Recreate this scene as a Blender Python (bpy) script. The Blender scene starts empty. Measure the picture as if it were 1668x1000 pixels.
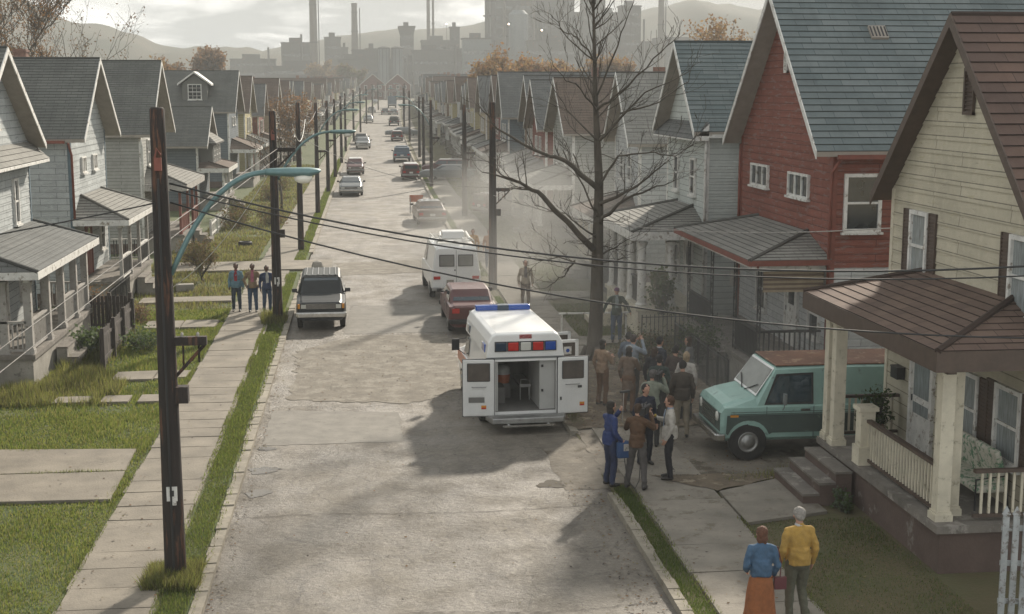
import bpy, bmesh, math, random
from mathutils import Vector as V, Matrix, noise
import numpy as np
R = math.radians; PI = math.pi
random.seed(7)
SC = bpy.context.scene
COL = SC.collection
# ---------------------------------------------------------------- camera, world, sun, exposure
cam_d = bpy.data.cameras.new('camera'); cam = bpy.data.objects.new('camera', cam_d); COL.objects.link(cam)
cam.location = (0, 0, 8.06); cam.rotation_euler = (R(90 - 9.088), 0, R(-6.416))
cam_d.sensor_width = 36; cam_d.lens = 2213 / 1668 * 36; cam_d.clip_end = 9000; cam_d.clip_start = .3
cam_d.dof.use_dof = False
SC.camera = cam
SUN_AZ, SUN_EL = 27, 29
w = bpy.data.worlds.new('World'); SC.world = w; w.use_nodes = True
nt = w.node_tree; nt.nodes.clear()
def N(nt, t, **k):
    n = nt.nodes.new(t)
    for a, b in k.items():
        if a in n.inputs.keys() if isinstance(a, str) else False: n.inputs[a].default_value = b
        else: setattr(n, a, b)
    return n
sky = N(nt, 'ShaderNodeTexSky'); sky.sky_type = 'NISHITA'; sky.sun_disc = False
sky.sun_elevation = R(SUN_EL); sky.sun_rotation = R(SUN_AZ); sky.dust_density = 3; sky.air_density = 1.2
tc = N(nt, 'ShaderNodeTexCoord')
mp = N(nt, 'ShaderNodeMapping'); mp.inputs['Scale'].default_value = (1.0, 1.0, 4.5)
nt.links.new(tc.outputs['Generated'], mp.inputs['Vector'])
nz = N(nt, 'ShaderNodeTexNoise'); nz.inputs['Scale'].default_value = 5.5; nz.inputs['Detail'].default_value = 9; nz.inputs['Roughness'].default_value = .58; nz.inputs['Distortion'].default_value = .5
nt.links.new(mp.outputs['Vector'], nz.inputs['Vector'])
cr = N(nt, 'ShaderNodeValToRGB'); cr.color_ramp.elements[0].position = .42; cr.color_ramp.elements[0].color = (4.6, 4.9, 5.1, 1)
cr.color_ramp.elements[1].position = .60; cr.color_ramp.elements[1].color = (14.0, 13.9, 13.5, 1)
nt.links.new(nz.outputs['Fac'], cr.inputs['Fac'])
mx = N(nt, 'ShaderNodeMix', data_type='RGBA'); mx.inputs['Factor'].default_value = .86
nt.links.new(sky.outputs['Color'], mx.inputs['A'])
sx = N(nt, 'ShaderNodeSeparateXYZ'); nt.links.new(tc.outputs['Generated'], sx.inputs['Vector'])
hr = N(nt, 'ShaderNodeMapRange'); hr.inputs['From Min'].default_value = .0; hr.inputs['From Max'].default_value = .22; hr.inputs['To Min'].default_value = 2.2; hr.inputs['To Max'].default_value = .95; nt.links.new(sx.outputs['Z'], hr.inputs['Value'])
vm = N(nt, 'ShaderNodeVectorMath', operation='SCALE'); nt.links.new(cr.outputs['Color'], vm.inputs[0]); nt.links.new(hr.outputs['Result'], vm.inputs['Scale'])
nt.links.new(vm.outputs['Vector'], mx.inputs['B'])
bg = N(nt, 'ShaderNodeBackground'); bg.inputs['Strength'].default_value = .062
nt.links.new(mx.outputs['Result'], bg.inputs['Color'])
wo = N(nt, 'ShaderNodeOutputWorld'); nt.links.new(bg.outputs['Background'], wo.inputs['Surface'])
sd_ = bpy.data.lights.new('sun', 'SUN'); sun = bpy.data.objects.new('sun', sd_); COL.objects.link(sun)
sd_.energy = 4.7; sd_.angle = R(2.8); sd_.color = (1, .91, .78)
sun.rotation_euler = V((-math.sin(R(SUN_AZ)), -math.cos(R(SUN_AZ)), -math.tan(R(SUN_EL)))).to_track_quat('-Z', 'Y').to_euler()
SC.view_settings.view_transform = 'Standard'; SC.view_settings.look = 'None'
SC.view_settings.exposure = .84; SC.view_settings.gamma = 1
cy = SC.cycles; cy.use_denoising = True; cy.max_bounces = 6; cy.diffuse_bounces = 3; cy.glossy_bounces = 3
cy.transmission_bounces = 4; cy.volume_bounces = 1; cy.transparent_max_bounces = 12; cy.caustics_reflective = False; cy.caustics_refractive = False
cy.sample_clamp_indirect = 5
SC.render.engine = 'CYCLES'

# ---------------------------------------------------------------- materials
MATS = {}
def mat(name, col=(.5, .5, .5), rough=.8, metal=0, var=.25, vs=3., bump=.0, bs=20., col2=None, detail=6, coord='Object', spots=0, spotcol=(.1, .1, .1), spotscale=1.5, stretch=(1, 1, 1), spec=None, coat=0):
    if name in MATS: return MATS[name]
    m = bpy.data.materials.new(name); m.use_nodes = True; MATS[name] = m
    t = m.node_tree; p = t.nodes['Principled BSDF']; L = t.links.new
    p.inputs['Roughness'].default_value = rough; p.inputs['Metallic'].default_value = metal
    if spec is not None: p.inputs['Specular IOR Level'].default_value = spec
    if coat: p.inputs['Coat Weight'].default_value = coat
    c2 = col2 or tuple(x * (1 - var) for x in col)
    tcn = t.nodes.new('ShaderNodeTexCoord'); mpn = t.nodes.new('ShaderNodeMapping'); mpn.inputs['Scale'].default_value = stretch
    L(tcn.outputs[coord], mpn.inputs['Vector'])
    n = t.nodes.new('ShaderNodeTexNoise'); n.inputs['Scale'].default_value = vs; n.inputs['Detail'].default_value = detail; n.inputs['Roughness'].default_value = .62
    L(mpn.outputs['Vector'], n.inputs['Vector'])
    r = t.nodes.new('ShaderNodeMapRange'); r.inputs['From Min'].default_value = .33; r.inputs['From Max'].default_value = .67
    L(n.outputs['Fac'], r.inputs['Value'])
    x = t.nodes.new('ShaderNodeMix'); x.data_type = 'RGBA'; x.inputs['A'].default_value = (*col, 1); x.inputs['B'].default_value = (*c2, 1)
    L(r.outputs['Result'], x.inputs['Factor'])
    out = x.outputs['Result']
    if spots:
        n2 = t.nodes.new('ShaderNodeTexNoise'); n2.inputs['Scale'].default_value = spotscale; n2.inputs['Detail'].default_value = 8; n2.inputs['Roughness'].default_value = .7
        L(mpn.outputs['Vector'], n2.inputs['Vector'])
        r2 = t.nodes.new('ShaderNodeMapRange'); r2.inputs['From Min'].default_value = .62 - spots * .25; r2.inputs['From Max'].default_value = .68 - spots * .2
        L(n2.outputs['Fac'], r2.inputs['Value'])
        x2 = t.nodes.new('ShaderNodeMix'); x2.data_type = 'RGBA'; x2.inputs['B'].default_value = (*spotcol, 1)
        L(out, x2.inputs['A']); L(r2.outputs['Result'], x2.inputs['Factor']); out = x2.outputs['Result']
    L(out, p.inputs['Base Color'])
    if bump:
        n3 = t.nodes.new('ShaderNodeTexNoise'); n3.inputs['Scale'].default_value = bs; n3.inputs['Detail'].default_value = 5
        L(mpn.outputs['Vector'], n3.inputs['Vector'])
        b = t.nodes.new('ShaderNodeBump'); b.inputs['Strength'].default_value = min(1, bump); b.inputs['Distance'].default_value = .02 * max(1, bump)
        L(n3.outputs['Fac'], b.inputs['Height']); L(b.outputs['Normal'], p.inputs['Normal'])
    return m
def boards(name, col, col2, bw, rh, joint_shade=.012, joint_shade_col=None, rough=.85, stain=.35, stainc=None, wear=0, wearc=(.3, .3, .3), squash=.5, streak=True):
    """UV-based courses (metres): siding boards or roof shingles, each board its own tone, weather streaks and worn patches"""
    if name in MATS: return MATS[name]
    m = bpy.data.materials.new(name); m.use_nodes = True; MATS[name] = m
    t = m.node_tree; p = t.nodes['Principled BSDF']; L = t.links.new; p.inputs['Roughness'].default_value = rough
    p.inputs['Specular IOR Level'].default_value = .3
    tcn = t.nodes.new('ShaderNodeTexCoord')
    b = t.nodes.new('ShaderNodeTexBrick'); b.offset = .37; b.inputs['Scale'].default_value = 1
    b.inputs['Color1'].default_value = (*col, 1); b.inputs['Color2'].default_value = (*col2, 1)
    b.inputs['Mortar'].default_value = (*(joint_shade_col or tuple(x * .35 for x in col)), 1)  # dark joint lines; between siding boards they paint in the shade of the gaps
    b.inputs['Mortar Size'].default_value = joint_shade * .5; b.inputs['Mortar Smooth'].default_value = .2; b.inputs['Brick Width'].default_value = bw; b.inputs['Row Height'].default_value = rh
    L(tcn.outputs['UV'], b.inputs['Vector'])
    out = b.outputs['Color']
    def overlay(sc, lo, hi, c, stretch, amt):
        nonlocal out
        mpn = t.nodes.new('ShaderNodeMapping'); mpn.inputs['Scale'].default_value = stretch
        L(tcn.outputs['UV'], mpn.inputs['Vector'])
        n = t.nodes.new('ShaderNodeTexNoise'); n.inputs['Scale'].default_value = sc; n.inputs['Detail'].default_value = 8; n.inputs['Roughness'].default_value = .66
        L(mpn.outputs['Vector'], n.inputs['Vector'])
        r = t.nodes.new('ShaderNodeMapRange'); r.inputs['From Min'].default_value = lo; r.inputs['From Max'].default_value = hi; r.inputs['To Max'].default_value = amt
        L(n.outputs['Fac'], r.inputs['Value'])
        x = t.nodes.new('ShaderNodeMix'); x.data_type = 'RGBA'; x.inputs['B'].default_value = (*c, 1)
        L(out, x.inputs['A']); L(r.outputs['Result'], x.inputs['Factor']); out = x.outputs['Result']
    sc_ = stainc or tuple(x * .45 for x in col)
    overlay(.55, .38, .72, sc_, (1, 1, 1), stain * 1.5)
    overlay(5, .5, .8, tuple(min(1, x * 1.5) for x in col), (1, 1, 1), .3)
    if streak: overlay(2.2, .5, .8, sc_, (1, .12, 1), stain)
    if wear:
        overlay(4.5, .62 - wear * .07, .65 - wear * .06, wearc, (.4, 2.4, 1), .75); overlay(11, .61, .66, wearc, (.4, 2.4, 1), .6); overlay(7, .60, .68, tuple(x * .3 for x in col), (.25, 3, 1), .5)
    L(out, p.inputs['Base Color'])
    bp = t.nodes.new('ShaderNodeBump'); bp.inputs['Strength'].default_value = .5; bp.inputs['Distance'].default_value = .01
    n = t.nodes.new('ShaderNodeTexNoise'); n.inputs['Scale'].default_value = 30; n.inputs['Detail'].default_value = 3
    L(tcn.outputs['UV'], n.inputs['Vector']); L(n.outputs['Fac'], bp.inputs['Height']); L(bp.outputs['Normal'], p.inputs['Normal'])
    return m
M = {}
def sid(n, c, rh=.2, bw=2.7, wear=0, wearc=(.3, .3, .29), v=.1, stain=.3):
    M[n] = boards('siding_' + n, c, tuple(x * (1 - v) for x in c), bw, rh, .022, wear=wear, wearc=wearc, stain=stain)  # wide joint lines: shadow gaps under the laps, painted into the colour
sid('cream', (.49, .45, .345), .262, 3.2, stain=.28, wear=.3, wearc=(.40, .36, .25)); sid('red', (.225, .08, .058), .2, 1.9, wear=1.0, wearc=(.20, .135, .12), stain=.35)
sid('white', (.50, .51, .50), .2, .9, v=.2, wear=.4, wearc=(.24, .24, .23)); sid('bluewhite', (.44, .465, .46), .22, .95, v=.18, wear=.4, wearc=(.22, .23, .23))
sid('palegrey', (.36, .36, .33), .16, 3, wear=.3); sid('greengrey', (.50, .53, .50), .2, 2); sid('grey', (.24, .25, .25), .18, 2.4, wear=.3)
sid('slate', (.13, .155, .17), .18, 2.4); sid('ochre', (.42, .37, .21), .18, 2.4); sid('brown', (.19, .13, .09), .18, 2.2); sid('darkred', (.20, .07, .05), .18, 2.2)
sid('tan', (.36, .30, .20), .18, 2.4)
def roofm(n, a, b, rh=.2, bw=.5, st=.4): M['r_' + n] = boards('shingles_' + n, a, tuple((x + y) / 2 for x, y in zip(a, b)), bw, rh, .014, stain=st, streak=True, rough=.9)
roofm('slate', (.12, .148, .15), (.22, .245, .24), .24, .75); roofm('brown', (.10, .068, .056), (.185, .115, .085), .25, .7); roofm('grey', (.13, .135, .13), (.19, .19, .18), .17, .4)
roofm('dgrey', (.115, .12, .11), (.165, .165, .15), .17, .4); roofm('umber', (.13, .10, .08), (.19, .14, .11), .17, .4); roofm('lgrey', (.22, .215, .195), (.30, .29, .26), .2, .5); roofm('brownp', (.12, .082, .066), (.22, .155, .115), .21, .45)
M['trim'] = mat('white_trim', (.68, .67, .63), .7, var=.25, vs=4, spots=.25, spotcol=(.25, .22, .18), spotscale=5)
M['btrim'] = mat('brown_trim', (.085, .058, .043), .6, var=.3, vs=5)
M['ctrim'] = mat('cream_trim', (.60, .55, .43), .65, var=.22, vs=3, spots=.15, spotcol=(.3, .27, .2), spotscale=6)
M['gtrim'] = mat('grey_trim', (.38, .36, .33), .75, var=.3, vs=4, spots=.2, spotcol=(.14, .12, .1), spotscale=5)
M['rtrim'] = mat('red_trim', (.20, .06, .04), .7, var=.3, vs=4)
M['bltrim'] = mat('blue_grey_trim', (.10, .15, .18), .7, var=.3, vs=4)
M['soffit'] = mat('soffit', (.30, .27, .23), .8, var=.2)
M['dark'] = mat('dark_inside', (.02, .02, .02), .9, var=.2)
M['pane'] = mat('window_pane', (.025, .032, .038), .08, var=.5, vs=1.5, spec=.8)
M['curtain'] = mat('curtained_pane', (.30, .33, .33), .18, var=.45, vs=3, stretch=(8, 8, 1), spec=.6)
M['concrete'] = mat('concrete', (.32, .30, .26), .9, var=.35, vs=1.6, bump=.4, bs=25, spots=.12, spotcol=(.13, .12, .10), spotscale=2.5)
M['dconcrete'] = mat('porch_concrete', (.20, .18, .155), .9, var=.45, vs=1.8, bump=.4, bs=20, spots=.3, spotcol=(.27, .25, .22), spotscale=2.2)
M['foundation'] = mat('foundation', (.115, .08, .066), .9, var=.3, vs=1.2, bump=.3, bs=18, spots=.15, spotcol=(.18, .16, .14), spotscale=1.4)
M['wood'] = mat('weathered_wood', (.15, .125, .10), .9, var=.45, vs=5, stretch=(1, 1, .2), bump=.3)
M['pole'] = mat('creosoted_pole', (.028, .021, .018), .85, var=.55, vs=7, stretch=(1, 1, .12), bump=1, bs=14, spots=.3, spotcol=(.10, .045, .025), spotscale=6)
M['iron'] = mat('black_iron', (.02, .02, .02), .55, var=.3)
M['teal'] = mat('teal_arm_metal', (.15, .25, .25), .5, metal=.3, var=.35, vs=3)
M['glasslamp'] = mat('lamp_glass', (.7, .68, .6), .15, var=.1)
M['brick'] = mat('chimney_brick', (.22, .12, .09), .9, var=.4, vs=8)
M['rubber'] = mat('rubber', (.018, .018, .018), .75, var=.4, vs=8)
M['chrome'] = mat('chrome', (.62, .62, .60), .22, metal=1, var=.3, vs=6)
M['alu'] = mat('dull_metal', (.36, .36, .35), .42, metal=.8, var=.3, vs=6)
M['blackp'] = mat('black_plastic', (.02, .02, .022), .5, var=.2)
M['glass'] = mat('car_glass', (.02, .045, .06), .06, var=.4, vs=1.2, spec=.9)
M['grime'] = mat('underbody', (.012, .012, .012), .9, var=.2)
M['bark'] = mat('bark', (.085, .072, .055), .95, var=.5, vs=6, stretch=(1, 1, .25), bump=1, bs=20)
M['skin'] = mat('skin', (.42, .24, .17), .55, var=.1); M['skind'] = mat('dark_skin', (.12, .065, .045), .55, var=.1)
# ---------------------------------------------------------------- mesh builder
class MB:
    def __init__(s): s.v = []; s.f = []; s.m = []; s.uv = []
    def vs(s, pts): i = len(s.v); s.v += [tuple(p) for p in pts]; return i
    def face(s, pts, m=0, uv=None):
        i = s.vs(pts); s.f.append(tuple(range(i, i + len(pts)))); s.m.append(m); s.uv.append(uv)
    def idx(s, f, m=0): s.f.append(tuple(f)); s.m.append(m); s.uv.append(None)
    def hexa(s, p, m=0):   # 8 points: bottom 4, top 4 in the same order
        i = s.vs(p)
        for q in ((3, 2, 1, 0), (4, 5, 6, 7), (0, 1, 5, 4), (1, 2, 6, 5), (2, 3, 7, 6), (3, 0, 4, 7)): s.idx([i + k for k in q], m)
    def box(s, x0, x1, y0, y1, z0, z1, m=0):
        x0, x1 = min(x0, x1), max(x0, x1); y0, y1 = min(y0, y1), max(y0, y1); z0, z1 = min(z0, z1), max(z0, z1)
        s.hexa([(x0, y0, z0), (x1, y0, z0), (x1, y1, z0), (x0, y1, z0), (x0, y0, z1), (x1, y0, z1), (x1, y1, z1), (x0, y1, z1)], m)
    def obox(s, c, A, B, C, a, b, d, m=0):   # oriented box, half sizes a b d on axes A B C
        c = V(c); A = V(A) * a; B = V(B) * b; C = V(C) * d
        if A.cross(B).dot(C) < 0: A = -A
        s.hexa([c - A - B - C, c + A - B - C, c + A + B - C, c - A + B - C, c - A - B + C, c + A - B + C, c + A + B + C, c - A + B + C], m)
    def slab(s, pts, off, m=0):   # planar polygon extruded by off
        n = len(pts); off = V(off); i = s.vs([V(p) for p in pts] + [V(p) + off for p in pts])
        s.idx(range(i, i + n), m); s.idx(reversed(range(i + n, i + 2 * n)), m)
        for k in range(n): j = (k + 1) % n; s.idx([i + j, i + k, i + n + k, i + n + j], m)
    def tube(s, pts, rad, n=8, m=0, caps=True):
        pts = [V(p) for p in pts]; 
        if not hasattr(rad, '__len__'): rad = [rad] * len(pts)
        rings = []; ref = None
        for k, p in enumerate(pts):
            t = (pts[min(k + 1, len(pts) - 1)] - pts[max(k - 1, 0)])
            if t.length < 1e-6: t = V((0, 0, 1))
            t.normalize()
            if ref is None: ref = t.orthogonal().normalized()
            ref = (ref - t * ref.dot(t)); ref = ref.normalized() if ref.length > 1e-5 else t.orthogonal().normalized()
            b = t.cross(ref); rings.append(s.vs([p + (ref * math.cos(2 * PI * q / n) + b * math.sin(2 * PI * q / n)) * rad[k] for q in range(n)]))
        for a, b in zip(rings, rings[1:]):
            for q in range(n): r = (q + 1) % n; s.idx([a + q, a + r, b + r, b + q], m)
        if caps: s.idx([rings[0] + q for q in reversed(range(n))], m); s.idx([rings[-1] + q for q in range(n)], m)
    def lathe(s, c, ax, prof, n=20, m=0):   # prof [(radius, along)]
        c = V(c); ax = V(ax).normalized(); a = ax.orthogonal().normalized(); b = ax.cross(a); rs = []
        for r, h in prof: rs.append(s.vs([c + ax * h + (a * math.cos(2 * PI * q / n) + b * math.sin(2 * PI * q / n)) * max(r, .0005) for q in range(n)]))
        for i, j in zip(rs, rs[1:]):
            for q in range(n): r = (q + 1) % n; s.idx([i + q, i + r, j + r, j + q], m)
        s.idx([rs[0] + q for q in reversed(range(n))], m); s.idx([rs[-1] + q for q in range(n)], m)
    def ell(s, c, r, m=0, n=14, k=9):
        c = V(c); i0 = s.vs([c + V((0, 0, -r[2]))]); rs = []
        for j in range(1, k):
            a = -PI / 2 + PI * j / k
            rs.append(s.vs([c + V((r[0] * math.cos(a) * math.cos(2 * PI * q / n), r[1] * math.cos(a) * math.sin(2 * PI * q / n), r[2] * math.sin(a))) for q in range(n)]))
        i1 = s.vs([c + V((0, 0, r[2]))])
        for q in range(n):
            t = (q + 1) % n; s.idx([i0, rs[0] + t, rs[0] + q], m); s.idx([i1, rs[-1] + q, rs[-1] + t], m)
            for a, b in zip(rs, rs[1:]): s.idx([a + q, a + t, b + t, b + q], m)
    def cap(s, p0, r0, p1, r1, m=0, n=10):   # tapered capsule
        p0 = V(p0); p1 = V(p1); d = p1 - p0
        if d.length < 1e-4: return s.ell(p0, (r0, r0, r0), m)
        d.normalize(); P = []; Rr = []
        for a in (-85, -55, -25, 0): P.append(p0 + d * r0 * math.sin(R(a))); Rr.append(r0 * math.cos(R(a)))
        for a in (0, 25, 55, 85): P.append(p1 + d * r1 * math.sin(R(a))); Rr.append(r1 * math.cos(R(a)))
        s.tube(P, Rr, n, m)
    def lap(s, BL, BR, TR, TL, pitch, lip, m=0, u0=0., v0=0.):
        """courses of lapped boards or shingles over a quad (or triangle) seen from outside"""
        BL, BR, TR, TL = map(V, (BL, BR, TR, TL)); up = ((TL + TR) - (BL + BR)) / 2; rt = BR - BL
        nn = rt.cross(up).normalized(); ru = rt.normalized(); upn = nn.cross(ru); H = up.dot(upn)
        k = max(1, round(H / pitch)); o = BL
        def uv(p): d = p - o; return (d.dot(ru) + u0, d.dot(upn) / H * k * pitch + v0)
        for i in range(k):
            a, b = i / k, (i + 1) / k
            l0, r0, l1, r1 = BL.lerp(TL, a), BR.lerp(TR, a), BL.lerp(TL, b), BR.lerp(TR, b)
            e = .0006
            q = [l0 + nn * lip, r0 + nn * lip, r1 + nn * .002, l1 + nn * .002]
            s.face(q, m, [(uv(l0)[0], uv(l0)[1] + e), (uv(r0)[0], uv(r0)[1] + e), (uv(r1)[0], uv(r1)[1] - e), (uv(l1)[0], uv(l1)[1] - e)])
            s.face([l0, r0, r0 + nn * lip, l0 + nn * lip], m, [(uv(l0)[0], uv(l0)[1] + e)] * 4)  # lip lies on the row edge, so it takes the painted gap-shade colour
    def build(s, name, mats, parent=None, loc=None, rz=0, smooth=False, bevel=0, label=None):
        me = bpy.data.meshes.new(name); me.from_pydata(s.v, [], s.f)
        if not isinstance(mats, (list, tuple)): mats = [mats]
        for q in mats: me.materials.append(M[q] if isinstance(q, str) else q)
        me.polygons.foreach_set('material_index', s.m)
        if any(u is not None for u in s.uv):
            ul = me.uv_layers.new(name='UVMap'); fl = []
            for f, u in zip(s.f, s.uv):
                fl += [c for p in (u or [(0, 0)] * len(f)) for c in p]
            ul.data.foreach_set('uv', fl)
        if smooth: me.polygons.foreach_set('use_smooth', [True] * len(s.f))
        o = bpy.data.objects.new(name, me); COL.objects.link(o)
        if parent: o.parent = parent
        if loc is not None: o.location = loc
        if rz: o.rotation_euler = (0, 0, rz)
        if bevel:
            b = o.modifiers.new('b', 'BEVEL'); b.width = bevel; b.segments = 2; b.limit_method = 'ANGLE'; b.angle_limit = R(28)
            if smooth: me.shade_smooth() if hasattr(me, 'shade_smooth') else None
        if label: o['label'] = label
        return o
def tag(o, label, cat, group=None, kind=None):
    o['label'] = label
    if cat: o['category'] = cat
    if group: o['group'] = group
    if kind: o['kind'] = kind
    return o
def struct(o, kind='structure', label=None):
    o['kind'] = kind
    if label: o['label'] = label
    return o
def empty(name, loc, rz, label, cat, group=None):
    o = bpy.data.objects.new(name, None); COL.objects.link(o); o.location = loc; o.rotation_euler = (0, 0, rz); o.empty_display_size = .2
    return tag(o, label, cat, group)
def dup(root, loc, rz, label, group=None, recolour=None):
    def cp(o, par):
        c = o.copy(); COL.objects.link(c); c.parent = par
        for k in [x for x in KIDS.get(o.name, [])]: cp(k, c)
        if recolour and c.type == 'MESH' and c.data:
            for i, sl in enumerate(c.material_slots):
                nm = sl.material.name if sl.material else ''
                if nm in recolour: sl.link = 'OBJECT'; sl.material = recolour[nm]
        return c
    if root.name not in KIDS: index(root)
    c = cp(root, None); c.location = loc; c.rotation_euler = (0, 0, rz); c['label'] = label
    if group: c['group'] = group
    return c
KIDS = {}
def index(o):
    KIDS[o.name] = [x for x in COL.objects if x.parent == o]
    for k in KIDS[o.name]: index(k)
def smoothstep(a, b, x): t = min(1, max(0, (x - a) / (b - a))); return t * t * (3 - 2 * t)
def xc(y): return 1.13 + 4.8e-5 * y * y
def gz(y): 
    if y < 95: return 0.
    if y < 125: return .0125 * (y - 95) ** 2 / 60
    return .0125 * (min(y, 460) - 110)
GD = .11   # ground and pavement height above the road
# ---------------------------------------------------------------- ground, road, pavements
def rows(y0, y1):
    r = [y0]
    while r[-1] < y1: r.append(min(y1, r[-1] + (1.0 if r[-1] < 60 else 4. if r[-1] < 200 else 12)))
    return r
def strip(name, s0, s1, y0, y1, dz, m, n=1, kind='structure', jag=0, seed=0, curve=True):
    b = MB(); rs = rows(y0, y1); rnd = random.Random(seed); g = []
    for y in rs:
        ya = min(y, 520); c = xc(ya) if curve else 0
        g.append(b.vs([(c + s0 + (s1 - s0) * k / n + (rnd.uniform(-jag, jag) if k in (0, n) else 0), y, gz(y) + dz) for k in range(n + 1)]))
    for a, c in zip(g, g[1:]):
        for k in range(n): b.idx([a + k, a + k + 1, c + k + 1, c + k])
    return struct(b.build(name, m), kind)
HW = 3.66
def asphalt():
    m = bpy.data.materials.new('asphalt'); m.use_nodes = True; t = m.node_tree; p = t.nodes['Principled BSDF']; L = t.links.new
    tcn = t.nodes.new('ShaderNodeTexCoord')
    def noi(sc, st=(1, 1, 1), det=8, ro=.65, dist=0):
        mp = t.nodes.new('ShaderNodeMapping'); mp.inputs['Scale'].default_value = st; L(tcn.outputs['Object'], mp.inputs['Vector'])
        n = t.nodes.new('ShaderNodeTexNoise'); n.inputs['Scale'].default_value = sc; n.inputs['Detail'].default_value = det; n.inputs['Roughness'].default_value = ro; n.inputs['Distortion'].default_value = dist
        L(mp.outputs['Vector'], n.inputs['Vector']); return n.outputs['Fac']
    def rng(v, a, b, lo=0., hi=1.):
        r = t.nodes.new('ShaderNodeMapRange'); r.inputs['From Min'].default_value = a; r.inputs['From Max'].default_value = b; r.inputs['To Min'].default_value = lo; r.inputs['To Max'].default_value = hi; L(v, r.inputs['Value']); return r.outputs['Result']
    def mixc(f, a, b):
        x = t.nodes.new('ShaderNodeMix'); x.data_type = 'RGBA'; L(f, x.inputs['Factor'])
        for s_, c in (('A', a), ('B', b)):
            if isinstance(c, tuple): x.inputs[s_].default_value = (*c, 1)
            else: L(c, x.inputs[s_])
        return x.outputs['Result']
    c = mixc(rng(noi(.35, (1, .5, 1)), .38, .62), (.118, .103, .082), (.205, .182, .148))
    c = mixc(rng(noi(1.3, (1, .35, 1), dist=.8), .52, .66, 0, .7), c, (.105, .092, .078))
    c = mixc(rng(noi(9), .48, .62, 0, .5), c, (.26, .232, .19))
    c = mixc(rng(noi(1.1, (1, .06, 1), 5, .5), .50, .64, 0, .4), c, (.095, .083, .068))
    c = mixc(rng(noi(26, det=4), .55, .64, 0, .5), c, (.08, .07, .056))
    c = mixc(rng(noi(2.1, (1, 1, 1), 10, .75, 1.5), .60, .67, 0, .8), c, (.10, .083, .062))     # dried mud patches
    v = t.nodes.new('ShaderNodeTexVoronoi'); v.feature = 'DISTANCE_TO_EDGE'; v.inputs['Scale'].default_value = .55
    mp = t.nodes.new('ShaderNodeMapping'); L(tcn.outputs['Object'], mp.inputs['Vector'])
    nn = t.nodes.new('ShaderNodeTexNoise'); nn.inputs['Scale'].default_value = 1.2; nn.inputs['Detail'].default_value = 6; L(mp.outputs['Vector'], nn.inputs['Vector'])
    ad = t.nodes.new('ShaderNodeVectorMath'); ad.operation = 'ADD'; L(mp.outputs['Vector'], ad.inputs[0]); L(nn.outputs['Color'], ad.inputs[1]); L(ad.outputs['Vector'], v.inputs['Vector'])
    c = mixc(rng(noi(.9, (1, 1, 1), 6, .6, 2), .56, .62, 0, .35), c, (.09, .078, .062))
    c = mixc(rng(v.outputs['Distance'], .003, .009, .45, 0), c, (.05, .045, .04))
    L(c, p.inputs['Base Color'])
    L(rng(noi(.8), .4, .65, .5, .85), p.inputs['Roughness'])
    b = t.nodes.new('ShaderNodeBump'); b.inputs['Strength'].default_value = 1; b.inputs['Distance'].default_value = .06
    L(noi(7, det=10, ro=.75), b.inputs['Height']); L(b.outputs['Normal'], p.inputs['Normal'])
    return m
M['asphalt'] = asphalt()
M['patch'] = mat('road_patch', (.205, .19, .163), .85, var=.3, vs=2.5, bump=.35, bs=30, spots=.1, spotcol=(.12, .11, .09), spotscale=3)
M['dirt'] = mat('leafy_dirt', (.16, .125, .085), .95, var=.5, vs=2.2, bump=1, bs=12, spots=.35, spotcol=(.25, .21, .15), spotscale=2.4)
M['mud'] = mat('rough_ground', (.20, .175, .14), .95, var=.5, vs=1.5, bump=1, bs=9, spots=.3, spotcol=(.08, .065, .045), spotscale=1.2)
M['lawn'] = mat('lawn_soil', (.045, .07, .018), .95, col2=(.085, .09, .03), vs=1.3, bump=1, bs=14)
M['lawnr'] = mat('lawn_soil_worn', (.075, .075, .03), .95, col2=(.10, .08, .04), vs=1.3, bump=1, bs=14)
M['field'] = mat('far_ground', (.10, .09, .05), .95, col2=(.15, .125, .085), vs=.15, bump=.5, bs=2)
M['walk'] = mat('pavement_slab', (.235, .207, .165), .9, var=.38, vs=1.1, bump=.5, bs=22, spots=.16, spotcol=(.16, .14, .11), spotscale=3.2)
M['walkd'] = mat('pavement_slab_worn', (.25, .225, .185), .9, var=.42, vs=.9, bump=.5, bs=22, spots=.3, spotcol=(.14, .12, .09), spotscale=2.6)
strip('ground', -900, 900, -9, 1200, -.35, 'field', 4)
strip('road', -HW - .1, HW + .3, 2, 482, 0, 'asphalt', 4)
strip('ground', -420, -HW - .12, 2, 482, GD - .03, 'lawn', 6)
strip('ground', HW + .12, 420, 2, 482, GD - .03, 'lawnr', 6)
strip('road', -60, 60, 482, 492, .02, 'asphalt', 2, curve=False)
def slabs(name, s0, s1, y0, y1, m, step, dz=GD, skip=()):
    b = MB(); y = y0; rnd = random.Random(hash(name) % 99 if 0 else len(name))
    while y < y1:
        st = step * rnd.uniform(.93, 1.07) if y < 70 else step * 4
        g = .03 if y < 70 else .06
        c0, c1 = xc(y), xc(y + st); t1, t2, t3, t4 = [rnd.uniform(-.008, .012) for _ in range(4)]
        za, zb = gz(y) + dz, gz(y + st) + dz; e1, e2 = rnd.uniform(-.03, .03), rnd.uniform(-.03, .03)
        if not any(a < y + st / 2 < c for a, c in skip):
            b.hexa([(c0 + s0 + e1, y, za - .1), (c0 + s1 + e2, y, za - .1), (c1 + s1 + e2, y + st - g, zb - .1), (c1 + s0 + e1, y + st - g, zb - .1),
                (c0 + s0 + e1, y, za + t1), (c0 + s1 + e2, y, za + t2), (c1 + s1 + e2, y + st - g, zb + t3), (c1 + s0 + e1, y + st - g, zb + t4)])
        y += st
    return struct(b.build(name, m, bevel=0))
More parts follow.
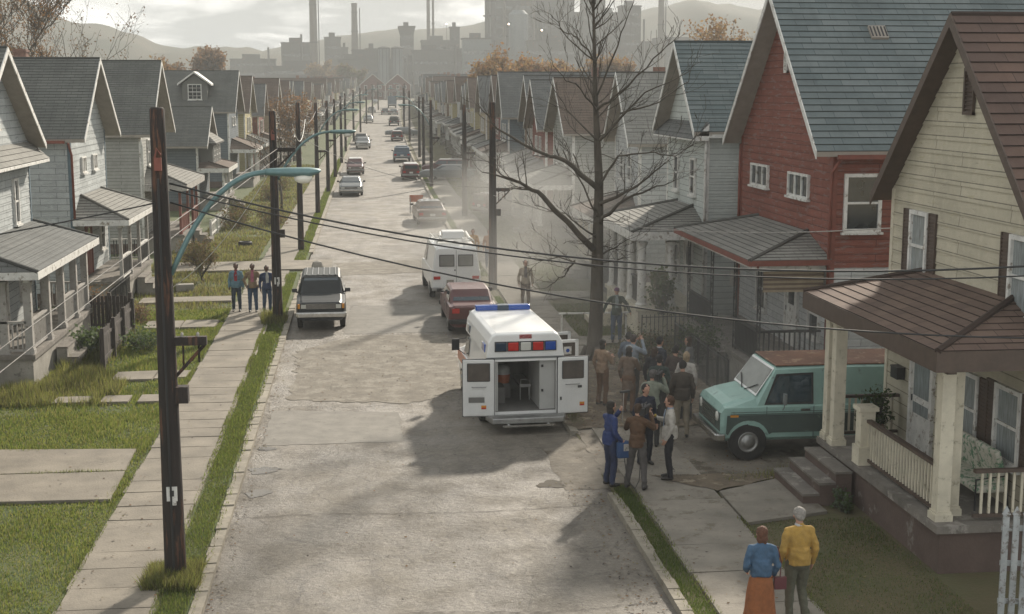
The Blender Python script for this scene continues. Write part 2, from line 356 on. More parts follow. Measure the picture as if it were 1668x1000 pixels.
slabs('pavement', -5.93, -4.42, 12, 480, 'walk', .88, GD + .02)
slabs('pavement', 4.22, 5.83, 12, 480, 'walkd', 1.35, GD + .02, skip=((31.6, 38.5),))
def kerb(s0, s1, y0, y1, gaps, m='concrete'):
    b = MB(); y = y0; rnd = random.Random(int(y1 + s0))
    while y < y1:
        st = rnd.uniform(.9, 2.1) if y < 80 else 8
        if not any(a < y + st / 2 < c for a, c in gaps):
            for q in range(max(1, int(st / .35)) if y < 60 else 1):
                kk = max(1, int(st / .35)) if y < 60 else 1
                ya, yb = y + st * q / kk, y + st * (q + 1) / kk - (.03 if q == kk - 1 else 0); j = rnd.uniform(-.025, .025); j2 = rnd.uniform(-.02, .015)
                ca, cb = xc(ya), xc(yb)
                b.hexa([(ca + s0, ya, gz(ya) - .1), (ca + s1, ya, gz(ya) - .1), (cb + s1, yb, gz(yb) - .1), (cb + s0, yb, gz(yb) - .1),
                    (ca + s0 + .01, ya, gz(ya) + GD + .02 + j2), (ca + s1 + j, ya, gz(ya) + GD + .015 + j2), (cb + s1 + j, yb, gz(yb) + GD + .015 + j2), (cb + s0 + .01, yb, gz(yb) + GD + .02 + j2)])
        y += st
    return struct(b.build('kerb', m, bevel=0))
M['kerb'] = mat('kerb_stone', (.29, .26, .205), .9, var=.4, vs=2.5, bump=.8, bs=14, spots=.2, spotcol=(.17, .14, .1), spotscale=4)
kerb(-HW - .02, -HW - .22, 12, 480, ((60.5, 68),), 'kerb')
kerb(HW, HW + .2, 12, 480, ((26.3, 30.6), (33, 38.5), (54, 58)), 'kerb')
def poly(name, pts, z, m, kind='structure', jag=.0, seed=1, n=1):
    b = MB(); rnd = random.Random(seed); P = []
    for i, p in enumerate(pts):
        q = pts[(i + 1) % len(pts)]; L = math.hypot(q[0] - p[0], q[1] - p[1]); k = max(1, int(L / .25)) if jag else 1
        for t in range(k): P.append((p[0] + (q[0] - p[0]) * t / k + rnd.uniform(-jag, jag), p[1] + (q[1] - p[1]) * t / k + rnd.uniform(-jag, jag), z))
    b.face(P); return struct(b.build(name, m), kind)
# patches on the road
poly('road_patch', [(-.6, 45), (4.6, 45), (4.7, 50.5), (-.3, 51)], .006, 'patch', jag=.05)
poly('road_patch', [(-2.3, 30.7), (.9, 30.7), (.9, 33.6), (-2.3, 34.2)], .006, 'patch', jag=.04, seed=3)
M['mottle'] = mat('broken_asphalt', (.185, .163, .13), .95, var=.35, vs=2, bump=.5, bs=10, spots=.5, spotcol=(.215, .195, .16), spotscale=1.8)
poly('road_patch', [(-1.9, 35.2), (1.4, 34.6), (3.0, 36.5), (2.8, 44.5), (-.2, 44.7), (-2.0, 42)], .010, 'mottle', jag=.16, seed=5)
poly('road_patch', [(-1, 59.5), (3.2, 60.3), (3.6, 65), (-1.2, 64)], .008, 'mottle', jag=.15, seed=6)
M['seam'] = mat('road_seam', (.07, .062, .052), .95)
for ys, x0, x1 in ((25.3, -2.4, 4.7), (44.75, -2.3, 4.7), (51.0, -2.2, 4.8), (34.4, -2.3, 1.0), (20.1, 0, 4.6)):
    b = MB(); g_ = []; rn = random.Random(int(ys))
    for k in range(60): x = x0 + (x1 - x0) * k / 59; yy = ys + rn.uniform(-.03, .03) + .1 * math.sin(k * .13); ww = rn.uniform(.002, .014); g_.append(b.vs([(x, yy - ww, .012), (x, yy + ww, .012)]))
    for p_, q_ in zip(g_, g_[1:]): b.idx([p_, q_, q_ + 1, p_ + 1])
    struct(b.build('road_seam', 'seam'))
M['puddle'] = mat('puddle_water', (.155, .135, .108), .22, var=.3, vs=2, spec=.6)
for k, (x, y, a, b_) in enumerate([(-2.15, 26.9, .26, .26), (-2.15, 28.6, .30, .32), (-2.2, 30.4, .2, .2), (3.95, 26.9, .4, .28)]):
    pts = [(x + a * (1 + .25 * math.sin(3 * t + k) + .12 * math.sin(7 * t)) * math.cos(t), y + b_ * (1 + .2 * math.sin(2 * t + k)) * math.sin(t)) for t in [2 * PI * q / 30 for q in range(30)]]
    tag(poly('puddle', pts, .009, 'puddle', kind='stuff', jag=.05, seed=k), 'shallow muddy puddle on the road', None)
# driveways, paths, trodden ground
poly('driveway', [(5.02, 26.5), (9.2, 26.75), (9.2, 31.1), (5.0, 31.0)], GD - .012, 'mud', jag=.06)
b = MB(); rs_ = [(26.45 + .45 * k, random.Random(k).uniform(-.06, .06)) for k in range(11)]
for (ya, ja), (yb, jb) in zip(rs_, rs_[1:]):
    ta, tb = [.006 + .044 * max(0, min(1, (q_ - 26.45) / .7, (30.95 - q_) / .7)) for q_ in (ya, yb)]
    b.face([(4.05 + ja, ya, .006), (4.75, ya, ta), (4.75, yb, tb), (4.05 + jb, yb, .006)]); b.face([(4.75, ya, ta), (5.06, ya, max(ta, ta * 2)), (5.06, yb, max(tb, tb * 2)), (4.75, yb, tb)])
struct(b.build('driveway', 'mud'))
poly('driveway', [(9.15, 26.8), (22, 27.4), (22, 30.9), (9.15, 31.1)], GD - .016, 'mud', jag=.03)
poly('dirt', [(4.9, 31.0), (9.3, 31.0), (9.1, 33.5), (10, 36), (9.3, 40), (7.7, 40.8), (7.2, 38.4), (5.3, 38.8), (4.95, 38)], GD + .026, 'dirt', jag=.12, seed=2)
for k, P in enumerate([[(-8.5, 26.5), (-4.95, 26.4), (-5.0, 28.4), (-8.5, 28.4)], [(-8.5, 28.45), (-5.02, 28.45), (-5.05, 30.2), (-8.5, 30.5)], [(-6.9, 37.7), (-5.8, 37.75), (-5.8, 38.9), (-6.9, 38.8)], [(-5.75, 37.8), (-4.9, 37.9), (-4.85, 38.8), (-5.75, 38.9)],
    [(-7.9, 35.0), (-7.0, 35.0), (-7.0, 35.7), (-7.9, 35.7)], [(-6.7, 34.95), (-6.0, 34.95), (-6.0, 35.7), (-6.7, 35.7)], [(-5.75, 34.9), (-4.9, 34.9), (-4.9, 35.7), (-5.75, 35.7)], [(-7.3, 46.0), (-6.1, 46.0), (-6.1, 47.4), (-7.3, 47.4)], [(-6.05, 46.0), (-4.95, 46.0), (-4.9, 47.4), (-6.05, 47.5)], [(-8.3, 51.5), (-4.9, 51.8), (-4.9, 53), (-8.3, 52.8)],
    [(-8.3, 60.5), (-1.3, 60.8), (-1.3, 64), (-8.3, 63.6)]]):
    b = MB(); z = GD + .035 + .003 * k; b.slab([(x, y, z) for x, y in P], (0, 0, -.08)); struct(b.build('path', 'walk'))
b = MB(); b.slab([(7.05, 23.6, GD + .03), (8.75, 24.1, GD + .03), (8.7, 26.5, GD + .03), (7.05, 25.6, GD + .03)], (0, 0, -.08)); struct(b.build('path', 'walkd'))
poly('dirt', [(7.03, 25.65), (8.6, 26.5), (9.2, 26.7), (5.9, 26.9)], GD + .03, 'dirt', jag=.05, seed=9)
poly('path', [(6.95, 51), (9, 51.5), (9, 53), (6.95, 53)], GD + .03, 'walkd', jag=.02)
poly('path', [(7.0, 41.6), (8.9, 41.8), (8.9, 43), (7.0, 43)], GD + .03, 'walkd', jag=.02)
# ---------------------------------------------------------------- houses
def window(par, c, N_, w_, h_, fm='trim', style='sash', pane='pane', sub=True, shut=None, fr=.07, sill=True):
    """window on a wall: c = centre on the wall plane, N_ = outward"""
    N_ = V(N_); Z = V((0, 0, 1)); Rt = Z.cross(N_); c = V(c); b = MB(); d = .045
    for s in (-1, 1):
        b.obox(c + Rt * s * (w_ / 2 - fr / 2) + N_ * d, Rt, N_, Z, fr / 2, d, h_ / 2)
    b.obox(c + Z * (h_ / 2 - fr / 2) + N_ * (d + .001), Rt, N_, Z, w_ / 2 - fr, d, fr / 2)
    b.obox(c - Z * (h_ / 2 - fr / 2) + N_ * (d + .001), Rt, N_, Z, w_ / 2 - fr, d, fr / 2)
    if style == 'sash': b.obox(c + N_ * (d - .008), Rt, N_, Z, w_ / 2 - fr, d - .01, .028)
    if style == 'triple':
        for s in (-1, 1): b.obox(c + Rt * s * w_ / 6 + N_ * (d - .006), Rt, N_, Z, .035, d - .01, h_ / 2 - fr)
    if style == 'grid':
        b.obox(c + N_ * (d - .008), Rt, N_, Z, w_ / 2 - fr, d - .01, .03)
        for s in (-1, 0, 1):
            b.obox(c + Z * s * h_ / 4 + N_ * (d - .012), Rt, N_, Z, w_ / 2 - fr, d - .016, .014)
        for s in (-1, 1): b.obox(c + Rt * s * w_ / 7 + N_ * (d - .014), Rt, N_, Z, .014, d - .02, h_ / 2 - fr)
    if sill: b.obox(c - Z * (h_ / 2 + .03) + N_ * .07, Rt, N_, Z, w_ / 2 + .05, .07, .029)
    o = b.build('window', fm, par)
    b = MB(); b.obox(c + N_ * .018, Rt, N_, Z, w_ / 2 - fr + .004, .015, h_ / 2 - fr + .004); b.build('pane', pane, o)
    if shut:
        for s in (-1, 1):
            b = MB(); q = c + Rt * s * (w_ / 2 + .19); b.obox(q + N_ * .03, Rt, N_, Z, .17, .015, h_ / 2)
            for k in range(int(h_ / .07)): b.obox(q + N_ * .05 + Z * (-h_ / 2 + .06 + k * .07), Rt, N_, Z, .13, .006, .018)
            for t in (-1, 1): b.obox(q + N_ * .052 + Rt * t * .15, Rt, N_, Z, .02, .012, h_ / 2)
            b.build('shutter', shut, par)
    return o
def door(par, c, N_, w_=.9, h_=2.0, m='trim', fm='trim', storm=False):
    N_ = V(N_); Z = V((0, 0, 1)); Rt = Z.cross(N_); c = V(c); b = MB()
    b.obox(c + N_ * .03 + Z * h_ / 2, Rt, N_, Z, w_ / 2, .025, h_ / 2)
    for s in (-1, 1): b.obox(c + Rt * s * (w_ / 2 + .05) + N_ * .045 + Z * h_ / 2, Rt, N_, Z, .05, .045, h_ / 2)
    b.obox(c + N_ * .045 + Z * (h_ + .05), Rt, N_, Z, w_ / 2 + .1, .045, .05)
    if storm: b.obox(c + N_ * .06 + Z * h_ * .5, Rt, N_, Z, w_ / 2, .012, .05); b.obox(c + N_ * .06 + Z * .35, Rt, N_, Z, w_ / 2, .012, .33)
    o = b.build('door', m, par)
    b = MB()
    if storm: b.obox(c + N_ * .058 + Z * h_ * .74, Rt, N_, Z, w_ / 2 - .1, .006, h_ * .2); b.obox(c + N_ * .058 + Z * h_ * .42, Rt, N_, Z, w_ / 2 - .1, .006, h_ * .06)
    else: b.obox(c + N_ * .058 + Z * h_ * .74, Rt, N_, Z, w_ / 2 - .2, .006, h_ * .16)
    b.build('pane', 'curtain' if storm else 'pane', o)
    b = MB(); b.tube([c + N_ * .09 - Rt * (w_ / 2 - .09) + Z * .95, c + N_ * .09 - Rt * (w_ / 2 - .09) + Z * 1.08], .014, 6); b.build('door_handle', 'iron', o)
    return o
def gable_roof(par, W, D, ze, zr, o=.45, so=.25, th=.13, m='r_grey', trim='trim', soff='soffit', pitch=.17, back=.3, name='roof', cx=0., u0=0., lip=.016, rk=.2):
    """ridge along +x (depth), centred on local y = cx"""
    sl = (zr - ze) / (W / 2); zee = ze - sl * so; b = MB(); x0, x1 = u0 - o, u0 + D + back
    T = zr + th
    for s in (-1, 1):
        E0, E1 = V((x0, cx + s * (W / 2 + so), zee + th)), V((x1, cx + s * (W / 2 + so), zee + th))
        R0, R1 = V((x0, cx, T)), V((x1, cx, T))
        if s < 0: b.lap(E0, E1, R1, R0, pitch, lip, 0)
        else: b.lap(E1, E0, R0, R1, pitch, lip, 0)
        dn = V((0, 0, -th))
        b.face([E0 + dn, R0 + dn, R1 + dn, E1 + dn], 1); b.face([E0 + dn, E1 + dn, E1, E0], 1)
        b.face([E0, R0, R0 + dn, E0 + dn], 1); b.face([E1 + dn, R1 + dn, R1, E1], 1)
    # ridge cap
    b.tube([(x0, cx, T + .005), (x1, cx, T + .005)], .05, 6, 0)
    r = b.build(name, [m, soff], par)
    for s in (-1, 1):
        t = MB(); x = x0 - .03
        a, c = V((x, cx, T + .02)), V((x, cx + s * (W / 2 + so + .02), zee + th + .02)); q = V((0, 0, -rk))
        t.slab([a, c, c + q, a + q] if s > 0 else [a + q, c + q, c, a], (.03, 0, 0), 0); t.build('rake_board', trim, r)
    return r
def walls(par, W, D, ze, zr, m, low=None, zl=3., z0=0., pitch=.2, trim='trim', name='wall', fnd=.5, cx=0., u0=0., ct='same', lip=.018):
    b = MB(); ms = [m] + ([low] if low else []) + ['foundation']; fi = len(ms) - 1
    h = W / 2; 
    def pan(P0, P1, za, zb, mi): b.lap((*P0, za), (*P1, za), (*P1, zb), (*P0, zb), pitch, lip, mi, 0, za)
    cs = [((u0, cx + h), (u0, cx - h)), ((u0, cx - h), (u0 + D, cx - h)), ((u0 + D, cx - h), (u0 + D, cx + h)), ((u0 + D, cx + h), (u0, cx + h))]
    for P0, P1 in cs:
        if fnd > z0: b.face([(*P0, z0), (*P1, z0), (*P1, fnd), (*P0, fnd)], fi)
        if low: pan(P0, P1, fnd, zl, 1); pan(P0, P1, zl, ze, 0)
        else: pan(P0, P1, fnd, ze, 0)
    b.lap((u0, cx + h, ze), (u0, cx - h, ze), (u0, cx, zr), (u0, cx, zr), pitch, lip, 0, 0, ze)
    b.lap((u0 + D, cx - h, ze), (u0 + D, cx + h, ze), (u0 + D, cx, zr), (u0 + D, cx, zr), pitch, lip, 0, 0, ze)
    w_ = b.build(name, ms, par)
    if trim:
        for (x, y) in ((u0, cx - h), (u0, cx + h)):
            t = MB(); sx = -1 if x == u0 else 1; sy = -1 if y < cx else 1
            t.box(x + sx * .032, x - sx * .10, y + sy * .032, y - sy * .005, fnd, ze); t.box(x + sx * .0321, x - sx * .005, y + sy * .031, y - sy * .10, fnd, ze); t.build('corner_board', trim, par)
    return w_
def porch(par, sd, ya, yb, p, zf, ze, zt, m='r_grey', post='square', posts=None, pm='trim', rails=(), base='foundation', floor='dconcrete', steps=None, k=None, fas='trim', fh=.22, pitch=.2, over=.3, pr=.075, railm=None, lowrail=True, wall_end=None, balu=.12, hip=True, rh=.9, cap='wood', xroof=0, kf=None, kn=None):
    """porch on the front wall (x = 0), from dY ya to yb (world direction); hipped or shed roof"""
    ya, yb = sorted((sd * ya, sd * yb)); k = (p * .8 if hip else 0.) if k is None else k
    ka, kb = k, k
    if kf is not None: ka, kb = (kn, kf) if sd > 0 else (kf, kn)
    x0 = -p - over; A, B, C, D_ = V((x0, yb + over, ze)), V((x0, ya - over, ze)), V((0.02, ya - over + ka, zt)), V((0.02, yb + over - kb, zt))
    b = MB(); up = V((0, 0, .07)); b.lap(A + up, B + up, C + up, D_ + up, pitch, .018)
    W0, W1 = V((0.02, ya - over, ze)), V((0.02, yb + over, ze))
    if ka > .02: b.lap(B + up, W0 + up, C + up, C + up, pitch, .018)
    else: b.face([B, W0, C], 1)
    if kb > .02: b.lap(W1 + up, A + up, D_ + up, D_ + up, pitch, .018)
    else: b.face([W1, A, D_], 1)
    for q, r in ((B, C), (A, D_)):
        if (q is B and ka > .02) or (q is A and kb > .02): b.tube([q + up + V((0, 0, .01)), r + up + V((0, 0, .03))], [.06, .06], 6, 0)
    b.face([A, W1, W0, B], 1)
    rf = b.build('porch_roof', [m, 'soffit'], par)
    b = MB()
    b.box(x0 - .02, x0 + .06, ya - over - .02, yb + over + .02, ze - fh, ze + .07); b.box(x0 + .06, 0, ya - over - .02, ya - over + .05, ze - fh, ze + .07); b.box(x0 + .06, 0, yb + over - .05, yb + over + .02, ze - fh, ze + .07)
    b.box(-p + .0, -p + .16, ya + .02, yb - .02, ze - fh - .12, ze - .01)
    b.build('fascia', fas, rf)
    if zf > .05:
        b = MB(); b.box(-p - .08, 0, ya - .06, yb + .06, zf - .13, zf, 0); b.box(-p, -.002, ya, yb, -.2, zf - .13, 1); b.build('porch_floor', [floor, base], par)
    posts = posts if posts is not None else [(-p + .09, ya * sd + .1 if sd > 0 else yb * sd + .1)]
    for (x, y) in posts:
        y = sd * y; b = MB(); zt_ = ze - fh - .1
        if post == 'round': b.lathe((x, y, zf), (0, 0, 1), [(pr * 1.35, 0), (pr * 1.35, .08), (pr * 1.05, .12), (pr, .3), (pr * .86, zt_ - zf - .15), (pr * 1.15, zt_ - zf - .08), (pr * 1.25, zt_ - zf)], 16)
        elif post == 'iron':
            for q in (-.13, .13): b.box(x - .015, x + .015, y + q - .015, y + q + .015, zf, zt_)
            for j in range(int((zt_ - zf) / .26)):
                z = zf + .13 + j * .26; s_ = 1 if j % 2 else -1
                b.tube([(x, y - .12 * s_, z - .11), (x, y - .02, z - .08), (x, y + .05 * s_, z), (x, y - .03, z + .06), (x, y + .12 * s_, z + .12)], .012, 5)
        else:
            b.box(x - pr, x + pr, y - pr, y + pr, zf, zt_); b.box(x - pr * 1.35, x + pr * 1.35, y - pr * 1.35, y + pr * 1.35, zf, zf + .12); b.box(x - pr * 1.18, x + pr * 1.18, y - pr * 1.18, y + pr * 1.18, zf + .12, zf + .16)
            b.box(x - pr * 1.25, x + pr * 1.25, y - pr * 1.25, y + pr * 1.25, zt_ - .08, zt_ + .002)
        b.build('porch_post', pm, par)
    for (xa, y1, xb, y2) in rails:
        y1 *= sd; y2 *= sd; a, c = V((xa, y1, zf)), V((xb, y2, zf)); L = (c - a).length; d = (c - a) / L; n_ = V((-d.y, d.x, 0)); Z = V((0, 0, 1)); b = MB(); mid = (a + c) / 2
        b.obox(mid + Z * (rh - .03), d, n_, Z, L / 2, .05, .03, 1); b.obox(mid + Z * .1, d, n_, Z, L / 2, .025, .03, 1 if cap != pm else 0)
        nb = max(2, int(L / balu))
        for q in range(1, nb): b.obox(a + d * L * q / nb + Z * ((rh + .07) / 2), d, n_, Z, .02, .016, (rh - .2) / 2)
        b.build('railing', [railm or pm, cap], par)
    if steps:
        (y1, y2, n, ru) = steps; b = MB(); y1, y2 = sorted((sd * y1, sd * y2)); r = zf / (n + 1)
        for q in range(n): b.box(-p - .08 - ru * (n - q), -p - .08 - (0 if q == 0 else 0.0) + (.0 if q else 0), y1 + .002 * q, y2 - .002 * q, -.15 if q == 0 else r * q + .001, r * (q + 1), 0)
        b.build('steps', [base], par)
        b = MB()
        for q in range(n): b.box(-p - .1 - ru * (n - q), -p - .08 - ru * (n - q - 1) - .001, y1 - .02, y2 + .02, r * (q + 1) - .0, r * (q + 1) + .045)
        b.build('stair_tread', [floor], par)
    return rf
def pipe(par, pts, m='gtrim', r=.045, name='downspout'): b = MB(); b.tube(pts, r, 8); return b.build(name, m, par, smooth=True)
def gutter(par, a, c, m='trim'):
    b = MB(); a, c = V(a), V(c); d = (c - a).normalized(); n = V((d.y, -d.x, 0)); b.obox((a + c) / 2, d, n, V((0, 0, 1)), (c - a).length / 2, .06, .055); return b.build('gutter', m, par)
def vent(par, c, N_, w_, h_, m='btrim'):
    N_ = V(N_); Z = V((0, 0, 1)); Rt = Z.cross(N_); c = V(c); b = MB()
    for s in (-1, 1): b.obox(c + Rt * s * (w_ / 2 - .03) + N_ * .05, Rt, N_, Z, .03, .03, h_ / 2); b.obox(c + Z * s * (h_ / 2 - .03) + N_ * .0505, Rt, N_, Z, w_ / 2, .03, .03)
    k = int(h_ / .075)
    for q in range(k): b.obox(c + Z * (-h_ / 2 + (q + .5) * h_ / k) + N_ * .045, Rt, (N_ - Z * .7).normalized(), (Z + N_ * .7).normalized(), w_ / 2 - .05, .022, .008)
    b.obox(c + N_ * .026, Rt, N_, Z, w_ / 2 - .04, .005, h_ / 2 - .04)
    return b.build('louvre_vent', m, par)
def hroot(sd, Xw, Yc, label, group='two-storey frame houses lining the street', name='house'):
    x = Xw; return empty(name, (sd * abs(Xw), Yc, gz(Yc) + GD - .03), 0 if sd > 0 else PI, label, 'house', group)
F_ = (-1, 0, 0)
# ======== right side, nearest: cream house
h = hroot(1, 11.1, 24.1, 'cream clapboard gabled house with brown shingle roof and columned porch, nearest on the right')
walls(h, 6.45, 13, 5.95, 9.2, 'cream', pitch=.262, trim='ctrim', fnd=.75, lip=.026)
gable_roof(h, 6.45, 13, 5.95, 9.2, .38, .27, m='r_brown', trim='btrim', soff='btrim', pitch=.25, lip=.03, rk=.24)
window(h, (0, 1.75, 4.9), F_, .85, 1.4, shut='btrim', pane='curtain', fr=.08); window(h, (0, -2.55, 4.85), F_, .9, 1.4, shut='btrim', pane='curtain', fr=.08)
window(h, (0, -.75, 2.2), F_, .95, 1.35, shut='btrim', fr=.08, pane='curtain'); window(h, (0, -2.35, 2.25), F_, .95, 1.35, shut='btrim', fr=.08, pane='curtain')
vent(h, (0, -.2, 7.95), F_, .42, .85)
door(h, (0, 1.25, .84), F_, .92, 2.0, storm=True)
b = MB(); b.box(-.2, -.03, 2.15, 2.5, 2.1, 2.32); b.box(-.21, -.03, 2.14, 2.51, 2.32, 2.35); b.build('mailbox', 'iron', h)
b = MB(); b.box(-.12, -.03, 2.0, 2.1, 3.0, 3.14); b.build('porch_lamp', 'iron', h)
porch(h, 1, -3.35, 2.55, 1.62, .84, 3.78, 4.38, m='r_brownp', posts=[(-1.48, -3.02), (-1.2, -2.74), (-1.52, 1.92), (-1.5, 2.4)], pm='ctrim', pr=.115, fas='btrim', fh=.27, pitch=.21, over=.35, k=1.5, base='foundation', floor='dconcrete',
      rails=[(-1.46, .45, -1.46, -2.7), (-1.2, 2.45, -.02, 2.45), (-1.0, -3.2, -.02, -3.2)], cap='btrim', railm='ctrim', steps=(.5, 2.35, 3, .32), balu=.13)
b = MB(); b.box(-1.62, -1.34, .34, .62, .84, 1.9); b.box(-1.66, -1.30, .30, .66, .84, 1.2); b.box(-1.67, -1.29, .29, .67, 1.9, 1.98); b.build('newel_post', 'ctrim', h)
# ======== red house
h = hroot(1, 12, 37.7, 'red shingled gabled house with slate-blue roof and iron porch posts, right of the bare tree')
walls(h, 8.35, 16, 6.55, 10.55, 'red', low='white', zl=3.45, pitch=.2, trim='rtrim', fnd=.5)
rr = gable_roof(h, 8.35, 16, 6.55, 10.55, .55, .25, m='r_slate', trim='trim', soff='soffit', pitch=.24, lip=.028, rk=.2)
b = MB(); A_, C_ = V((0, -.722, -.692)), V((0, -.692, .722)); c_ = V((2.15, -1.25, 9.5)); b.obox(c_, (1, 0, 0), A_, C_, .24, .24, .07)
for q in range(5): b.obox(c_ + V(((q - 2) * .1, 0, 0)) + C_ * .075, (1, 0, 0), A_, C_, .018, .19, .012, 1)
b.build('roof_vent', ['soffit', 'iron'], rr)
window(h, (0, 2.1, 5.45), F_, 1.75, .66, style='triple', fr=.06); window(h, (0, -1.55, 5.4), F_, 1.75, .66, style='triple', fr=.06)
window(h, (.78, -4.175, 5.12), (0, -1, 0), 1.0, 1.5, fr=.09)
vent(h, (0, -.15, 8.8), F_, .3, .7, 'trim')
door(h, (0, -1.3, .9), F_); window(h, (0, -3.2, 2.1), F_, .9, 1.3); window(h, (0, 1.6, 2.1), F_, 1.0, 1.3)
porch(h, 1, -3.95, 3.8, 1.85, .9, 3.60, 4.15, m='r_lgrey', post='iron', posts=[(-1.75, -3.85), (-1.75, -1.6), (-1.75, .9), (-1.75, 3.7)], pm='iron', fas='rtrim', fh=.07, pitch=.2, k=1.9, base='concrete', over=.3,
      rails=[(-1.75, -3.85, -1.75, -1.6), (-1.75, .9, -1.75, 3.7), (-1.75, -3.9, -.1, -3.9)], railm='iron', cap='iron', steps=(-1.4, .7, 4, .28), balu=.13)
gutter(h, (0, -4.47, 6.3), (16, -4.47, 6.3), 'rtrim'); pipe(h, [(-.02, 4.3, 6.3), (-.06, 4.2, 5.9), (-.06, 4.2, .6)], 'rtrim'); pipe(h, [(.1, -4.42, 6.25), (-.06, -4.22, 5.9), (-.06, -4.2, 1)], 'rtrim')
b = MB()
for q in range(9): b.box(-1.7, -.1, -4.02, -3.96 - .01 * (q % 2), 2.82 + q * .06, 2.875 + q * .06, q % 2)
b.build('porch_blind', [mat('tan_slats', (.30, .24, .16), .8), mat('brown_slats', (.13, .09, .06), .8)], h)
b = MB(); b.box(-1.8, -.05, -4.0, -3.9, 3.36, 3.5); b.box(-1.88, -1.8, -3.9, 3.7, 3.36, 3.5); b.build('porch_beam', 'trim', h)
# ======== pale house with white columns
h = hroot(1, 11.2, 46.0, 'pale grey-green gabled house with four round white porch columns')
walls(h, 5.5, 14, 6.8, 9.45, 'greengrey', pitch=.2, fnd=.5)
gable_roof(h, 5.5, 14, 6.8, 9.45, .5, .3, m='r_slate', pitch=.2, lip=.024)
window(h, (0, -1.2, 5.1), F_, .7, 1.25); window(h, (0, 1.2, 5.1), F_, .7, 1.25); vent(h, (0, 0, 8.0), F_, .3, .6, 'trim')
b = MB(); b.lap((-.5, 3.05, 6.4), (-.5, -3.05, 6.4), (0, -3.05, 6.95), (0, 3.05, 6.95), .2, .02); b.slab([(-.5, -3.05, 6.35), (0, -3.05, 6.35), (0, -3.05, 6.9), (-.5, -3.05, 6.4)], (0, 6.1, 0), 1); b.build('pent_roof', ['r_grey', 'trim'], h)
door(h, (0, -.8, .9), F_); window(h, (0, 1.0, 2.0), F_, .9, 1.3)
porch(h, 1, -2.85, 2.75, 2.2, .95, 3.38, 4.05, m='r_lgrey', post='round', posts=[(-2.05, -2.65), (-2.05, -1.0), (-2.05, .7), (-2.05, 2.4), (-1.1, -2.65)], pm='trim', pr=.15, fh=.2, base='ctrim', floor='ctrim', k=2.0,
      rails=[(-2.05, -1.0, -2.05, -2.65), (-2.05, .7, -2.05, 2.4)], railm='iron', cap='iron', steps=(-.9, .6, 4, .28))
pipe(h, [(-.05, -2.9, 6.4), (-.05, -2.85, 5.9), (-.05, -2.85, 1)], 'trim')
gutter(h, (0, -3.03, 6.5), (14, -3.03, 6.5))
# ======== left side, near ones with their own builds
h = hroot(-1, 10.5, 26.5, 'weathered house at the left edge with a brown-roofed porch', )
walls(h, 7, 13, 6.3, 9.4, 'grey', pitch=.2); gable_roof(h, 7, 13, 6.3, 9.4, .5, .3, m='r_dgrey')
porch(h, -1, -2.8, 8.2 - 2.7, 1.45, .9, 2.75, 3.3, m='r_umber', posts=[(-1.3, 5.3), (-1.3, 3.5), (-1.3, 1.4), (-1.3, -1), (-.3, 5.3)], rails=[(-1.3, 5.3, -1.3, 1.4), (-1.3, 5.35, -.1, 5.35)], pm='rtrim', railm='ctrim', fas='rtrim', over=.22, base='bltrim')
h = hroot(-1, 10.5, 41.2, 'white shingle house with a flat-hipped porch of square posts, nearest whole house on the left')
walls(h, 7.8, 13, 6.35, 9.05, 'bluewhite', pitch=.22, trim='bltrim', fnd=.6)
gable_roof(h, 7.8, 13, 6.35, 9.05, .5, .3, m='r_dgrey', pitch=.2)
b = MB(); b.lap((-.6, 4.2, 5.8), (-.6, -4.2, 5.8), (0, -4.2, 6.35), (0, 4.2, 6.35), .2, .02); b.slab([(-.6, -4.2, 5.7), (0, -4.2, 5.7), (0, -4.2, 6.3), (-.6, -4.2, 5.78)], (0, 8.4, 0), 1); b.build('pent_roof', ['r_lgrey', 'trim'], h)
window(h, (0, 1.9, 4.6), F_, .55, 1.4); window(h, (0, -1.9, 4.6), F_, .55, 1.4); window(h, (0, 0, 7.3), F_, .6, .9)
door(h, (0, .3, .9), F_); window(h, (0, -2.2, 2.2), F_, .8, 1.3)
porch(h, -1, -3.9, 4.1, 1.65, .9, 3.12, 3.75, m='r_grey', posts=[(-1.55, 4.0), (-1.55, 2.3), (-1.55, .4), (-1.55, -1.5), (-1.55, -3.7), (-.25, 4.0), (-.9, -3.7)], pm='gtrim', pr=.1, k=.5, over=.32, fh=.14,
      rails=[(-1.55, 4.0, -1.55, 2.3), (-1.55, 2.3, -1.55, .4), (-1.55, -1.5, -1.55, -3.7), (-1.5, -3.75, -.1, -3.75), (-1.5, 4.05, -.1, 4.05)], railm='gtrim', cap='gtrim', base='concrete', steps=(-1.4, .3, 2, .3))
h = hroot(-1, 10.5, 55.0, 'bluish white shingle house with blue-grey corner boards, beyond the square-posted porch')
walls(h, 6.9, 13.5, 6.35, 9.05, 'bluewhite', pitch=.25, trim='bltrim', fnd=.5)
gable_roof(h, 6.9, 13.5, 6.35, 9.05, .6, .35, m='r_dgrey', pitch=.17)
gutter(h, (.1, 3.85, 6.1), (13.5, 3.85, 6.1), 'rtrim'); pipe(h, [(-.02, 3.8, 6.05), (-.06, 3.5, 5.6), (-.06, 3.5, 3.0)], 'rtrim')
for y in (1.3, -.9): window(h, (0, y, 5.15), F_, .85, .6, style='triple', fr=.05)
b = MB(); b.box(2.5, 13, 3.49, 3.53, 2.9, 3.3); b.build('belt_board', 'bltrim', h)
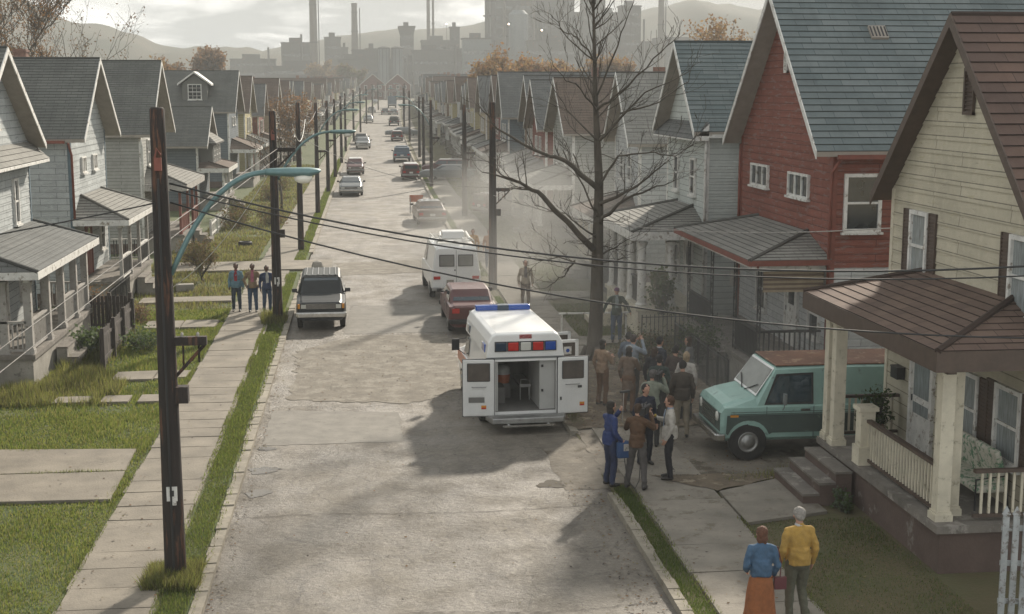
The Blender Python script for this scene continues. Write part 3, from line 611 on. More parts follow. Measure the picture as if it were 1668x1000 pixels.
# side dormer facing the camera
dr = MB(); dr.box(5.0, 6.6, 1.3, 2.6, 7.2, 8.2); dr.build('dormer', 'bluewhite', h)
b = MB(); b.lap((4.7, 3.0, 8.15), (6.9, 3.0, 8.15), (6.9, .6, 8.95), (4.7, .6, 8.95), .2, .02) if 0 else b.lap((6.9, 3.0, 8.15), (4.7, 3.0, 8.15), (4.7, .6, 8.95), (6.9, .6, 8.95), .2, .02); b.box(4.7, 6.9, 2.96, 3.05, 8.02, 8.14); b.build('dormer_roof', ['r_lgrey'], h)
door(h, (0, 1.0, .9), F_, m='rtrim'); window(h, (0, -1.8, 2.2), F_, .8, 1.3)
porch(h, -1, -3.3, 3.4, 1.7, .9, 3.15, 3.95, m='r_lgrey', posts=[(-1.6, 3.25), (-1.6, 1.1), (-1.6, -1.1), (-1.6, -3.15)], pm='gtrim', pr=.06, k=1.6, fh=.14,
      rails=[(-1.6, 3.25, -1.6, 1.1), (-1.6, -1.1, -1.6, -3.15), (-1.55, 3.3, -.1, 3.3)], railm='iron', cap='trim', base='concrete', steps=(-.9, .9, 3, .3))
h = hroot(-1, 10.5, 71.9, 'pale grey clapboard house with grey roof and a brick chimney')
walls(h, 7.7, 13, 6.0, 9.3, 'palegrey', pitch=.16, fnd=.5)
rf = gable_roof(h, 7.7, 13, 6.0, 9.3, .6, .35, m='r_dgrey', pitch=.17)
b = MB(); b.box(6.0, 6.6, -.3, .3, 8.6, 10.0); b.box(5.95, 6.65, -.35, .35, 9.85, 9.95); b.build('chimney', 'brick', rf)
window(h, (3.5, 3.85, 4.4), (0, 1, 0), .8, 1.5, pane='pane', fm='bltrim'); window(h, (0, 1.8, 4.9), F_, .7, 1.3); window(h, (0, -1.8, 4.9), F_, .7, 1.3)
door(h, (0, .8, .9), F_); window(h, (0, -2, 2.2), F_, .8, 1.3); window(h, (2.5, 3.85, 2.0), (0, 1, 0), .8, 1.3, fm='bltrim')
pipe(h, [(-.02, 4.0, 5.6), (-.06, 3.9, 5.2), (-.06, 3.9, .6)], 'trim')
porch(h, -1, -3.6, 3.7, 1.8, .9, 3.3, 4.1, m='r_lgrey', posts=[(-1.7, 3.5), (-1.7, 1.6), (-1.7, -.4), (-1.7, -3.4)], pm='rtrim', pr=.06, k=1.6, fas='gtrim', rails=[(-1.7, 3.5, -1.7, 1.6), (-1.7, -.4, -1.7, -3.4)], railm='rtrim', cap='rtrim', base='concrete', steps=(.2, 1.4, 3, .3))
h = hroot(-1, 10.6, 95.5, 'small dark slate-sided cottage with a steep dark roof, behind the leafless shrub')
walls(h, 6.4, 11, 4.5, 6.7, 'slate', pitch=.2, fnd=.5); gable_roof(h, 6.4, 11, 4.5, 6.7, .7, .5, m='r_dgrey')
window(h, (0, 1.3, 3.6), F_, .8, 1.2); window(h, (0, -1.3, 3.6), F_, .8, 1.2); window(h, (3.0, 3.2, 3.4), (0, 1, 0), .8, 1.2); window(h, (3.0, 3.2, 1.6), (0, 1, 0), .7, 1.1)
b = MB(); b.box(-.9, 0, -2.4, 2.4, 2.7, 4.5); b.build('bay', 'palegrey', h)
b = MB(); b.lap((-1.2, 2.7, 4.45), (-1.2, -2.7, 4.45), (0, -1.2, 5.4), (0, 1.2, 5.4), .2, .02); b.lap((-1.2, -2.7, 4.45), (0, -2.7, 4.45), (0, -1.2, 5.4), (0, -1.2, 5.4), .2, .02); b.lap((0, 2.7, 4.45), (-1.2, 2.7, 4.45), (0, 1.2, 5.4), (0, 1.2, 5.4), .2, .02); b.box(-1.2, 0, -2.7, 2.7, 4.36, 4.44); b.build('bay_roof', ['r_lgrey'], h)
for y in (-1.6, 0, 1.6): window(h, (-.9, y, 3.6), F_, .9, 1.3, style='grid')
porch(h, -1, -3, 3.2, 1.7, .8, 2.75, 3.3, m='r_umber', posts=[(-1.6, 3.0), (-1.6, 1), (-1.6, -1), (-1.6, -2.9)], pm='trim', pr=.07, rails=[(-1.6, 3, -1.6, 1), (-1.6, -1, -1.6, -2.9)], railm='trim', cap='trim', base='concrete', steps=(-.6, .8, 3, .3))
h = hroot(-1, 10.4, 117, 'grey house with a small white-trimmed dormer on its roof slope')
walls(h, 8.6, 13, 6.2, 9.3, 'slate', pitch=.2); gable_roof(h, 8.6, 13, 6.2, 9.3, .6, .3, m='r_dgrey')
b = MB(); b.box(1.7, 3.7, 1.2, 3.3, 6.8, 8.35); b.build('dormer', 'palegrey', h)
gd = MB(); gd.slab([(1.7, 3.3, 8.35), (3.7, 3.3, 8.35), (2.7, 3.3, 9.1)], (0, -2.0, 0)); gd.build('dormer_gable', 'palegrey', h)
for s in (-1, 1):
    b = MB(); b.slab([(2.7, 3.6, 9.2), (2.7 + s * 1.35, 3.6, 8.22), (2.7 + s * 1.35, 3.6, 8.36), (2.7, 3.6, 9.34)], (0, -2.6, 0)); b.build('dormer_roof', 'trim', h)
window(h, (2.7, 3.3, 7.7), (0, 1, 0), 1.1, 1.25, style='grid')
for y in (-1, 1): window(h, (0, y, 5.3), F_, .8, .7)
porch(h, -1, -3.6, 3.7, 1.8, .8, 3.0, 3.8, m='r_umber', posts=[(-1.7, 3.5), (-1.7, 2.2), (-1.7, .8), (-1.7, -3.4)], pm='trim', pr=.09, k=1.6, base='concrete')
# ======== generic prototypes for the long rows
def generic(sd, wallk, roofk, W, ze, zr, label, Xw, Yc, pm='trim', style=0):
    h = hroot(sd, Xw, Yc, label)
    walls(h, W, 12, ze, zr, wallk, pitch=.22, fnd=.5); rf = gable_roof(h, W, 12, ze, zr, .55, .3, m=roofk, pitch=.25)
    if style % 2 == 0: b = MB(); b.box(5, 5.6, -.25, .25, zr - .6, zr + .75); b.build('chimney', 'brick', rf)
    for y in ((-1, 1) if W < 7.5 else (-1.7, 1.7)): window(h, (0, y, ze - 1.3), F_, .8, 1.3)
    window(h, (3, -sd * W / 2, ze - 1.4), (0, -sd, 0), .8, 1.3); window(h, (3.2, -sd * W / 2, 2.1), (0, -sd, 0), .8, 1.3)
    if style: window(h, (0, 0, ze + .9), F_, .6, .8)
    door(h, (0, .9, .8), F_); window(h, (0, -1.4, 2.1), F_, .9, 1.3)
    e = W / 2 - .2
    porch(h, sd, -e, e, 1.8, .75, 3.0, 3.75, m=['r_lgrey', 'r_umber', 'r_grey'][style % 3], posts=[(-1.68, -e + .12), (-1.68, -e / 3), (-1.68, e / 3), (-1.68, e - .12)], pm=pm, pr=.09, k=1.4, rails=[(-1.68, -e + .12, -1.68, -e / 3), (-1.68, e / 3, -1.68, e - .12)], railm=pm, cap=pm, base='concrete', steps=(-.8, .8, 3, .28), pitch=.3, balu=.25)
    return h
ORD = 'first second third fourth fifth sixth seventh eighth ninth tenth eleventh twelfth thirteenth fourteenth fifteenth sixteenth seventeenth eighteenth nineteenth twentieth'.split()
def ordn(k):
    k += 1
    if k <= 20: return ORD[k - 1]
    t = {2: 'twenty', 3: 'thirty', 4: 'forty', 5: 'fifty'}[k // 10 if k % 10 else k // 10]
    return (t + '-' + ORD[k % 10 - 1]) if k % 10 else {30: 'thirtieth', 40: 'fortieth'}[k]
PALS = [('ochre', 'r_umber'), ('brown', 'r_grey'), ('white', 'r_lgrey'), ('darkred', 'r_umber'), ('tan', 'r_grey'), ('slate', 'r_dgrey'), ('palegrey', 'r_grey')]
WORDS = {'ochre': 'yellow', 'brown': 'brown', 'white': 'white', 'darkred': 'dark red', 'tan': 'tan', 'slate': 'slate-grey', 'palegrey': 'pale grey'}
RWORD = {'r_umber': 'brown', 'r_grey': 'grey', 'r_lgrey': 'pale', 'r_dgrey': 'dark grey'}
proto = {}
cntr = {-1: 0, 1: 0}
def place(sd, wallk, roofk, Yc, W=6.6, ze=6.1, zr=9.2, style=0, dx=0):
    side = 'left' if sd < 0 else 'right'; k = cntr[sd]; cntr[sd] += 1
    lab = f'{WORDS[wallk]} gabled house with {RWORD[roofk]} roof, {ordn(k + 7 if sd < 0 else k + 3)} house up the {side} side'
    key = (sd, wallk, roofk, W, style); c = xc(Yc)
    X = c + sd * (11.4 if sd < 0 else 9.9) + (0 if sd < 0 else 0) + sd * dx
    if key not in proto:
        h = generic(sd, wallk, roofk, W, ze, zr, lab, X, Yc, pm=random.choice(['trim', 'gtrim', 'ctrim']), style=style); proto[key] = h
    else: h = dup(proto[key], (0, 0, 0), 0, lab)
    rr_ = random.Random(int(Yc * 7) + sd); f = rr_.uniform(.90, 1.05) if Yc < 150 else (rr_.uniform(.74, .90) if sd < 0 else rr_.uniform(.80, .95)); h.scale = (rr_.uniform(.85, 1.1), rr_.uniform(.86, 1.04), f); X += sd * rr_.uniform(-.5, 1.0)
    sl = 2 * 4.8e-5 * Yc
    h.location = (X, Yc, gz(Yc) + GD - .03); h.rotation_euler = (0, 0, (0 if sd > 0 else PI) - math.atan(sl))
    return h
seqL = ['ochre', 'darkred', 'tan', 'ochre', 'slate', 'brown', 'palegrey', 'white', 'darkred', 'tan']
roofL = ['r_umber', 'r_grey', 'r_umber', 'r_umber', 'r_dgrey', 'r_umber', 'r_grey', 'r_grey', 'r_umber', 'r_grey']
y = 128.5; k = 0
while y < 470:
    i = k % 10; place(-1, seqL[i], roofL[i], y, W=[7, 6.4, 7][i % 3], ze=[6.1, 5.8, 6.3][i % 3], zr=[9.2, 8.9, 9.4][i % 3], style=i % 3); y += [9.7, 10.1, 9.4, 11][k % 4]; k += 1
place(1, 'white', 'r_lgrey', 57.6, 6.2, 6.5, 9.4, 1, .6); place(1, 'palegrey', 'r_umber', 76.0, 8.4, 6.0, 8.9, 0); place(1, 'darkred', 'r_grey', 87.5, 7, 6.0, 9.0, 2)
y = 98; k = 0
seqR = ['brown', 'slate', 'darkred', 'tan', 'darkred', 'ochre', 'brown', 'palegrey', 'white', 'ochre']; roofR = ['r_grey', 'r_grey', 'r_umber', 'r_grey', 'r_dgrey', 'r_umber', 'r_grey', 'r_grey', 'r_umber', 'r_umber']
while y < 470:
    i = k % 10; place(1, seqR[i], roofR[i], y, W=[7, 6.6, 7][i % 3], ze=[6.1, 5.8, 6.3][i % 3], zr=[9.2, 8.9, 9.4][i % 3], style=i % 3); y += [9.8, 10.3, 9.5, 10.8][k % 4]; k += 1
# two red-brick gabled buildings closing the street, and a long shed roof row each side
M['rbrick'] = boards('red_brick', (.17, .07, .055), (.13, .055, .045), .25, .08, .012, stain=.3)
for X, lab in ((5.6, 'red-brick gabled building closing the street, the left one of the pair'), (14.6, 'red-brick gabled building closing the street, the right one of the pair')):
    h = empty('brick_building', (X, 500, gz(480)), R(90) + 0, lab, 'building', 'brick buildings at the end of the street'); h.rotation_euler = (0, 0, R(90))
    walls(h, 9.2, 14, 5.4, 9.2, 'rbrick', pitch=5, fnd=.3, lip=.0); gable_roof(h, 9.2, 14, 5.4, 9.2, .4, .3, m='r_grey', pitch=.4)
    for yy in (-2.6, 0, 2.6):
        for zz in (2.0, 4.6): window(h, (0, yy, zz), F_, 1.1, 1.3, fr=.12)
    b = MB(); b.box(-1.6, 0, -4.2, 4.2, 3.1, 3.3); b.build('awning', 'gtrim', h); b = MB()
    for yy in (-4, 0, 4): b.box(-1.55, -1.4, yy - .08, yy + .08, 0, 3.1)
    b.build('awning_post', 'trim', h)
# ---------------------------------------------------------------- hills
def hills(name, prof, Y, depth, z0, m, seed, k=.68):
    prof = [(x * k, 8.06 + (z - 8.06) * k) for x, z in prof]; Y *= k; depth *= k
    rnd = random.Random(seed); b = MB(); g = []; n = 9
    xs = [prof[0][0] + (prof[-1][0] - prof[0][0]) * i / 160 for i in range(161)]
    def top(x):
        for (a, za), (c, zc) in zip(prof, prof[1:]):
            if a <= x <= c: return za + (zc - za) * (x - a) / (c - a)
        return prof[-1][1]
    for x in xs:
        col = []
        for j in range(n + 1):
            f = j / n; yy = Y - depth * (1 - f); z = z0 + (top(x) - z0) * smoothstep(0, 1, f) ** 1.0
            z += noise.noise(V((x * .02, yy * .02, seed))) * 9 * math.sin(PI * f) + noise.noise(V((x * .09, yy * .09, seed))) * (2.2 if f > .6 else 3)
            col.append((x, yy, z))
        g.append(b.vs(col))
    for a, c in zip(g, g[1:]):
        for j in range(n): b.idx([a + j, c + j, c + j + 1, a + j + 1])
    o = b.build(name, m, smooth=True); return struct(o)
M['hill'] = mat('wooded_hill', (.045, .055, .035), .95, col2=(.10, .08, .055), vs=.035, bump=2, bs=.3, detail=12)
hills('hills', [(-900, 175), (-760, 150), (-640, 138), (-423, 119.4), (-318.5, 104.3), (-287, 84), (-277, 79), (-253, 68), (-218, 63), (-191, 53), (-172, 46), (-141, 47), (-102, 46), (-63, 40), (-12, 28), (40, 5)], 1300, 300, 2, 'hill', 3)
hills('hills', [(-250, 40), (-134, 49), (-82, 62.5), (-45, 67), (-15, 73), (30, 79), (90, 82), (135, 85), (158, 89), (242, 99), (319, 99), (381, 111), (412, 118.5), (451, 115), (506, 108), (595, 97), (856, 75), (1200, 70)], 1700, 350, 2, 'hill', 8)
# ---------------------------------------------------------------- factory
M['steel'] = mat('stained_steel', (.06, .064, .066), .8, metal=.2, var=.4, vs=.12, stretch=(1, 1, .3), spots=.2, spotcol=(.10, .06, .045), spotscale=.3)
M['steeld'] = mat('sooty_steel', (.035, .035, .038), .85, var=.4, vs=.15, spots=.2, spotcol=(.10, .06, .045), spotscale=.3)
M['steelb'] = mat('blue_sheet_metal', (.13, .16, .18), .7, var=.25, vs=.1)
M['sbrick'] = mat('stack_brick', (.13, .115, .10), .9, var=.3, vs=.08)
LAMP = bpy.data.materials.new('plant_lamp'); LAMP.use_nodes = True; LAMP.node_tree.nodes['Principled BSDF'].inputs['Emission Color'].default_value = (1, .75, .55, 1); LAMP.node_tree.nodes['Principled BSDF'].inputs['Emission Strength'].default_value = 14
M['lampe'] = LAMP
ZB = 3.5
def fthing(name, X, Y, lab, cat): return empty(name, (X, Y, ZB), 0, lab, cat, 'plant beyond the street')
def stack(X, Y, z, r0, r1, lab, ladder=True):
    h = fthing('smokestack', X, Y, lab, 'smokestack'); b = MB(); b.lathe((0, 0, 0), (0, 0, 1), [(r0, 0), (r1, z - ZB - 2), (r1 * 1.12, z - ZB - 1.5), (r1 * 1.12, z - ZB)], 20); b.build('shaft', 'sbrick', h, smooth=False)
    b = MB()
    for q in range(4): b.lathe((0, 0, (z - ZB) * (.3 + .2 * q)), (0, 0, 1), [(r0 + (r1 - r0) * (.3 + .2 * q) + .25, 0), (r0 + (r1 - r0) * (.3 + .2 * q) + .25, .5)], 16)
    b.build('band', 'steeld', h)
    if ladder: b = MB(); b.box(r0 + .2, r0 + .7, -.3, .3, 0, (z - ZB) * .95); b.build('ladder', 'steeld', h)
stack(-21.3, 700, 96, 2.2, 1.45, 'tall pale smokestack rising out of frame, leftmost of the stacks')
stack(-.9, 760, 54.5, 2.4, 1.5, 'shorter brick smokestack giving off faint smoke')
stack(41.4, 800, 90, 1.1, .9, 'thin tall smokestack in the middle of the skyline', False)
stack(44.2, 801, 88, .75, .6, 'thinnest stack standing beside the thin tall smokestack', False)
stack(155.9, 700, 78, 1.9, 1.4, 'tall smokestack right of the big mill, by the bare tree top')
def block(name, X0, X1, Y, z0, z1, lab, m='steel', dep=18, rib=4., pent=True, cat='factory'):
    h = fthing(name, (X0 + X1) / 2, Y, lab, cat); w2 = (X1 - X0) / 2; H = z1 - ZB; b = MB(); b.box(-w2, w2, 0, dep, 0, H)
    n = max(2, int(2 * w2 / rib))
    for q in range(n + 1): x = -w2 + 2 * w2 * q / n; b.box(x - .25, x + .25, -.5, 0, 0, H - .3)
    b.build('wall', m, h)
    b = MB(); b.box(-w2 - .5, w2 + .5, -.8, dep + .5, H, H + .7); 
    if pent: b.box(-w2 * .5, w2 * .3, 3, dep - 4, H + .7, H + 3.2)
    b.build('roof', 'steeld', h)
    b = MB(); k = max(1, int(H / 5))
    for j in range(k): b.box(-w2 + .6, w2 - .6, -.15, 0, 2 + j * 5, 3.6 + j * 5)
    b.build('window_band', 'pane', h); return h
block('boiler_house', -39.9, -24.4, 750, 0, 32.5, 'dark grey boxy boiler house at the left end of the plant', 'steel')
block('mill_building', -17.6, -9, 780, 0, 36.5, 'small boxy works building between the two left smokestacks', 'steel', 12)
block('mill_building', -8.6, -5, 782, 0, 31, 'narrow works annexe left of the shorter smokestack', 'steeld', 10)
h = block('hopper_tower', 24.0, 31.0, 760, 0, 41.5, 'flared grey hopper tower left of the thin smokestack', 'steel', 8); b = MB(); b.hexa([(-3.6, -.7, 34), (3.6, -.7, 34), (3.6, 8.4, 34), (-3.6, 8.4, 34), (-4.8, -1.5, 39), (4.8, -1.5, 39), (4.8, 9.4, 39), (-4.8, 9.4, 39)]); b.build('hopper', 'steeld', h)
for x, lab in ((12.6, 'pair of ribbed silos over the street end, the left silo'), (18.6, 'pair of ribbed silos over the street end, the right silo')):
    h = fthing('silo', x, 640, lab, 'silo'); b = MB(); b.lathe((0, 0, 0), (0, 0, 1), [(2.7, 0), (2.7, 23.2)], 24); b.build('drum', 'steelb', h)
    b = MB(); b.lathe((0, 0, 23.2), (0, 0, 1), [(2.9, 0), (2.9, .5), (1.0, 1.2)], 24); b.build('cap', 'steeld', h)
    b = MB()
    for q in range(10): b.box(2.75 * math.cos(q * .63) - .12, 2.75 * math.cos(q * .63) + .12, 2.75 * math.sin(q * .63) - .12, 2.75 * math.sin(q * .63) + .12, 0, 23)
    b.build('rib', 'steeld', h)
block('mill_shed', -9, 24, 690, 0, 22.5, 'long low grey mill shed behind the street end', 'steel', 20, 5)
block('mill_shed', 26, 68, 700, 0, 24.5, 'long grey mill shed below the big mill', 'steel', 20, 5)
block('mill_shed', -45, -9.5, 688, 0, 19, 'low shed at the foot of the boiler house', 'steeld', 20, 5)
block('mill_shed', 36.8, 55, 780, 0, 35, 'dark stepped ore bin below the thin smokestacks', 'steeld', 18, 5)
block('ore_bridge', 52, 57, 770, 0, 42, 'small dark tower on the ore bin', 'steeld', 6, 3)
M['plantg'] = mat('plant_cladding', (.07, .07, .068), .8, var=.6, vs=.08, stretch=(1, 1, .35), spots=.25, spotcol=(.11, .065, .045), spotscale=.15)
block('blast_furnace', 71.9, 96, 735, 0, 66, 'huge blocky mill tower behind the bare tree, its left bay', 'plantg', 30, 6)
block('blast_furnace', 98, 117, 742, 0, 62, 'huge blocky mill tower behind the bare tree, its right bay', 'steel', 30, 4)
block('mill_building', 117, 151, 745, 0, 49, 'broad grey mill hall right of the mill towers', 'plantg', 30, 6)
block('mill_building', 151, 200, 730, 0, 33, 'low mill hall at the right end of the plant', 'steel', 30, 6)
for i in range(2):
    h = fthing('gas_column', 67.6 + i * 3.2, 716, ['slim dark column at the left edge of the mill tower', 'slim dark column touching the mill tower'][i], 'column'); b = MB(); b.lathe((0, 0, 0), (0, 0, 1), [(1.3, 0), (1.3, 50), (1.5, 50.3), (1.5, 51)], 14); b.build('drum', 'steeld', h); b = MB(); b.box(-2, 2, -2, 2, 30, 30.6); b.box(-2, 2, -2, 2, 42, 42.6); b.build('platform', 'steeld', h)
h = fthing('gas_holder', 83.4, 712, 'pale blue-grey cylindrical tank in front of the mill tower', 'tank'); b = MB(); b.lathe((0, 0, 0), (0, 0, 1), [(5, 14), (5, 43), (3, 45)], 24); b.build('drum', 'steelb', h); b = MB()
for q in range(6): a = q * PI / 3; b.box(4.6 * math.cos(a) - .3, 4.6 * math.cos(a) + .3, 4.6 * math.sin(a) - .3, 4.6 * math.sin(a) + .3, 0, 14)
b.build('leg', 'steeld', h)
h = fthing('conveyor', 60, 705, 'inclined conveyor gallery climbing to the mill tower', 'conveyor'); b = MB(); b.hexa([(-34, -2, 12), (-34, 2, 12), (12, 2, 30), (12, -2, 30), (-34, -2, 15), (-34, 2, 15), (12, 2, 33), (12, -2, 33)]); b.build('gallery', 'steel', h); b = MB()
for x in (-28, -14, 0, 10): b.box(x - .4, x + .4, -1, 1, 0, 12.5 + (x + 34) * .39)
b.build('trestle', 'steeld', h)
for i in range(9):   # pipes up the tower faces
    X = 73 + i * 5.2; h = fthing('process_pipe', X, 733 if X < 97 else 740, f'vertical process pipe on the mill tower, {ORD[i]} from its left edge', 'pipe'); b = MB(); r_ = .5 + .35 * (i % 3); b.tube([(0, -1.5, 0), (0, -1.5, 38 + (i * 37) % 22), (1.5, 0.5, 41 + (i * 37) % 22)], r_, 8); b.build('tube', ['steeld', 'sbrick', 'steel'][i % 3], h)
for i, (X, Y, z) in enumerate(((77, 700, 41), (94, 700, 38), (50, 770, 44), (1.5, 640, 15), (-19, 640, 19))):
    h = fthing('floodlight', X, Y, ['lit lamp low on the mill tower, left one', 'lit lamp by the blue-grey tank', 'lit lamp by the thin smokestacks', 'lit lamp beside the ribbed silos', 'lit lamp below the left smokestack'][i], 'lamp'); b = MB(); b.ell((0, 0, z - ZB), (.35, .35, .35), 0, 8, 6); b.build('bulb', 'lampe', h); b = MB(); b.tube([(0, .3, 0), (0, .3, z - ZB)], .12, 6); b.build('mast', 'steeld', h)

for i, (X, Y, w2, z, mm) in enumerate(((-56, 760, 12, 24, 'steeld'), (2, 700, 8, 25, 'steel'), (7.6, 702, 3, 28, 'steeld'), (37, 690, 9, 27, 'steel'), (60, 690, 7, 33, 'steelb'), (70, 690, 6, 27, 'steeld'), (100, 690, 14, 32, 'steel'), (124, 690, 12, 27, 'steeld'), (140, 700, 5, 50, 'steeld'), (128, 742, 6, 57, 'steel'))):
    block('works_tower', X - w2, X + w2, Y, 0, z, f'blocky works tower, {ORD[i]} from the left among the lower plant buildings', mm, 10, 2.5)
for i, (X, Y, z) in enumerate(((-46, 735, 30), (-29, 740, 37), (22, 735, 30), (49, 690, 30), (106, 700, 52), (112, 702, 44), (148, 705, 44))):
    h = fthing('lattice_mast', X, Y, f'thin lattice mast or vent stack, {ORD[i]} from the left of the plant', 'mast'); b = MB(); b.tube([(0, 0, 0), (0, 0, z - ZB)], .55, 8); b.tube([(-1.3, 0, z * .55), (1.3, 0, z * .55)], .3, 6); b.build('mast', 'steeld', h)
# ---------------------------------------------------------------- vehicles (local: rear at y=0, nose at +y)
def paint(n, c, rough=.35, var=.12, spots=0, sc=(.1, .05, .03), ss=3): M[n] = mat('paint_' + n, c, rough, var=var, vs=1.2, spots=spots, spotcol=sc, spotscale=ss, coat=.3)
paint('p_white', (.76, .76, .74), .3, .08); paint('p_teal', (.29, .46, .41), .5, .25, .12, (.16, .23, .20), 4); paint('p_tealdark', (.055, .085, .075), .5, .3, .12, (.12, .18, .15), 3)
paint('p_rust', (.20, .095, .055), .8, .45, .25, (.30, .20, .13), 3); M['p_char'] = mat('charcoal_paint', (.022, .026, .028), .5, var=.3, spec=.3); paint('p_silver', (.15, .165, .165), .35, .15); paint('p_red', (.085, .014, .013), .45, .25)
paint('p_brown', (.16, .11, .08), .4, .2); paint('p_grey', (.17, .18, .18), .35, .2); paint('p_blue', (.10, .15, .20), .4, .2); paint('p_orange', (.42, .12, .05), .4, .1)
paint('l_red', (.45, .02, .015), .2, .1); paint('l_blue', (.01, .07, .35), .2, .2); paint('l_clear', (.55, .55, .5), .15, .1); paint('l_amber', (.6, .25, .03), .2, .1); paint('l_bd', (.01, .03, .06), .15, .1)
def sect(y, hw, zt, wt, zb, belt):
    bz = min(belt, zt - .05); g = min(bz + .03, zt - .03)
    h = [(hw * .84, zb), (hw * .97, zb + .09), (hw, zb + .5 * (bz - zb)), (hw - .02, bz), (max(wt, hw - .05 if zt > belt + .12 else wt), g), (wt + (0 if zt < belt + .12 else 0), zt - .045), (wt - .07, zt)]
    return [(x, y, z) for x, z in h] + [(-x, y, z) for x, z in reversed(h)]
def loft(b, secs, m=0, cap0=True, cap1=True):
    rs = [b.vs(s_) for s_ in secs]; n = len(secs[0])
    for a, c in zip(rs, rs[1:]):
        for q in range(n): r = (q + 1) % n; b.idx([a + q, c + q, c + r, a + r], m)
    if cap0: b.idx([rs[0] + q for q in range(n)], m)
    if cap1: b.idx([rs[-1] + q for q in reversed(range(n))], m)
def cut(o, cyls):
    for (x0, x1, y, z, r) in cyls:
        b = MB(); b.lathe((x0, y, z), (1, 0, 0), [(r, 0), (r, x1 - x0)], 28); c = b.build('cutter', 'grime'); md = o.modifiers.new('bool', 'BOOLEAN'); md.operation = 'DIFFERENCE'; md.object = c; md.solver = 'EXACT'
        dg = bpy.context.evaluated_depsgraph_get(); me = bpy.data.meshes.new_from_object(o.evaluated_get(dg)); o.modifiers.clear(); o.data = me; bpy.data.objects.remove(c)
def wheel(par, x, y, r=.33, wd=.2, rim='alu', side=1, hub=.62):
    b = MB(); b.lathe((x - side * wd / 2, y, r), (side, 0, 0), [(r * .62, 0), (r * .95, .01), (r, .04), (r, wd - .04), (r * .95, wd - .01), (r * hub, wd), (r * (hub - .04), wd - .04)], 26)
    o = b.build('wheel', 'rubber', par, smooth=False)
    b = MB(); b.lathe((x, y, r), (side, 0, 0), [(r * hub, wd / 2 - .05), (r * hub, wd / 2 + .004), (r * (hub - .08), wd / 2 - .01), (r * .36, wd / 2 - .035), (r * .3, wd / 2 + .015), (r * .12, wd / 2 + .03), (.01, wd / 2 + .03)], 26)
    b.build('rim', rim, o, smooth=True); return o
def xw(z, hw, wt, belt, zt): t = (z - belt) / max(.01, zt - .045 - belt); return (hw - .05) + (wt - hw + .05) * t
def quadp(par, name, P, off, m, th=.004):
    P = [V(p) for p in P]; n = (P[1] - P[0]).cross(P[3] - P[0]).normalized(); 
    if n.dot(V(off)) < 0: n = -n
    b = MB(); b.slab([p + n * .003 for p in P], n * th) if (P[1] - P[0]).cross(P[3] - P[0]).dot(n) < 0 else b.slab([p + n * (.003 + th) for p in P], -n * th)
    return b.build(name, m, par)
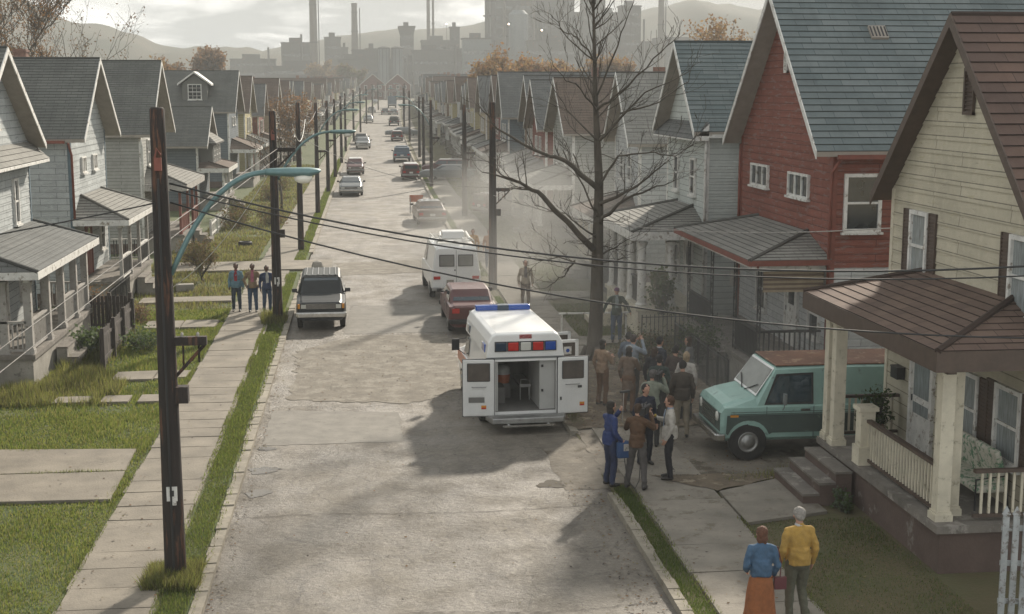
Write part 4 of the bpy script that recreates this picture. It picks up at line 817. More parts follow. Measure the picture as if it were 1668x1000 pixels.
def car(name, label, cat, loc, rz, paintm='p_grey', L=4.7, hw=.88, zb=.26, belt=.92, roof=1.38, wt=.66, deck=.95, hood=.93, yrb=.75, yrr=1.25, yfr=3.0, yfb=3.65, wy=(.95, 3.75), wr=.32, tail=.0, windows=None, roofm=None, group=None, rim='alu', nose=.78, roofpaint=None, van=False, grille='chrome', tailm='l_red', bumper='chrome', lights=True, low=None, tailz=None, bevel=.03):
    h = empty(name, loc, rz, label, cat, group)
    T = deck if not van else roof; wtd = hw - .1
    st = [(0, hw - .06, T - .06, wtd - .04 if not van else wt - .02), (.1, hw, T, wtd if not van else wt)]
    if not van: st += [(yrb, hw, deck + .01, wtd)]
    st += [(yrr, hw, roof, wt), ((yrr + yfr) / 2, hw, roof + .02, wt), (yfr, hw, roof - .01, wt), (yfb, hw, hood + .02, hw - .12), (L - .35, hw, hood - .04, hw - .12), (L - .06, hw - .05, nose, hw - .16), (L, hw - .1, nose - .08, hw - .2)]
    b = MB(); loft(b, [sect(y, a, z, w_, zb, belt) for y, a, z, w_ in st]); o = b.build('body', [paintm], h)
    cut(o, [(s * (hw - .28) if s > 0 else -hw - .2, hw + .2 if s > 0 else -(hw - .28), y, wr, wr + .055) for s in (-1, 1) for y in wy])
    bv = o.modifiers.new('b', 'BEVEL'); bv.width = bevel; bv.segments = 2; bv.limit_method = 'ANGLE'; bv.angle_limit = R(22)
    for q in o.data.polygons: q.use_smooth = False
    for y in wy:
        for s in (-1, 1): wheel(h, s * (hw - .12), y, wr, .2, rim, s)
    up = V((0, 0, 1))
    # glass
    q = .035
    quadp(h, 'windscreen', [(-(hw - .16), yfb - .05, hood + .05), (hw - .16, yfb - .05, hood + .05), (wt - .1, yfr + .04, roof - .06), (-(wt - .1), yfr + .04, roof - .06)], (0, 1, .5), 'glass')
    if not van: quadp(h, 'rear_window', [(-(hw - .2), yrb + .05, deck + .05), (hw - .2, yrb + .05, deck + .05), (wt - .1, yrr - .03, roof - .05), (-(wt - .1), yrr - .03, roof - .05)], (0, -1, .5), 'glass')
    z0, z1 = belt + .07, roof - .11
    sf = (yfb - yfr)
    if windows is None:
        mid = (yrr + yfr) / 2; r_ = (yrr - yrb); windows = [(yrb + r_ * .35 + .1, yrr + .12, mid - .05, mid - .05), (mid + .05, mid + .05, yfb - sf * .3 - .05, yfr - .02)]
    for (a0, a1, c0, c1) in windows:
        for s in (-1, 1):
            X0, X1 = s * xw(z0, hw, wt, belt, roof), s * xw(z1, hw, wt, belt, roof)
            quadp(h, 'side_window', [(X0, a0, z0), (X0, c0, z0), (X1, c1, z1), (X1, a1, z1)], (s, 0, .2), 'glass')
    # bumpers, lights, grille, plate, handles, mirrors
    for y, d in ((-.06, -1), (L - .04, 1)):
        b = MB(); b.box(-(hw - .04), hw - .04, y - .02, y + .12, zb + .12, zb + .27); b.box(-(hw + .01), -(hw - .04), y + (.02 if d < 0 else -.1), y + (.2 if d < 0 else .08), zb + .12, zb + .27); b.box(hw - .04, hw + .01, y + (.02 if d < 0 else -.1), y + (.2 if d < 0 else .08), zb + .12, zb + .27); b.build('bumper', bumper, h, bevel=.02)
    tz = (belt - .2) if tailz is None else tailz
    for s in (-1, 1):
        b = MB(); b.box(s * (hw - .34), s * (hw - .1), -.012, .1, tz - .09, tz + .07); b.build('tail_light', tailm, h)
        b = MB(); b.box(s * (hw - .42), s * (hw - .17), L - .1, L + .012, nose - .2, nose - .07); b.build('headlight', 'l_clear', h)
        b = MB(); b.obox((s * (hw + .08), yfb - .35, belt + .12), (1, 0, 0), (0, 1, 0), up, .09, .04, .065); b.box(s * (hw - .08), s * (hw + .02), yfb - .37, yfb - .33, belt + .03, belt + .09); b.build('wing_mirror', 'blackp', h, bevel=.015)
        b = MB(); b.box(s * (hw - .012), s * (hw + .012), (yrr + yfr) / 2 - .28, (yrr + yfr) / 2 - .12, belt - .12, belt - .09); b.build('door_handle', 'chrome', h)
        b = MB()
        for yy in ((yrr + yfr) / 2, yfb - .12, yrr + .02): b.box(s * (hw - .03), s * (hw + .0015), yy - .006, yy + .006, zb + .25, belt - .03)
        b.build('door_seam', 'blackp', h)
    b = MB(); b.box(-(hw - .45), hw - .45, L - .06, L + .004, nose - .22, nose - .06)
    for k in range(4): b.box(-(hw - .45), hw - .45, L + .003, L + .014, nose - .215 + k * .045, nose - .2 + k * .045, 1)
    b.build('grille', ['blackp', grille], h)
    b = MB(); b.box(-.16, .16, -.02, .02, tz - .15, tz); b.build('number_plate', 'trim', h)
    if roofpaint: b = MB(); b.box(-(wt - .09), wt - .09, yrr + .05, yfr - .05, roof, roof + .028); b.build('roof_panel', roofpaint, h)
    return h
# charcoal and silver compact SUV, facing the camera
M['p_suv'] = mat('suv_roof_paint', (.06, .068, .068), .75, var=.2, spec=.25)
h = car('parked_suv', 'charcoal and silver boxy SUV parked at the left kerb facing the camera', 'SUV', (-1.42, 50.0, 0), PI + R(1), 'p_char', L=4.35, hw=.84, zb=.36, belt=1.03, roof=1.62, wt=.67, hood=1.06, nose=.98, van=True, yrr=.25, yfr=2.45, yfb=2.95, wy=(.85, 3.5), wr=.35,
      windows=[(.25, .32, 1.1, 1.1), (1.2, 1.2, 1.75, 1.75), (1.85, 1.85, 2.75, 2.45)])
b = MB()
for x in (-.5, -.3, -.1, .1, .3, .5): b.box(x - .015, x + .015, .3, 2.3, 1.64, 1.665)
b.build('roof_rack', 'alu', h); b = MB(); b.box(-.6, .6, .25, 2.35, 1.625, 1.645); b.build('roof_panel', 'p_suv', h)
b = MB(); b.box(-.14, .14, 4.375, 4.385, .5, .62); b.build('number_plate', 'l_blue', h)
for s in (-1, 1): b = MB(); b.box(s * .70, s * .78, 4.28, 4.372, .78, .93); b.build('indicator', 'l_amber', h)
b = MB(); b.box(-.50, .50, 4.355, 4.372, .76, .95)
for k in range(5): b.box(-.50, .50, 4.372, 4.384, .775 + k * .037, .785 + k * .037, 1)
b.build('front_grille', ['blackp', 'chrome'], h); b = MB(); b.box(-.82, .82, 4.34, 4.42, .52, .66); b.build('front_bumper', 'chrome', h, bevel=.02)
# red saloon
car('parked_saloon', 'dark red saloon parked between the white van and the ambulance', 'car', (3.72, 44.4, 0), R(1), 'p_red', L=4.4, hw=.82, roof=1.36, deck=.98, tailz=.82, bumper='blackp', belt=.93)
car('parked_saloon', 'brown-grey saloon parked right of the road beyond the white van', 'car', (4.35, 81.2, 0), R(2), 'p_brown', L=4.9, hw=.9, roof=1.36, roofpaint='p_grey', group='saloons parked up the street')
gh = 'saloons parked up the street'
c1 = car('parked_saloon', 'dark grey saloon facing the camera, nearest parked car on the left beyond the SUV', 'car', (-.6, 109.3, gz(107)), PI, 'p_grey', L=4.9, hw=.92, roof=1.35, group=gh)
wag = car('parked_estate', 'white-topped red estate car parked on the right beyond the brown saloon', 'car', (4.63, 121.2, gz(121)), 0, 'p_red', L=4.6, hw=.82, roof=1.4, van=True, yrr=.45, roofpaint='p_white', bumper='alu', windows=[(.3, .5, 1.3, 1.3), (1.4, 1.4, 2.2, 2.2), (2.3, 2.3, 3.4, 3.0)])
b = MB(); b.obox((0, .01, 1.14), (1, 0, 0), (0, 1, 0), (0, 0, 1), .55, .03, .14); b.build('rear_window', 'glass', wag)
pk = car('pickup_truck', 'dark blue-grey pickup parked on the right beyond the red estate', 'pickup', (4.6, 145.6, gz(145)), R(-1), 'p_blue', L=5.0, hw=.92, belt=1.0, roof=1.65, deck=1.02, yrb=2.0, yrr=2.15, yfr=3.0, yfb=3.5, wy=(1.0, 4.0), wr=.37, zb=.38, bumper='alu')
b = MB(); b.box(-.8, .8, .15, 1.9, .6, 1.55); b.build('pickup_cap', 'p_blue', pk)
GG = {'p_grey': M['p_grey']}
far = [(wag, -.3, 131.8, PI, 'white and red estate car facing the camera, second parked car up the left kerb', None),
 (c1, .62, 175.4, PI, 'dark saloon facing the camera, third parked car up the left kerb', None), (c1, .45, 185.4, PI, 'dark saloon tucked behind another, fourth parked car up the left kerb', 'p_char'),
 (wag, 5.4, 190.2, 0, 'small rust-red estate parked on the right, beyond the pickup', None), (pk, 6.45, 245, 0, 'dark boxy pickup parked on the right, fourth parked vehicle beyond the brown saloon', 'p_char'),
 (c1, 2.0, 265, PI, 'grey saloon, fifth parked car on the left up the street', 'p_silver'), (c1, 8.1, 308, 0, 'grey saloon far up the street, the right one of a pair', None), (c1, 6.2, 309, 0, 'dark saloon far up the street, the left one of a pair', 'p_char'),
 (c1, 3.3, 328, PI, 'small dark saloon, sixth parked car on the left up the street', 'p_char'), (c1, 5.3, 420, PI, 'tiny grey saloon near the top of the street', 'p_silver'), (c1, -6.8 + 15.7, 205, R(90), 'grey saloon nosed into a right-hand yard by a porch', 'p_silver')]
for src, X, Y, rz, lab, pm in far: dup(src, (X, Y, gz(Y)), rz, lab, None, {'paint_' + 'p_grey': M[pm]} if pm and src is c1 else ({'paint_p_blue': M[pm]} if pm else None))
dup(c1, (10.2, 119, gz(119) + GD), R(80), 'silver saloon parked across a yard on the right, behind a pole', None, {'paint_p_grey': M['p_silver']}); dup(wag, (10.4, 126, gz(126) + GD), R(85), 'red estate parked in a yard on the right, behind a pole', None)
dup(wag, (7.6, 86.5, .1), R(-60), 'reddish car with a bright lamp standing across the right pavement in the smoke', None)
tr = empty('box_truck', (9.2, 367, gz(367)), 0, 'blue-grey box truck at the far end of the street', 'truck'); b = MB(); b.box(-1.15, 1.15, 0, 5.5, .8, 3.2); b.build('cargo_box', 'p_blue', tr); b = MB(); b.box(-1.0, 1.0, 5.6, 7.0, .5, 2.3); b.build('cab', 'p_char', tr, bevel=.1); b = MB(); b.box(-1, 1, -.03, 0, .9, 1.1); b.build('bumper', 'chrome', tr)
for s in (-1, 1):
    for y in (1, 6.1): wheel(tr, s * .95, y, .42, .25, 'alu', s)
# ---- vans share a hull
def vansec(y, hw, zt, wt, zb, belt): return sect(y, hw, zt, wt, zb, belt)
# white van with roof rack (rear towards the camera)
h = empty('white_van', (3.68, 52.0, 0), R(2), 'white van with roof rack and luggage, parked ahead of the dark red saloon', 'van')
b = MB(); st = [(0, .93, 2.0, .76), (.08, .97, 2.08, .80), (1.5, .98, 2.1, .81), (3.5, .98, 2.1, .81), (4.0, .98, 1.25, .84), (4.9, .95, 1.12, .8), (5.0, .9, 1.0, .75)]
loft(b, [sect(y, a, z, w_, .36, 1.15) for y, a, z, w_ in st]); o = b.build('body', 'p_white', h); cut(o, [(s * .7 if s > 0 else -1.2, 1.2 if s > 0 else -.7, y, .36, .42) for s in (-1, 1) for y in (1.0, 4.1)]); bv = o.modifiers.new('b', 'BEVEL'); bv.width = .04; bv.segments = 2; bv.limit_method = 'ANGLE'; bv.angle_limit = R(22)
for y in (1.0, 4.1):
    for s in (-1, 1): wheel(h, s * .86, y, .36, .22, 'alu', s)
for s in (-1, 1):
    b = MB(); b.box(s * .07, s * .66, -.035, .0, 1.32, 1.78); b.build('window_frame', 'blackp', h, bevel=.06); b = MB(); b.box(s * .1, s * .63, -.042, -.03, 1.35, 1.75); b.build('rear_window', mat('hazy_glass', (.22, .22, .20), .1, var=.2), h, bevel=.0)
    b = MB(); b.box(s * .62, s * .88, -.02, .03, .82, .94); b.build('tail_light', 'l_red', h)
    b = MB(); b.tube([(s * .72, .2, 2.1), (s * .72, .2, 2.28), (s * .72, 3.2, 2.28), (s * .72, 3.2, 2.1)], .022, 6); b.build('roof_rail', 'trim', h)
    quadp(h, 'side_window', [(s * .94, 2.7, 1.25), (s * .94, 3.7, 1.25), (s * .84, 3.45, 1.85), (s * .84, 2.7, 1.85)], (s, 0, .2), 'glass')
b = MB(); b.box(-.006, .006, -.012, 0, .6, 1.95); b.box(-.08, -.03, -.03, 0, 1.15, 1.2); b.build('door_seam', 'blackp', h)
b = MB(); b.box(-.95, .95, -.14, -.01, .38, .52); b.build('bumper', 'alu', h, bevel=.02); b = MB(); b.box(-.38, -.1, -.02, .0, .66, .80); b.build('number_plate', 'soffit', h)
b = MB()
for y in (.2, .9, 1.6, 2.3, 3.0): b.box(-.72, .72, y - .02, y + .02, 2.26, 2.3)
b.build('roof_rack', 'trim', h)
quadp(h, 'windscreen', [(-.76, 3.96, 1.33), (.76, 3.96, 1.33), (.7, 3.56, 1.98), (-.7, 3.56, 1.98)], (0, 1, .3), 'glass')
lg = MB(); lg.box(-.44, .44, .75, 1.5, 2.305, 2.6); o = lg.build('roof_case', 'p_white', bevel=.04); o.location = (3.62, 52.0, 0); tag(o, 'white equipment case strapped on the white van\'s roof rack', 'case')
lg = MB(); lg.tube([(-.6, .3, 2.35), (-.45, 2.9, 2.35)], .04, 8); lg.tube([(.55, .3, 2.35), (.6, 2.9, 2.35)], .05, 8); lg.tube([(.3, .3, 2.34), (.35, 2.9, 2.34)], .03, 8); o = lg.build('pipe_bundle', 'trim'); o.location = (3.68, 52.0, 0); tag(o, 'long white tubes lying on the white van\'s roof rack', 'tubes')
# teal van, nose to the street (-x)
h = empty('teal_van', (12.74, 28.88, .09), R(90), 'old teal van with rusty brown roof and dark lower panel standing in the muddy driveway', 'van')
M['p_teal2'] = M['p_teal']
b = MB(); zb = .42; st = [(0, .95, 1.98, .80), (.08, .99, 2.02, .84), (2.0, 1.0, 2.05, .85), (3.84, 1.0, 2.02, .84), (4.26, 1.0, 1.40, .84), (4.75, .99, 1.30, .84), (4.98, .97, 1.22, .83), (5.06, .94, 1.08, .80)]
loft(b, [sect(y, a, z, w_, zb, 1.18) for y, a, z, w_ in st]); o = b.build('body', ['p_teal'], h)
cut(o, [(s * .7 if s > 0 else -1.2, 1.2 if s > 0 else -.7, y, .42, .48) for s in (-1, 1) for y in (1.2, 4.45)]); bv = o.modifiers.new('b', 'BEVEL'); bv.width = .035; bv.segments = 2; bv.limit_method = 'ANGLE'; bv.angle_limit = R(22)
for y in (1.2, 4.45):
    for s in (-1, 1): wheel(h, s * .88, y, .42, .25, 'alu', s, .54)
b = MB(); b.box(-.80, .80, .05, 3.82, 2.04, 2.075); b.build('roof_panel', 'p_rust', h, bevel=.02)
for s in (-1, 1):
    arc = [(4.45 + .485 * math.cos(R(t)), .42 + .485 * math.sin(R(t))) for t in range(20, 161, 14)]
    pl = [(.1, .62), (.1, 1.02), (4.93, 1.02), (4.95, .62)] + arc + [(3.92, .62)]
    pl = [(s * (1.004 if z > .9 else .998), y, z) for y, z in pl]; b = MB(); b.slab(pl if s > 0 else pl[::-1], (s * .006, 0, 0)); b.build('side_panel', 'p_tealdark', h)
    b = MB(); b.box(s * 1.0, s * 1.012, .1, 4.85, 1.03, 1.045); b.box(s * 1.0, s * 1.012, .1, 4.85, 1.08, 1.09); b.build('trim_line', 'p_tealdark', h)
    g = [(s * .945, 3.05, 1.27), (s * .945, 4.05, 1.27), (s * .875, 3.78, 1.84), (s * .86, 3.05, 1.86)]; quadp(h, 'window_seal', [V(p) + V((s * .0, (.05 if i in (1, 2) else -.05), (.045 if i > 1 else -.045))) for i, p in enumerate(g)], (s, 0, .1), 'blackp'); quadp(h, 'side_window', [V(p) + V((s * .009, 0, 0)) for p in g], (s, 0, .1), 'glass')
    b = MB(); b.box(s * 1.0, s * 1.004, 3.0, 3.012, .5, 1.2); b.box(s * 1.0, s * 1.004, 4.05, 4.06, .9, 1.2); b.build('door_seam', 'blackp', h)
    b = MB(); b.box(s * 1.0, s * 1.03, 3.1, 3.3, 1.1, 1.14); b.build('door_handle', 'chrome', h)
    b = MB(); b.tube([(s * 1.0, 3.7, 1.12), (s * 1.16, 3.72, 1.2), (s * 1.18, 3.72, 1.3)], .012, 6); b.obox((s * 1.2, 3.72, 1.4), (1, 0, 0), (0, 1, 0), (0, 0, 1), .07, .025, .12); b.build('wing_mirror', 'p_silver', h, bevel=.01)
    b = MB(); b.lathe((s * .70, 5.04, .95), (0, 1, 0), [(.11, 0), (.11, .04), (.09, .06), (.01, .07)], 18); b.build('headlight', 'l_clear', h, smooth=True)
    b = MB(); b.box(s * .985, s * 1.01, 4.68, 4.86, .98, 1.03); b.build('indicator', 'l_amber', h)
    b = MB(); b.tube([(s * .1, 4.31, 1.40), (s * .65, 4.17, 1.62)], .012, 5); b.build('wiper', 'blackp', h)
quadp(h, 'windscreen_seal', [(-.86, 4.27, 1.41), (.86, 4.27, 1.41), (.8, 3.85, 2.0), (-.8, 3.85, 2.0)], (0, 1, .7), 'p_white'); quadp(h, 'windscreen', [(-.80, 4.245, 1.45), (.80, 4.245, 1.45), (.75, 3.89, 1.965), (-.75, 3.89, 1.965)], (0, 1, .7), mat('dusty_glass', (.20, .21, .19), .12, var=.35, vs=2), .012)
b = MB(); b.box(-.90, .90, 4.98, 5.07, .66, 1.06)
for k in range(5): b.box(-.58, .58, 5.07, 5.085, .72 + k * .07, .745 + k * .07, 1)
b.build('grille', ['p_tealdark', 'chrome'], h)
b = MB(); b.box(-.98, .98, 5.05, 5.2, .46, .62); b.box(-1.02, -.9, 4.96, 5.15, .46, .62); b.box(.9, 1.02, 4.96, 5.15, .46, .62); b.build('bumper', 'chrome', h, bevel=.03)
# ---- ambulance
M['lin'] = mat('ambulance_lining', (.16, .155, .145), .8, var=.2)
h = empty('ambulance', (3.87, 31.5, 0), R(3.2), 'white and orange ambulance with open rear doors and red and blue roof lights', 'ambulance')
# hull: no rear cap; a rear frame around the doorway, and an inner box
b = MB(); st = [(.0, .90, 1.72, .80), (.06, .97, 1.76, .86), (1.5, .98, 1.78, .87), (3.3, .98, 1.78, .87), (4.25, .98, 1.32, .84), (4.9, .97, 1.22, .82), (5.2, .95, 1.12, .80), (5.28, .9, 1.0, .76)]
loft(b, [sect(y, a, z, w_, .36, 1.08) for y, a, z, w_ in st], cap0=True); o = b.build('body', ['p_white'], h)
cut(o, [(s * .7 if s > 0 else -1.2, 1.2 if s > 0 else -.7, y, .38, .45) for s in (-1, 1) for y in (1.1, 4.35)]); bv = o.modifiers.new('b', 'BEVEL'); bv.width = .025; bv.segments = 2; bv.limit_method = 'ANGLE'; bv.angle_limit = R(25)
bm = bmesh.new(); bm.from_mesh(o.data); bmesh.ops.delete(bm, geom=[f for f in bm.faces if f.normal.y < -.9 and f.calc_area() > 1.2 and f.calc_center_median().y < .1], context='FACES_ONLY'); bm.to_mesh(o.data); bm.free(); o.modifiers.clear()
b = MB(); b.box(-.88, .88, -.005, .03, .365, .462); b.box(-.80, .80, -.005, .03, 1.685, 1.74)
for s in (-1, 1): b.slab([(s * .735, -.005, .462), (s * .90, -.005, .462), (s * .905, -.005, 1.0), (s * .86, -.005, 1.2), (s * .80, -.005, 1.68), (s * .735, -.005, 1.685)], (0, .03, 0))
b.build('rear_frame', 'p_white', h)
b = MB(); b.box(-.75, -.735, .03, 3.1, .44, 1.70); b.box(.735, .75, .03, 3.1, .44, 1.70); b.box(-.75, .75, .03, 3.1, 1.69, 1.71); b.box(-.74, .74, 3.05, 3.1, .44, 1.7); b.build('inner_lining', 'lin', h)
for y in (1.1, 4.35):
    for s in (-1, 1): wheel(h, s * .86, y, .37, .23, 'chrome', s)
b = MB(); hv = [[(.94, 1.74), (.90, 2.1), (.80, 2.28), (.70, 2.33)], [(.94, 1.78), (.90, 2.14), (.80, 2.32), (.70, 2.37)], [(.94, 1.80), (.90, 2.14), (.80, 2.32), (.70, 2.37)], [(.93, 1.80), (.86, 1.95), (.8, 2.08), (.66, 2.12)], [(.9, 1.72), (.86, 1.76), (.8, 1.8), (.66, 1.83)]]
secs = []
for y, q in zip((.02, .1, 3.7, 4.0, 4.25), hv): y = y if y < 3.8 else y - .25; secs.append([(x, y, z) for x, z in q] + [(-x, y, z) for x, z in reversed(q)])
loft(b, secs); b.build('high_roof', 'p_white', h, bevel=.03)
b = MB(); b.slab([(-.96, -.012, 1.74), (.96, -.012, 1.74), (.96, -.012, 1.79), (-.96, -.012, 1.79)], (0, .01, 0)); b.build('roof_seam', 'p_silver', h)
for i, (x, m_) in enumerate(((-.60, 'l_bd'), (-.30, 'l_red'), (0, 'l_clear'), (.30, 'l_red'), (.60, 'l_blue'))):
    b = MB(); b.box(x - .145, x + .145, -.0, .03, 1.92, 2.16); lf = b.build('light_bezel', 'blackp', h); b = MB(); b.box(x - .125, x + .125, -.035, .0, 1.94, 2.14); b.build('warning_light', m_, lf, bevel=.02)
b = MB(); b.box(-.15, .15, .02, .05, 2.22, 2.32); b.build('brake_light', 'l_red', h)
b = MB(); b.box(-.72, .72, 3.35, 3.6, 2.36, 2.5); lb = b.build('light_bar', 'l_blue', h, bevel=.03); b = MB(); b.box(-.15, .15, 3.34, 3.61, 2.36, 2.505); b.build('light_bar_centre', 'l_bd', lb)
# inside: lining, floor, cabinet, bench, cot, cooler
M['lin'] = mat('ambulance_lining', (.16, .155, .145), .8, var=.2); M['cabin'] = mat('cabinet_white', (.42, .42, .40), .5, var=.1)
b = MB(); b.box(-.735, .735, .02, 3.09, .45, .466); b.build('floor', 'lin', h)
b = MB(); b.box(.36, .733, .12, 1.6, .47, 1.688); cb = b.build('cabinet', 'cabin', h)
b = MB()
for z in (.9, 1.5): b.box(.40, .45, .10, .122, z, z + .06)
b.build('latch', 'blackp', cb)
b = MB(); b.box(-.733, -.66, .06, 2.6, .47, 1.688); b.build('side_rail', 'cabin', h); b = MB(); b.box(-.66, .3, 2.4, 3.0, .47, 1.685); b.build('bulkhead', 'lin', h); b = MB(); b.box(-.66, -.35, .9, 2.4, .47, .85); b.build('bench', 'lin', h)
b = MB(); b.box(.05, .33, 1.1, 2.3, .80, .88); b.tube([(.07, 1.15, .47), (.07, 1.15, .8)], .015, 6); b.tube([(.30, 1.15, .47), (.30, 1.15, .8)], .015, 6); b.tube([(.07, 1.1, .88), (.07, 1.1, 1.0), (.30, 1.1, 1.0), (.30, 1.1, .88)], .013, 6); b.build('stretcher', 'alu', h)
o = empty('drinks_cooler', (3.86 - .36, 33.1, .47), 0, 'orange drinks cooler with a white lid inside the ambulance', 'cooler'); b = MB(); b.lathe((0, 0, .36), (0, 0, 1), [(.15, 0), (.17, .22)], 20); b.build('tub', 'p_orange', o); b = MB(); b.lathe((0, 0, .58), (0, 0, 1), [(.175, 0), (.175, .14), (.13, .2), (.04, .22)], 20); b.build('lid', 'cabin', o); b = MB(); b.box(-.16, .16, -.16, .16, 0, .36); b.build('stand', 'lin', o)
M['liner'] = mat('door_lining', (.66, .66, .64), .5, var=.1)
def adoor(px, py, ang, s, wd=.76, z0=.38, z1=1.76):
    d = bpy.data.objects.new('rear_door', None); b = MB(); b.box(0, s * wd, -.035, .035, z0, z1); o = b.build('rear_door', 'liner', h, bevel=.03); o.location = (px, py, 0); o.rotation_euler = (0, 0, ang); bpy.data.objects.remove(d)
    b = MB(); b.box(s * -.006, s * (wd + .008), -.02, .034, z0 - .008, z1 + .008); b.build('door_seal', 'blackp', o)
    b = MB(); b.box(s * .1, s * (wd - .1), -.05, .05, 1.22, 1.68); b.build('window_seal', 'blackp', o, bevel=.03); b = MB(); b.box(s * .125, s * (wd - .125), -.056, .056, 1.245, 1.655); b.build('window_pane', 'tintw', o)
    b = MB(); b.tube([(s * .2, -.04, 1.10), (s * .22, -.08, 1.10), (s * (wd - .24), -.08, 1.10), (s * (wd - .22), -.04, 1.10)], .012, 6); b.build('grab_handle', 'alu', o)
    b = MB(); b.box(s * (wd * .72 if s > 0 else .2), s * (wd * .72 + .12 if s > 0 else .32), -.042, -.034, .56, .65); b.build('warning_sticker', 'l_amber', o); b = MB(); b.box(s * (wd * .72 + .01 if s > 0 else .21), s * (wd * .72 + .11 if s > 0 else .31), -.045, -.041, .56, .60); b.build('warning_sticker', 'l_red', o)
    return o
M['tintw'] = mat('door_glass', (.10, .085, .075), .1, var=.4)
dl = adoor(-.76, -.05, R(-6), -1); dr_ = adoor(.76, -.05, R(4), 1)
b = MB(); b.box(-.60, -.26, -.045, -.034, .88, 1.0); b.build('pocket', 'liner', dl, bevel=.01); b = MB(); b.box(-.62, -.24, -.046, -.034, .72, .85); b.build('vent_grille', 'lin', dl)
b = MB(); b.box(.5, .6, -.05, -.034, 1.0, 1.06); b.box(.06, .1, -.05, -.034, .72, .80); b.build('latch', 'blackp', dr_)
# open side doors (right side)
b = MB()
for k, (yy, ln, a) in enumerate(((1.9, .75, 62), (2.95, .8, 66))):
    o = MB(); o.box(0, ln, -.03, .03, .5, 1.25); o.box(0, .09, -.03, .03, 1.25, 1.8); o.box(ln - .09, ln, -.03, .03, 1.25, 1.8); o.box(0, ln, -.03, .03, 1.72, 1.8)
    q = o.build('side_door', 'p_white', h, bevel=.012); q.location = (.98, yy, 0); q.rotation_euler = (0, 0, R(8 + 5 * k)); p_ = MB(); p_.box(.09, ln - .09, -.008, .008, 1.25, 1.72); p_.build('window_pane', 'tintw', q)
    if k == 0: p_ = MB(); p_.box(.36, .56, -.014, -.01, 1.42, 1.62); p_.build('emblem_sticker', 'trim', q); p_ = MB(); p_.lathe((.46, -.016, 1.52), (0, 1, 0), [(.05, 0), (.05, .003)], 12); p_.build('emblem', 'l_blue', q)
# orange band on the flanks, side marker lamps, mirrors, bumper
for s in (-1, 1):
    b = MB(); b.box(s * .975, s * .988, 2.2, 5.0, .82, 1.1); b.box(s * .975, s * .988, .1, 2.2, .92, 1.1); b.build('orange_band', 'p_orange', h)
    for y in (.5, 3.1): b = MB(); b.obox((s * .925, y, 1.95), (1, 0, 0), (0, 1, 0), (0, 0, 1), .02, .17, .10); b.build('side_light', 'l_blue' if y < 1 else 'l_bd', h, bevel=.01); b = MB(); b.obox((s * .925, y + .3, 1.95), (1, 0, 0), (0, 1, 0), (0, 0, 1), .018, .09, .09); b.build('side_light', 'l_clear', h)
    b = MB(); b.tube([(s * .95, 3.75, 1.15), (s * 1.15, 3.78, 1.3), (s * 1.17, 3.78, 1.55), (s * .93, 3.72, 1.6)], .014, 6); b.obox((s * 1.2, 3.78, 1.42), (1, 0, 0), (0, 1, 0), (0, 0, 1), .1, .03, .15); b.build('wing_mirror', 'blackp', h, bevel=.01)
    quadp(h, 'side_window', [(s * .94, 3.2, 1.2), (s * .93, 4.05, 1.2), (s * .89, 3.6, 1.66), (s * .89, 3.2, 1.66)], (s, 0, .2), 'glass')
    b = MB(); b.box(s * .80, s * .92, -.012, .01, .9, 1.2); b.build('tail_light', 'l_red', h)
quadp(h, 'windscreen', [(-.78, 4.2, 1.36), (.78, 4.2, 1.36), (.78, 3.38, 1.76), (-.78, 3.38, 1.76)], (0, 1, .6), 'glass')
b = MB(); b.hexa([(-.86, -.42, .26), (.86, -.42, .26), (.98, 0, .28), (-.98, 0, .28), (-.86, -.42, .40), (.86, -.42, .40), (.98, 0, .40), (-.98, 0, .40)]); b.build('bumper', 'alu', h, bevel=.025); b = MB(); b.box(-.62, .62, -.46, -.40, .19, .24); b.box(-.5, -.45, -.4, -.1, .2, .3); b.box(.45, .5, -.4, -.1, .2, .3); b.build('step_bar', 'chrome', h)
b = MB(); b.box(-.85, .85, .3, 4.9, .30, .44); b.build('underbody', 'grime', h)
# ---- small road things
o = empty('drum_barrier', (3.75, 90, 0.03), 0, 'orange barrier board standing on the road just beyond the brown saloon', 'barrier'); b = MB(); b.box(-.45, .45, -.03, .03, .7, 1.15); b.build('board', 'p_orange', o)
b = MB()
for x in (-.4, .4): b = MB(); b.tube([(x, -.3, 0), (x, 0, 1.1), (x, .3, 0)], .03, 6); b.build('leg', 'gtrim', o)
o = empty('rubber_tyre', (-5.9, 71, GD - .03), 0, 'black tyre lying on the left lawn', 'tyre'); b = MB(); b.lathe((0, 0, 0), (0, 0, 1), [(.22, .05), (.3, 0), (.36, .04), (.36, .2), (.3, .24), (.22, .19)], 24); b.build('tyre', 'rubber', o)
o = empty('concrete_block', (-7.0, 55, GD - .03), R(10), 'small grey concrete block on the left lawn behind the three men', 'block'); b = MB(); b.box(-.35, .35, -.2, .2, 0, .3); b.build('block', 'concrete', o, bevel=.03)
o = empty('stone_bollard', (-1.9, 60.6, 0), 0, 'squat grey stone bollard at the left side-path corner', 'bollard'); b = MB(); b.lathe((0, 0, 0), (0, 0, 1), [(.25, 0), (.27, .3), (.2, .5), (.05, .56)], 14); b.build('bollard', 'concrete', o)
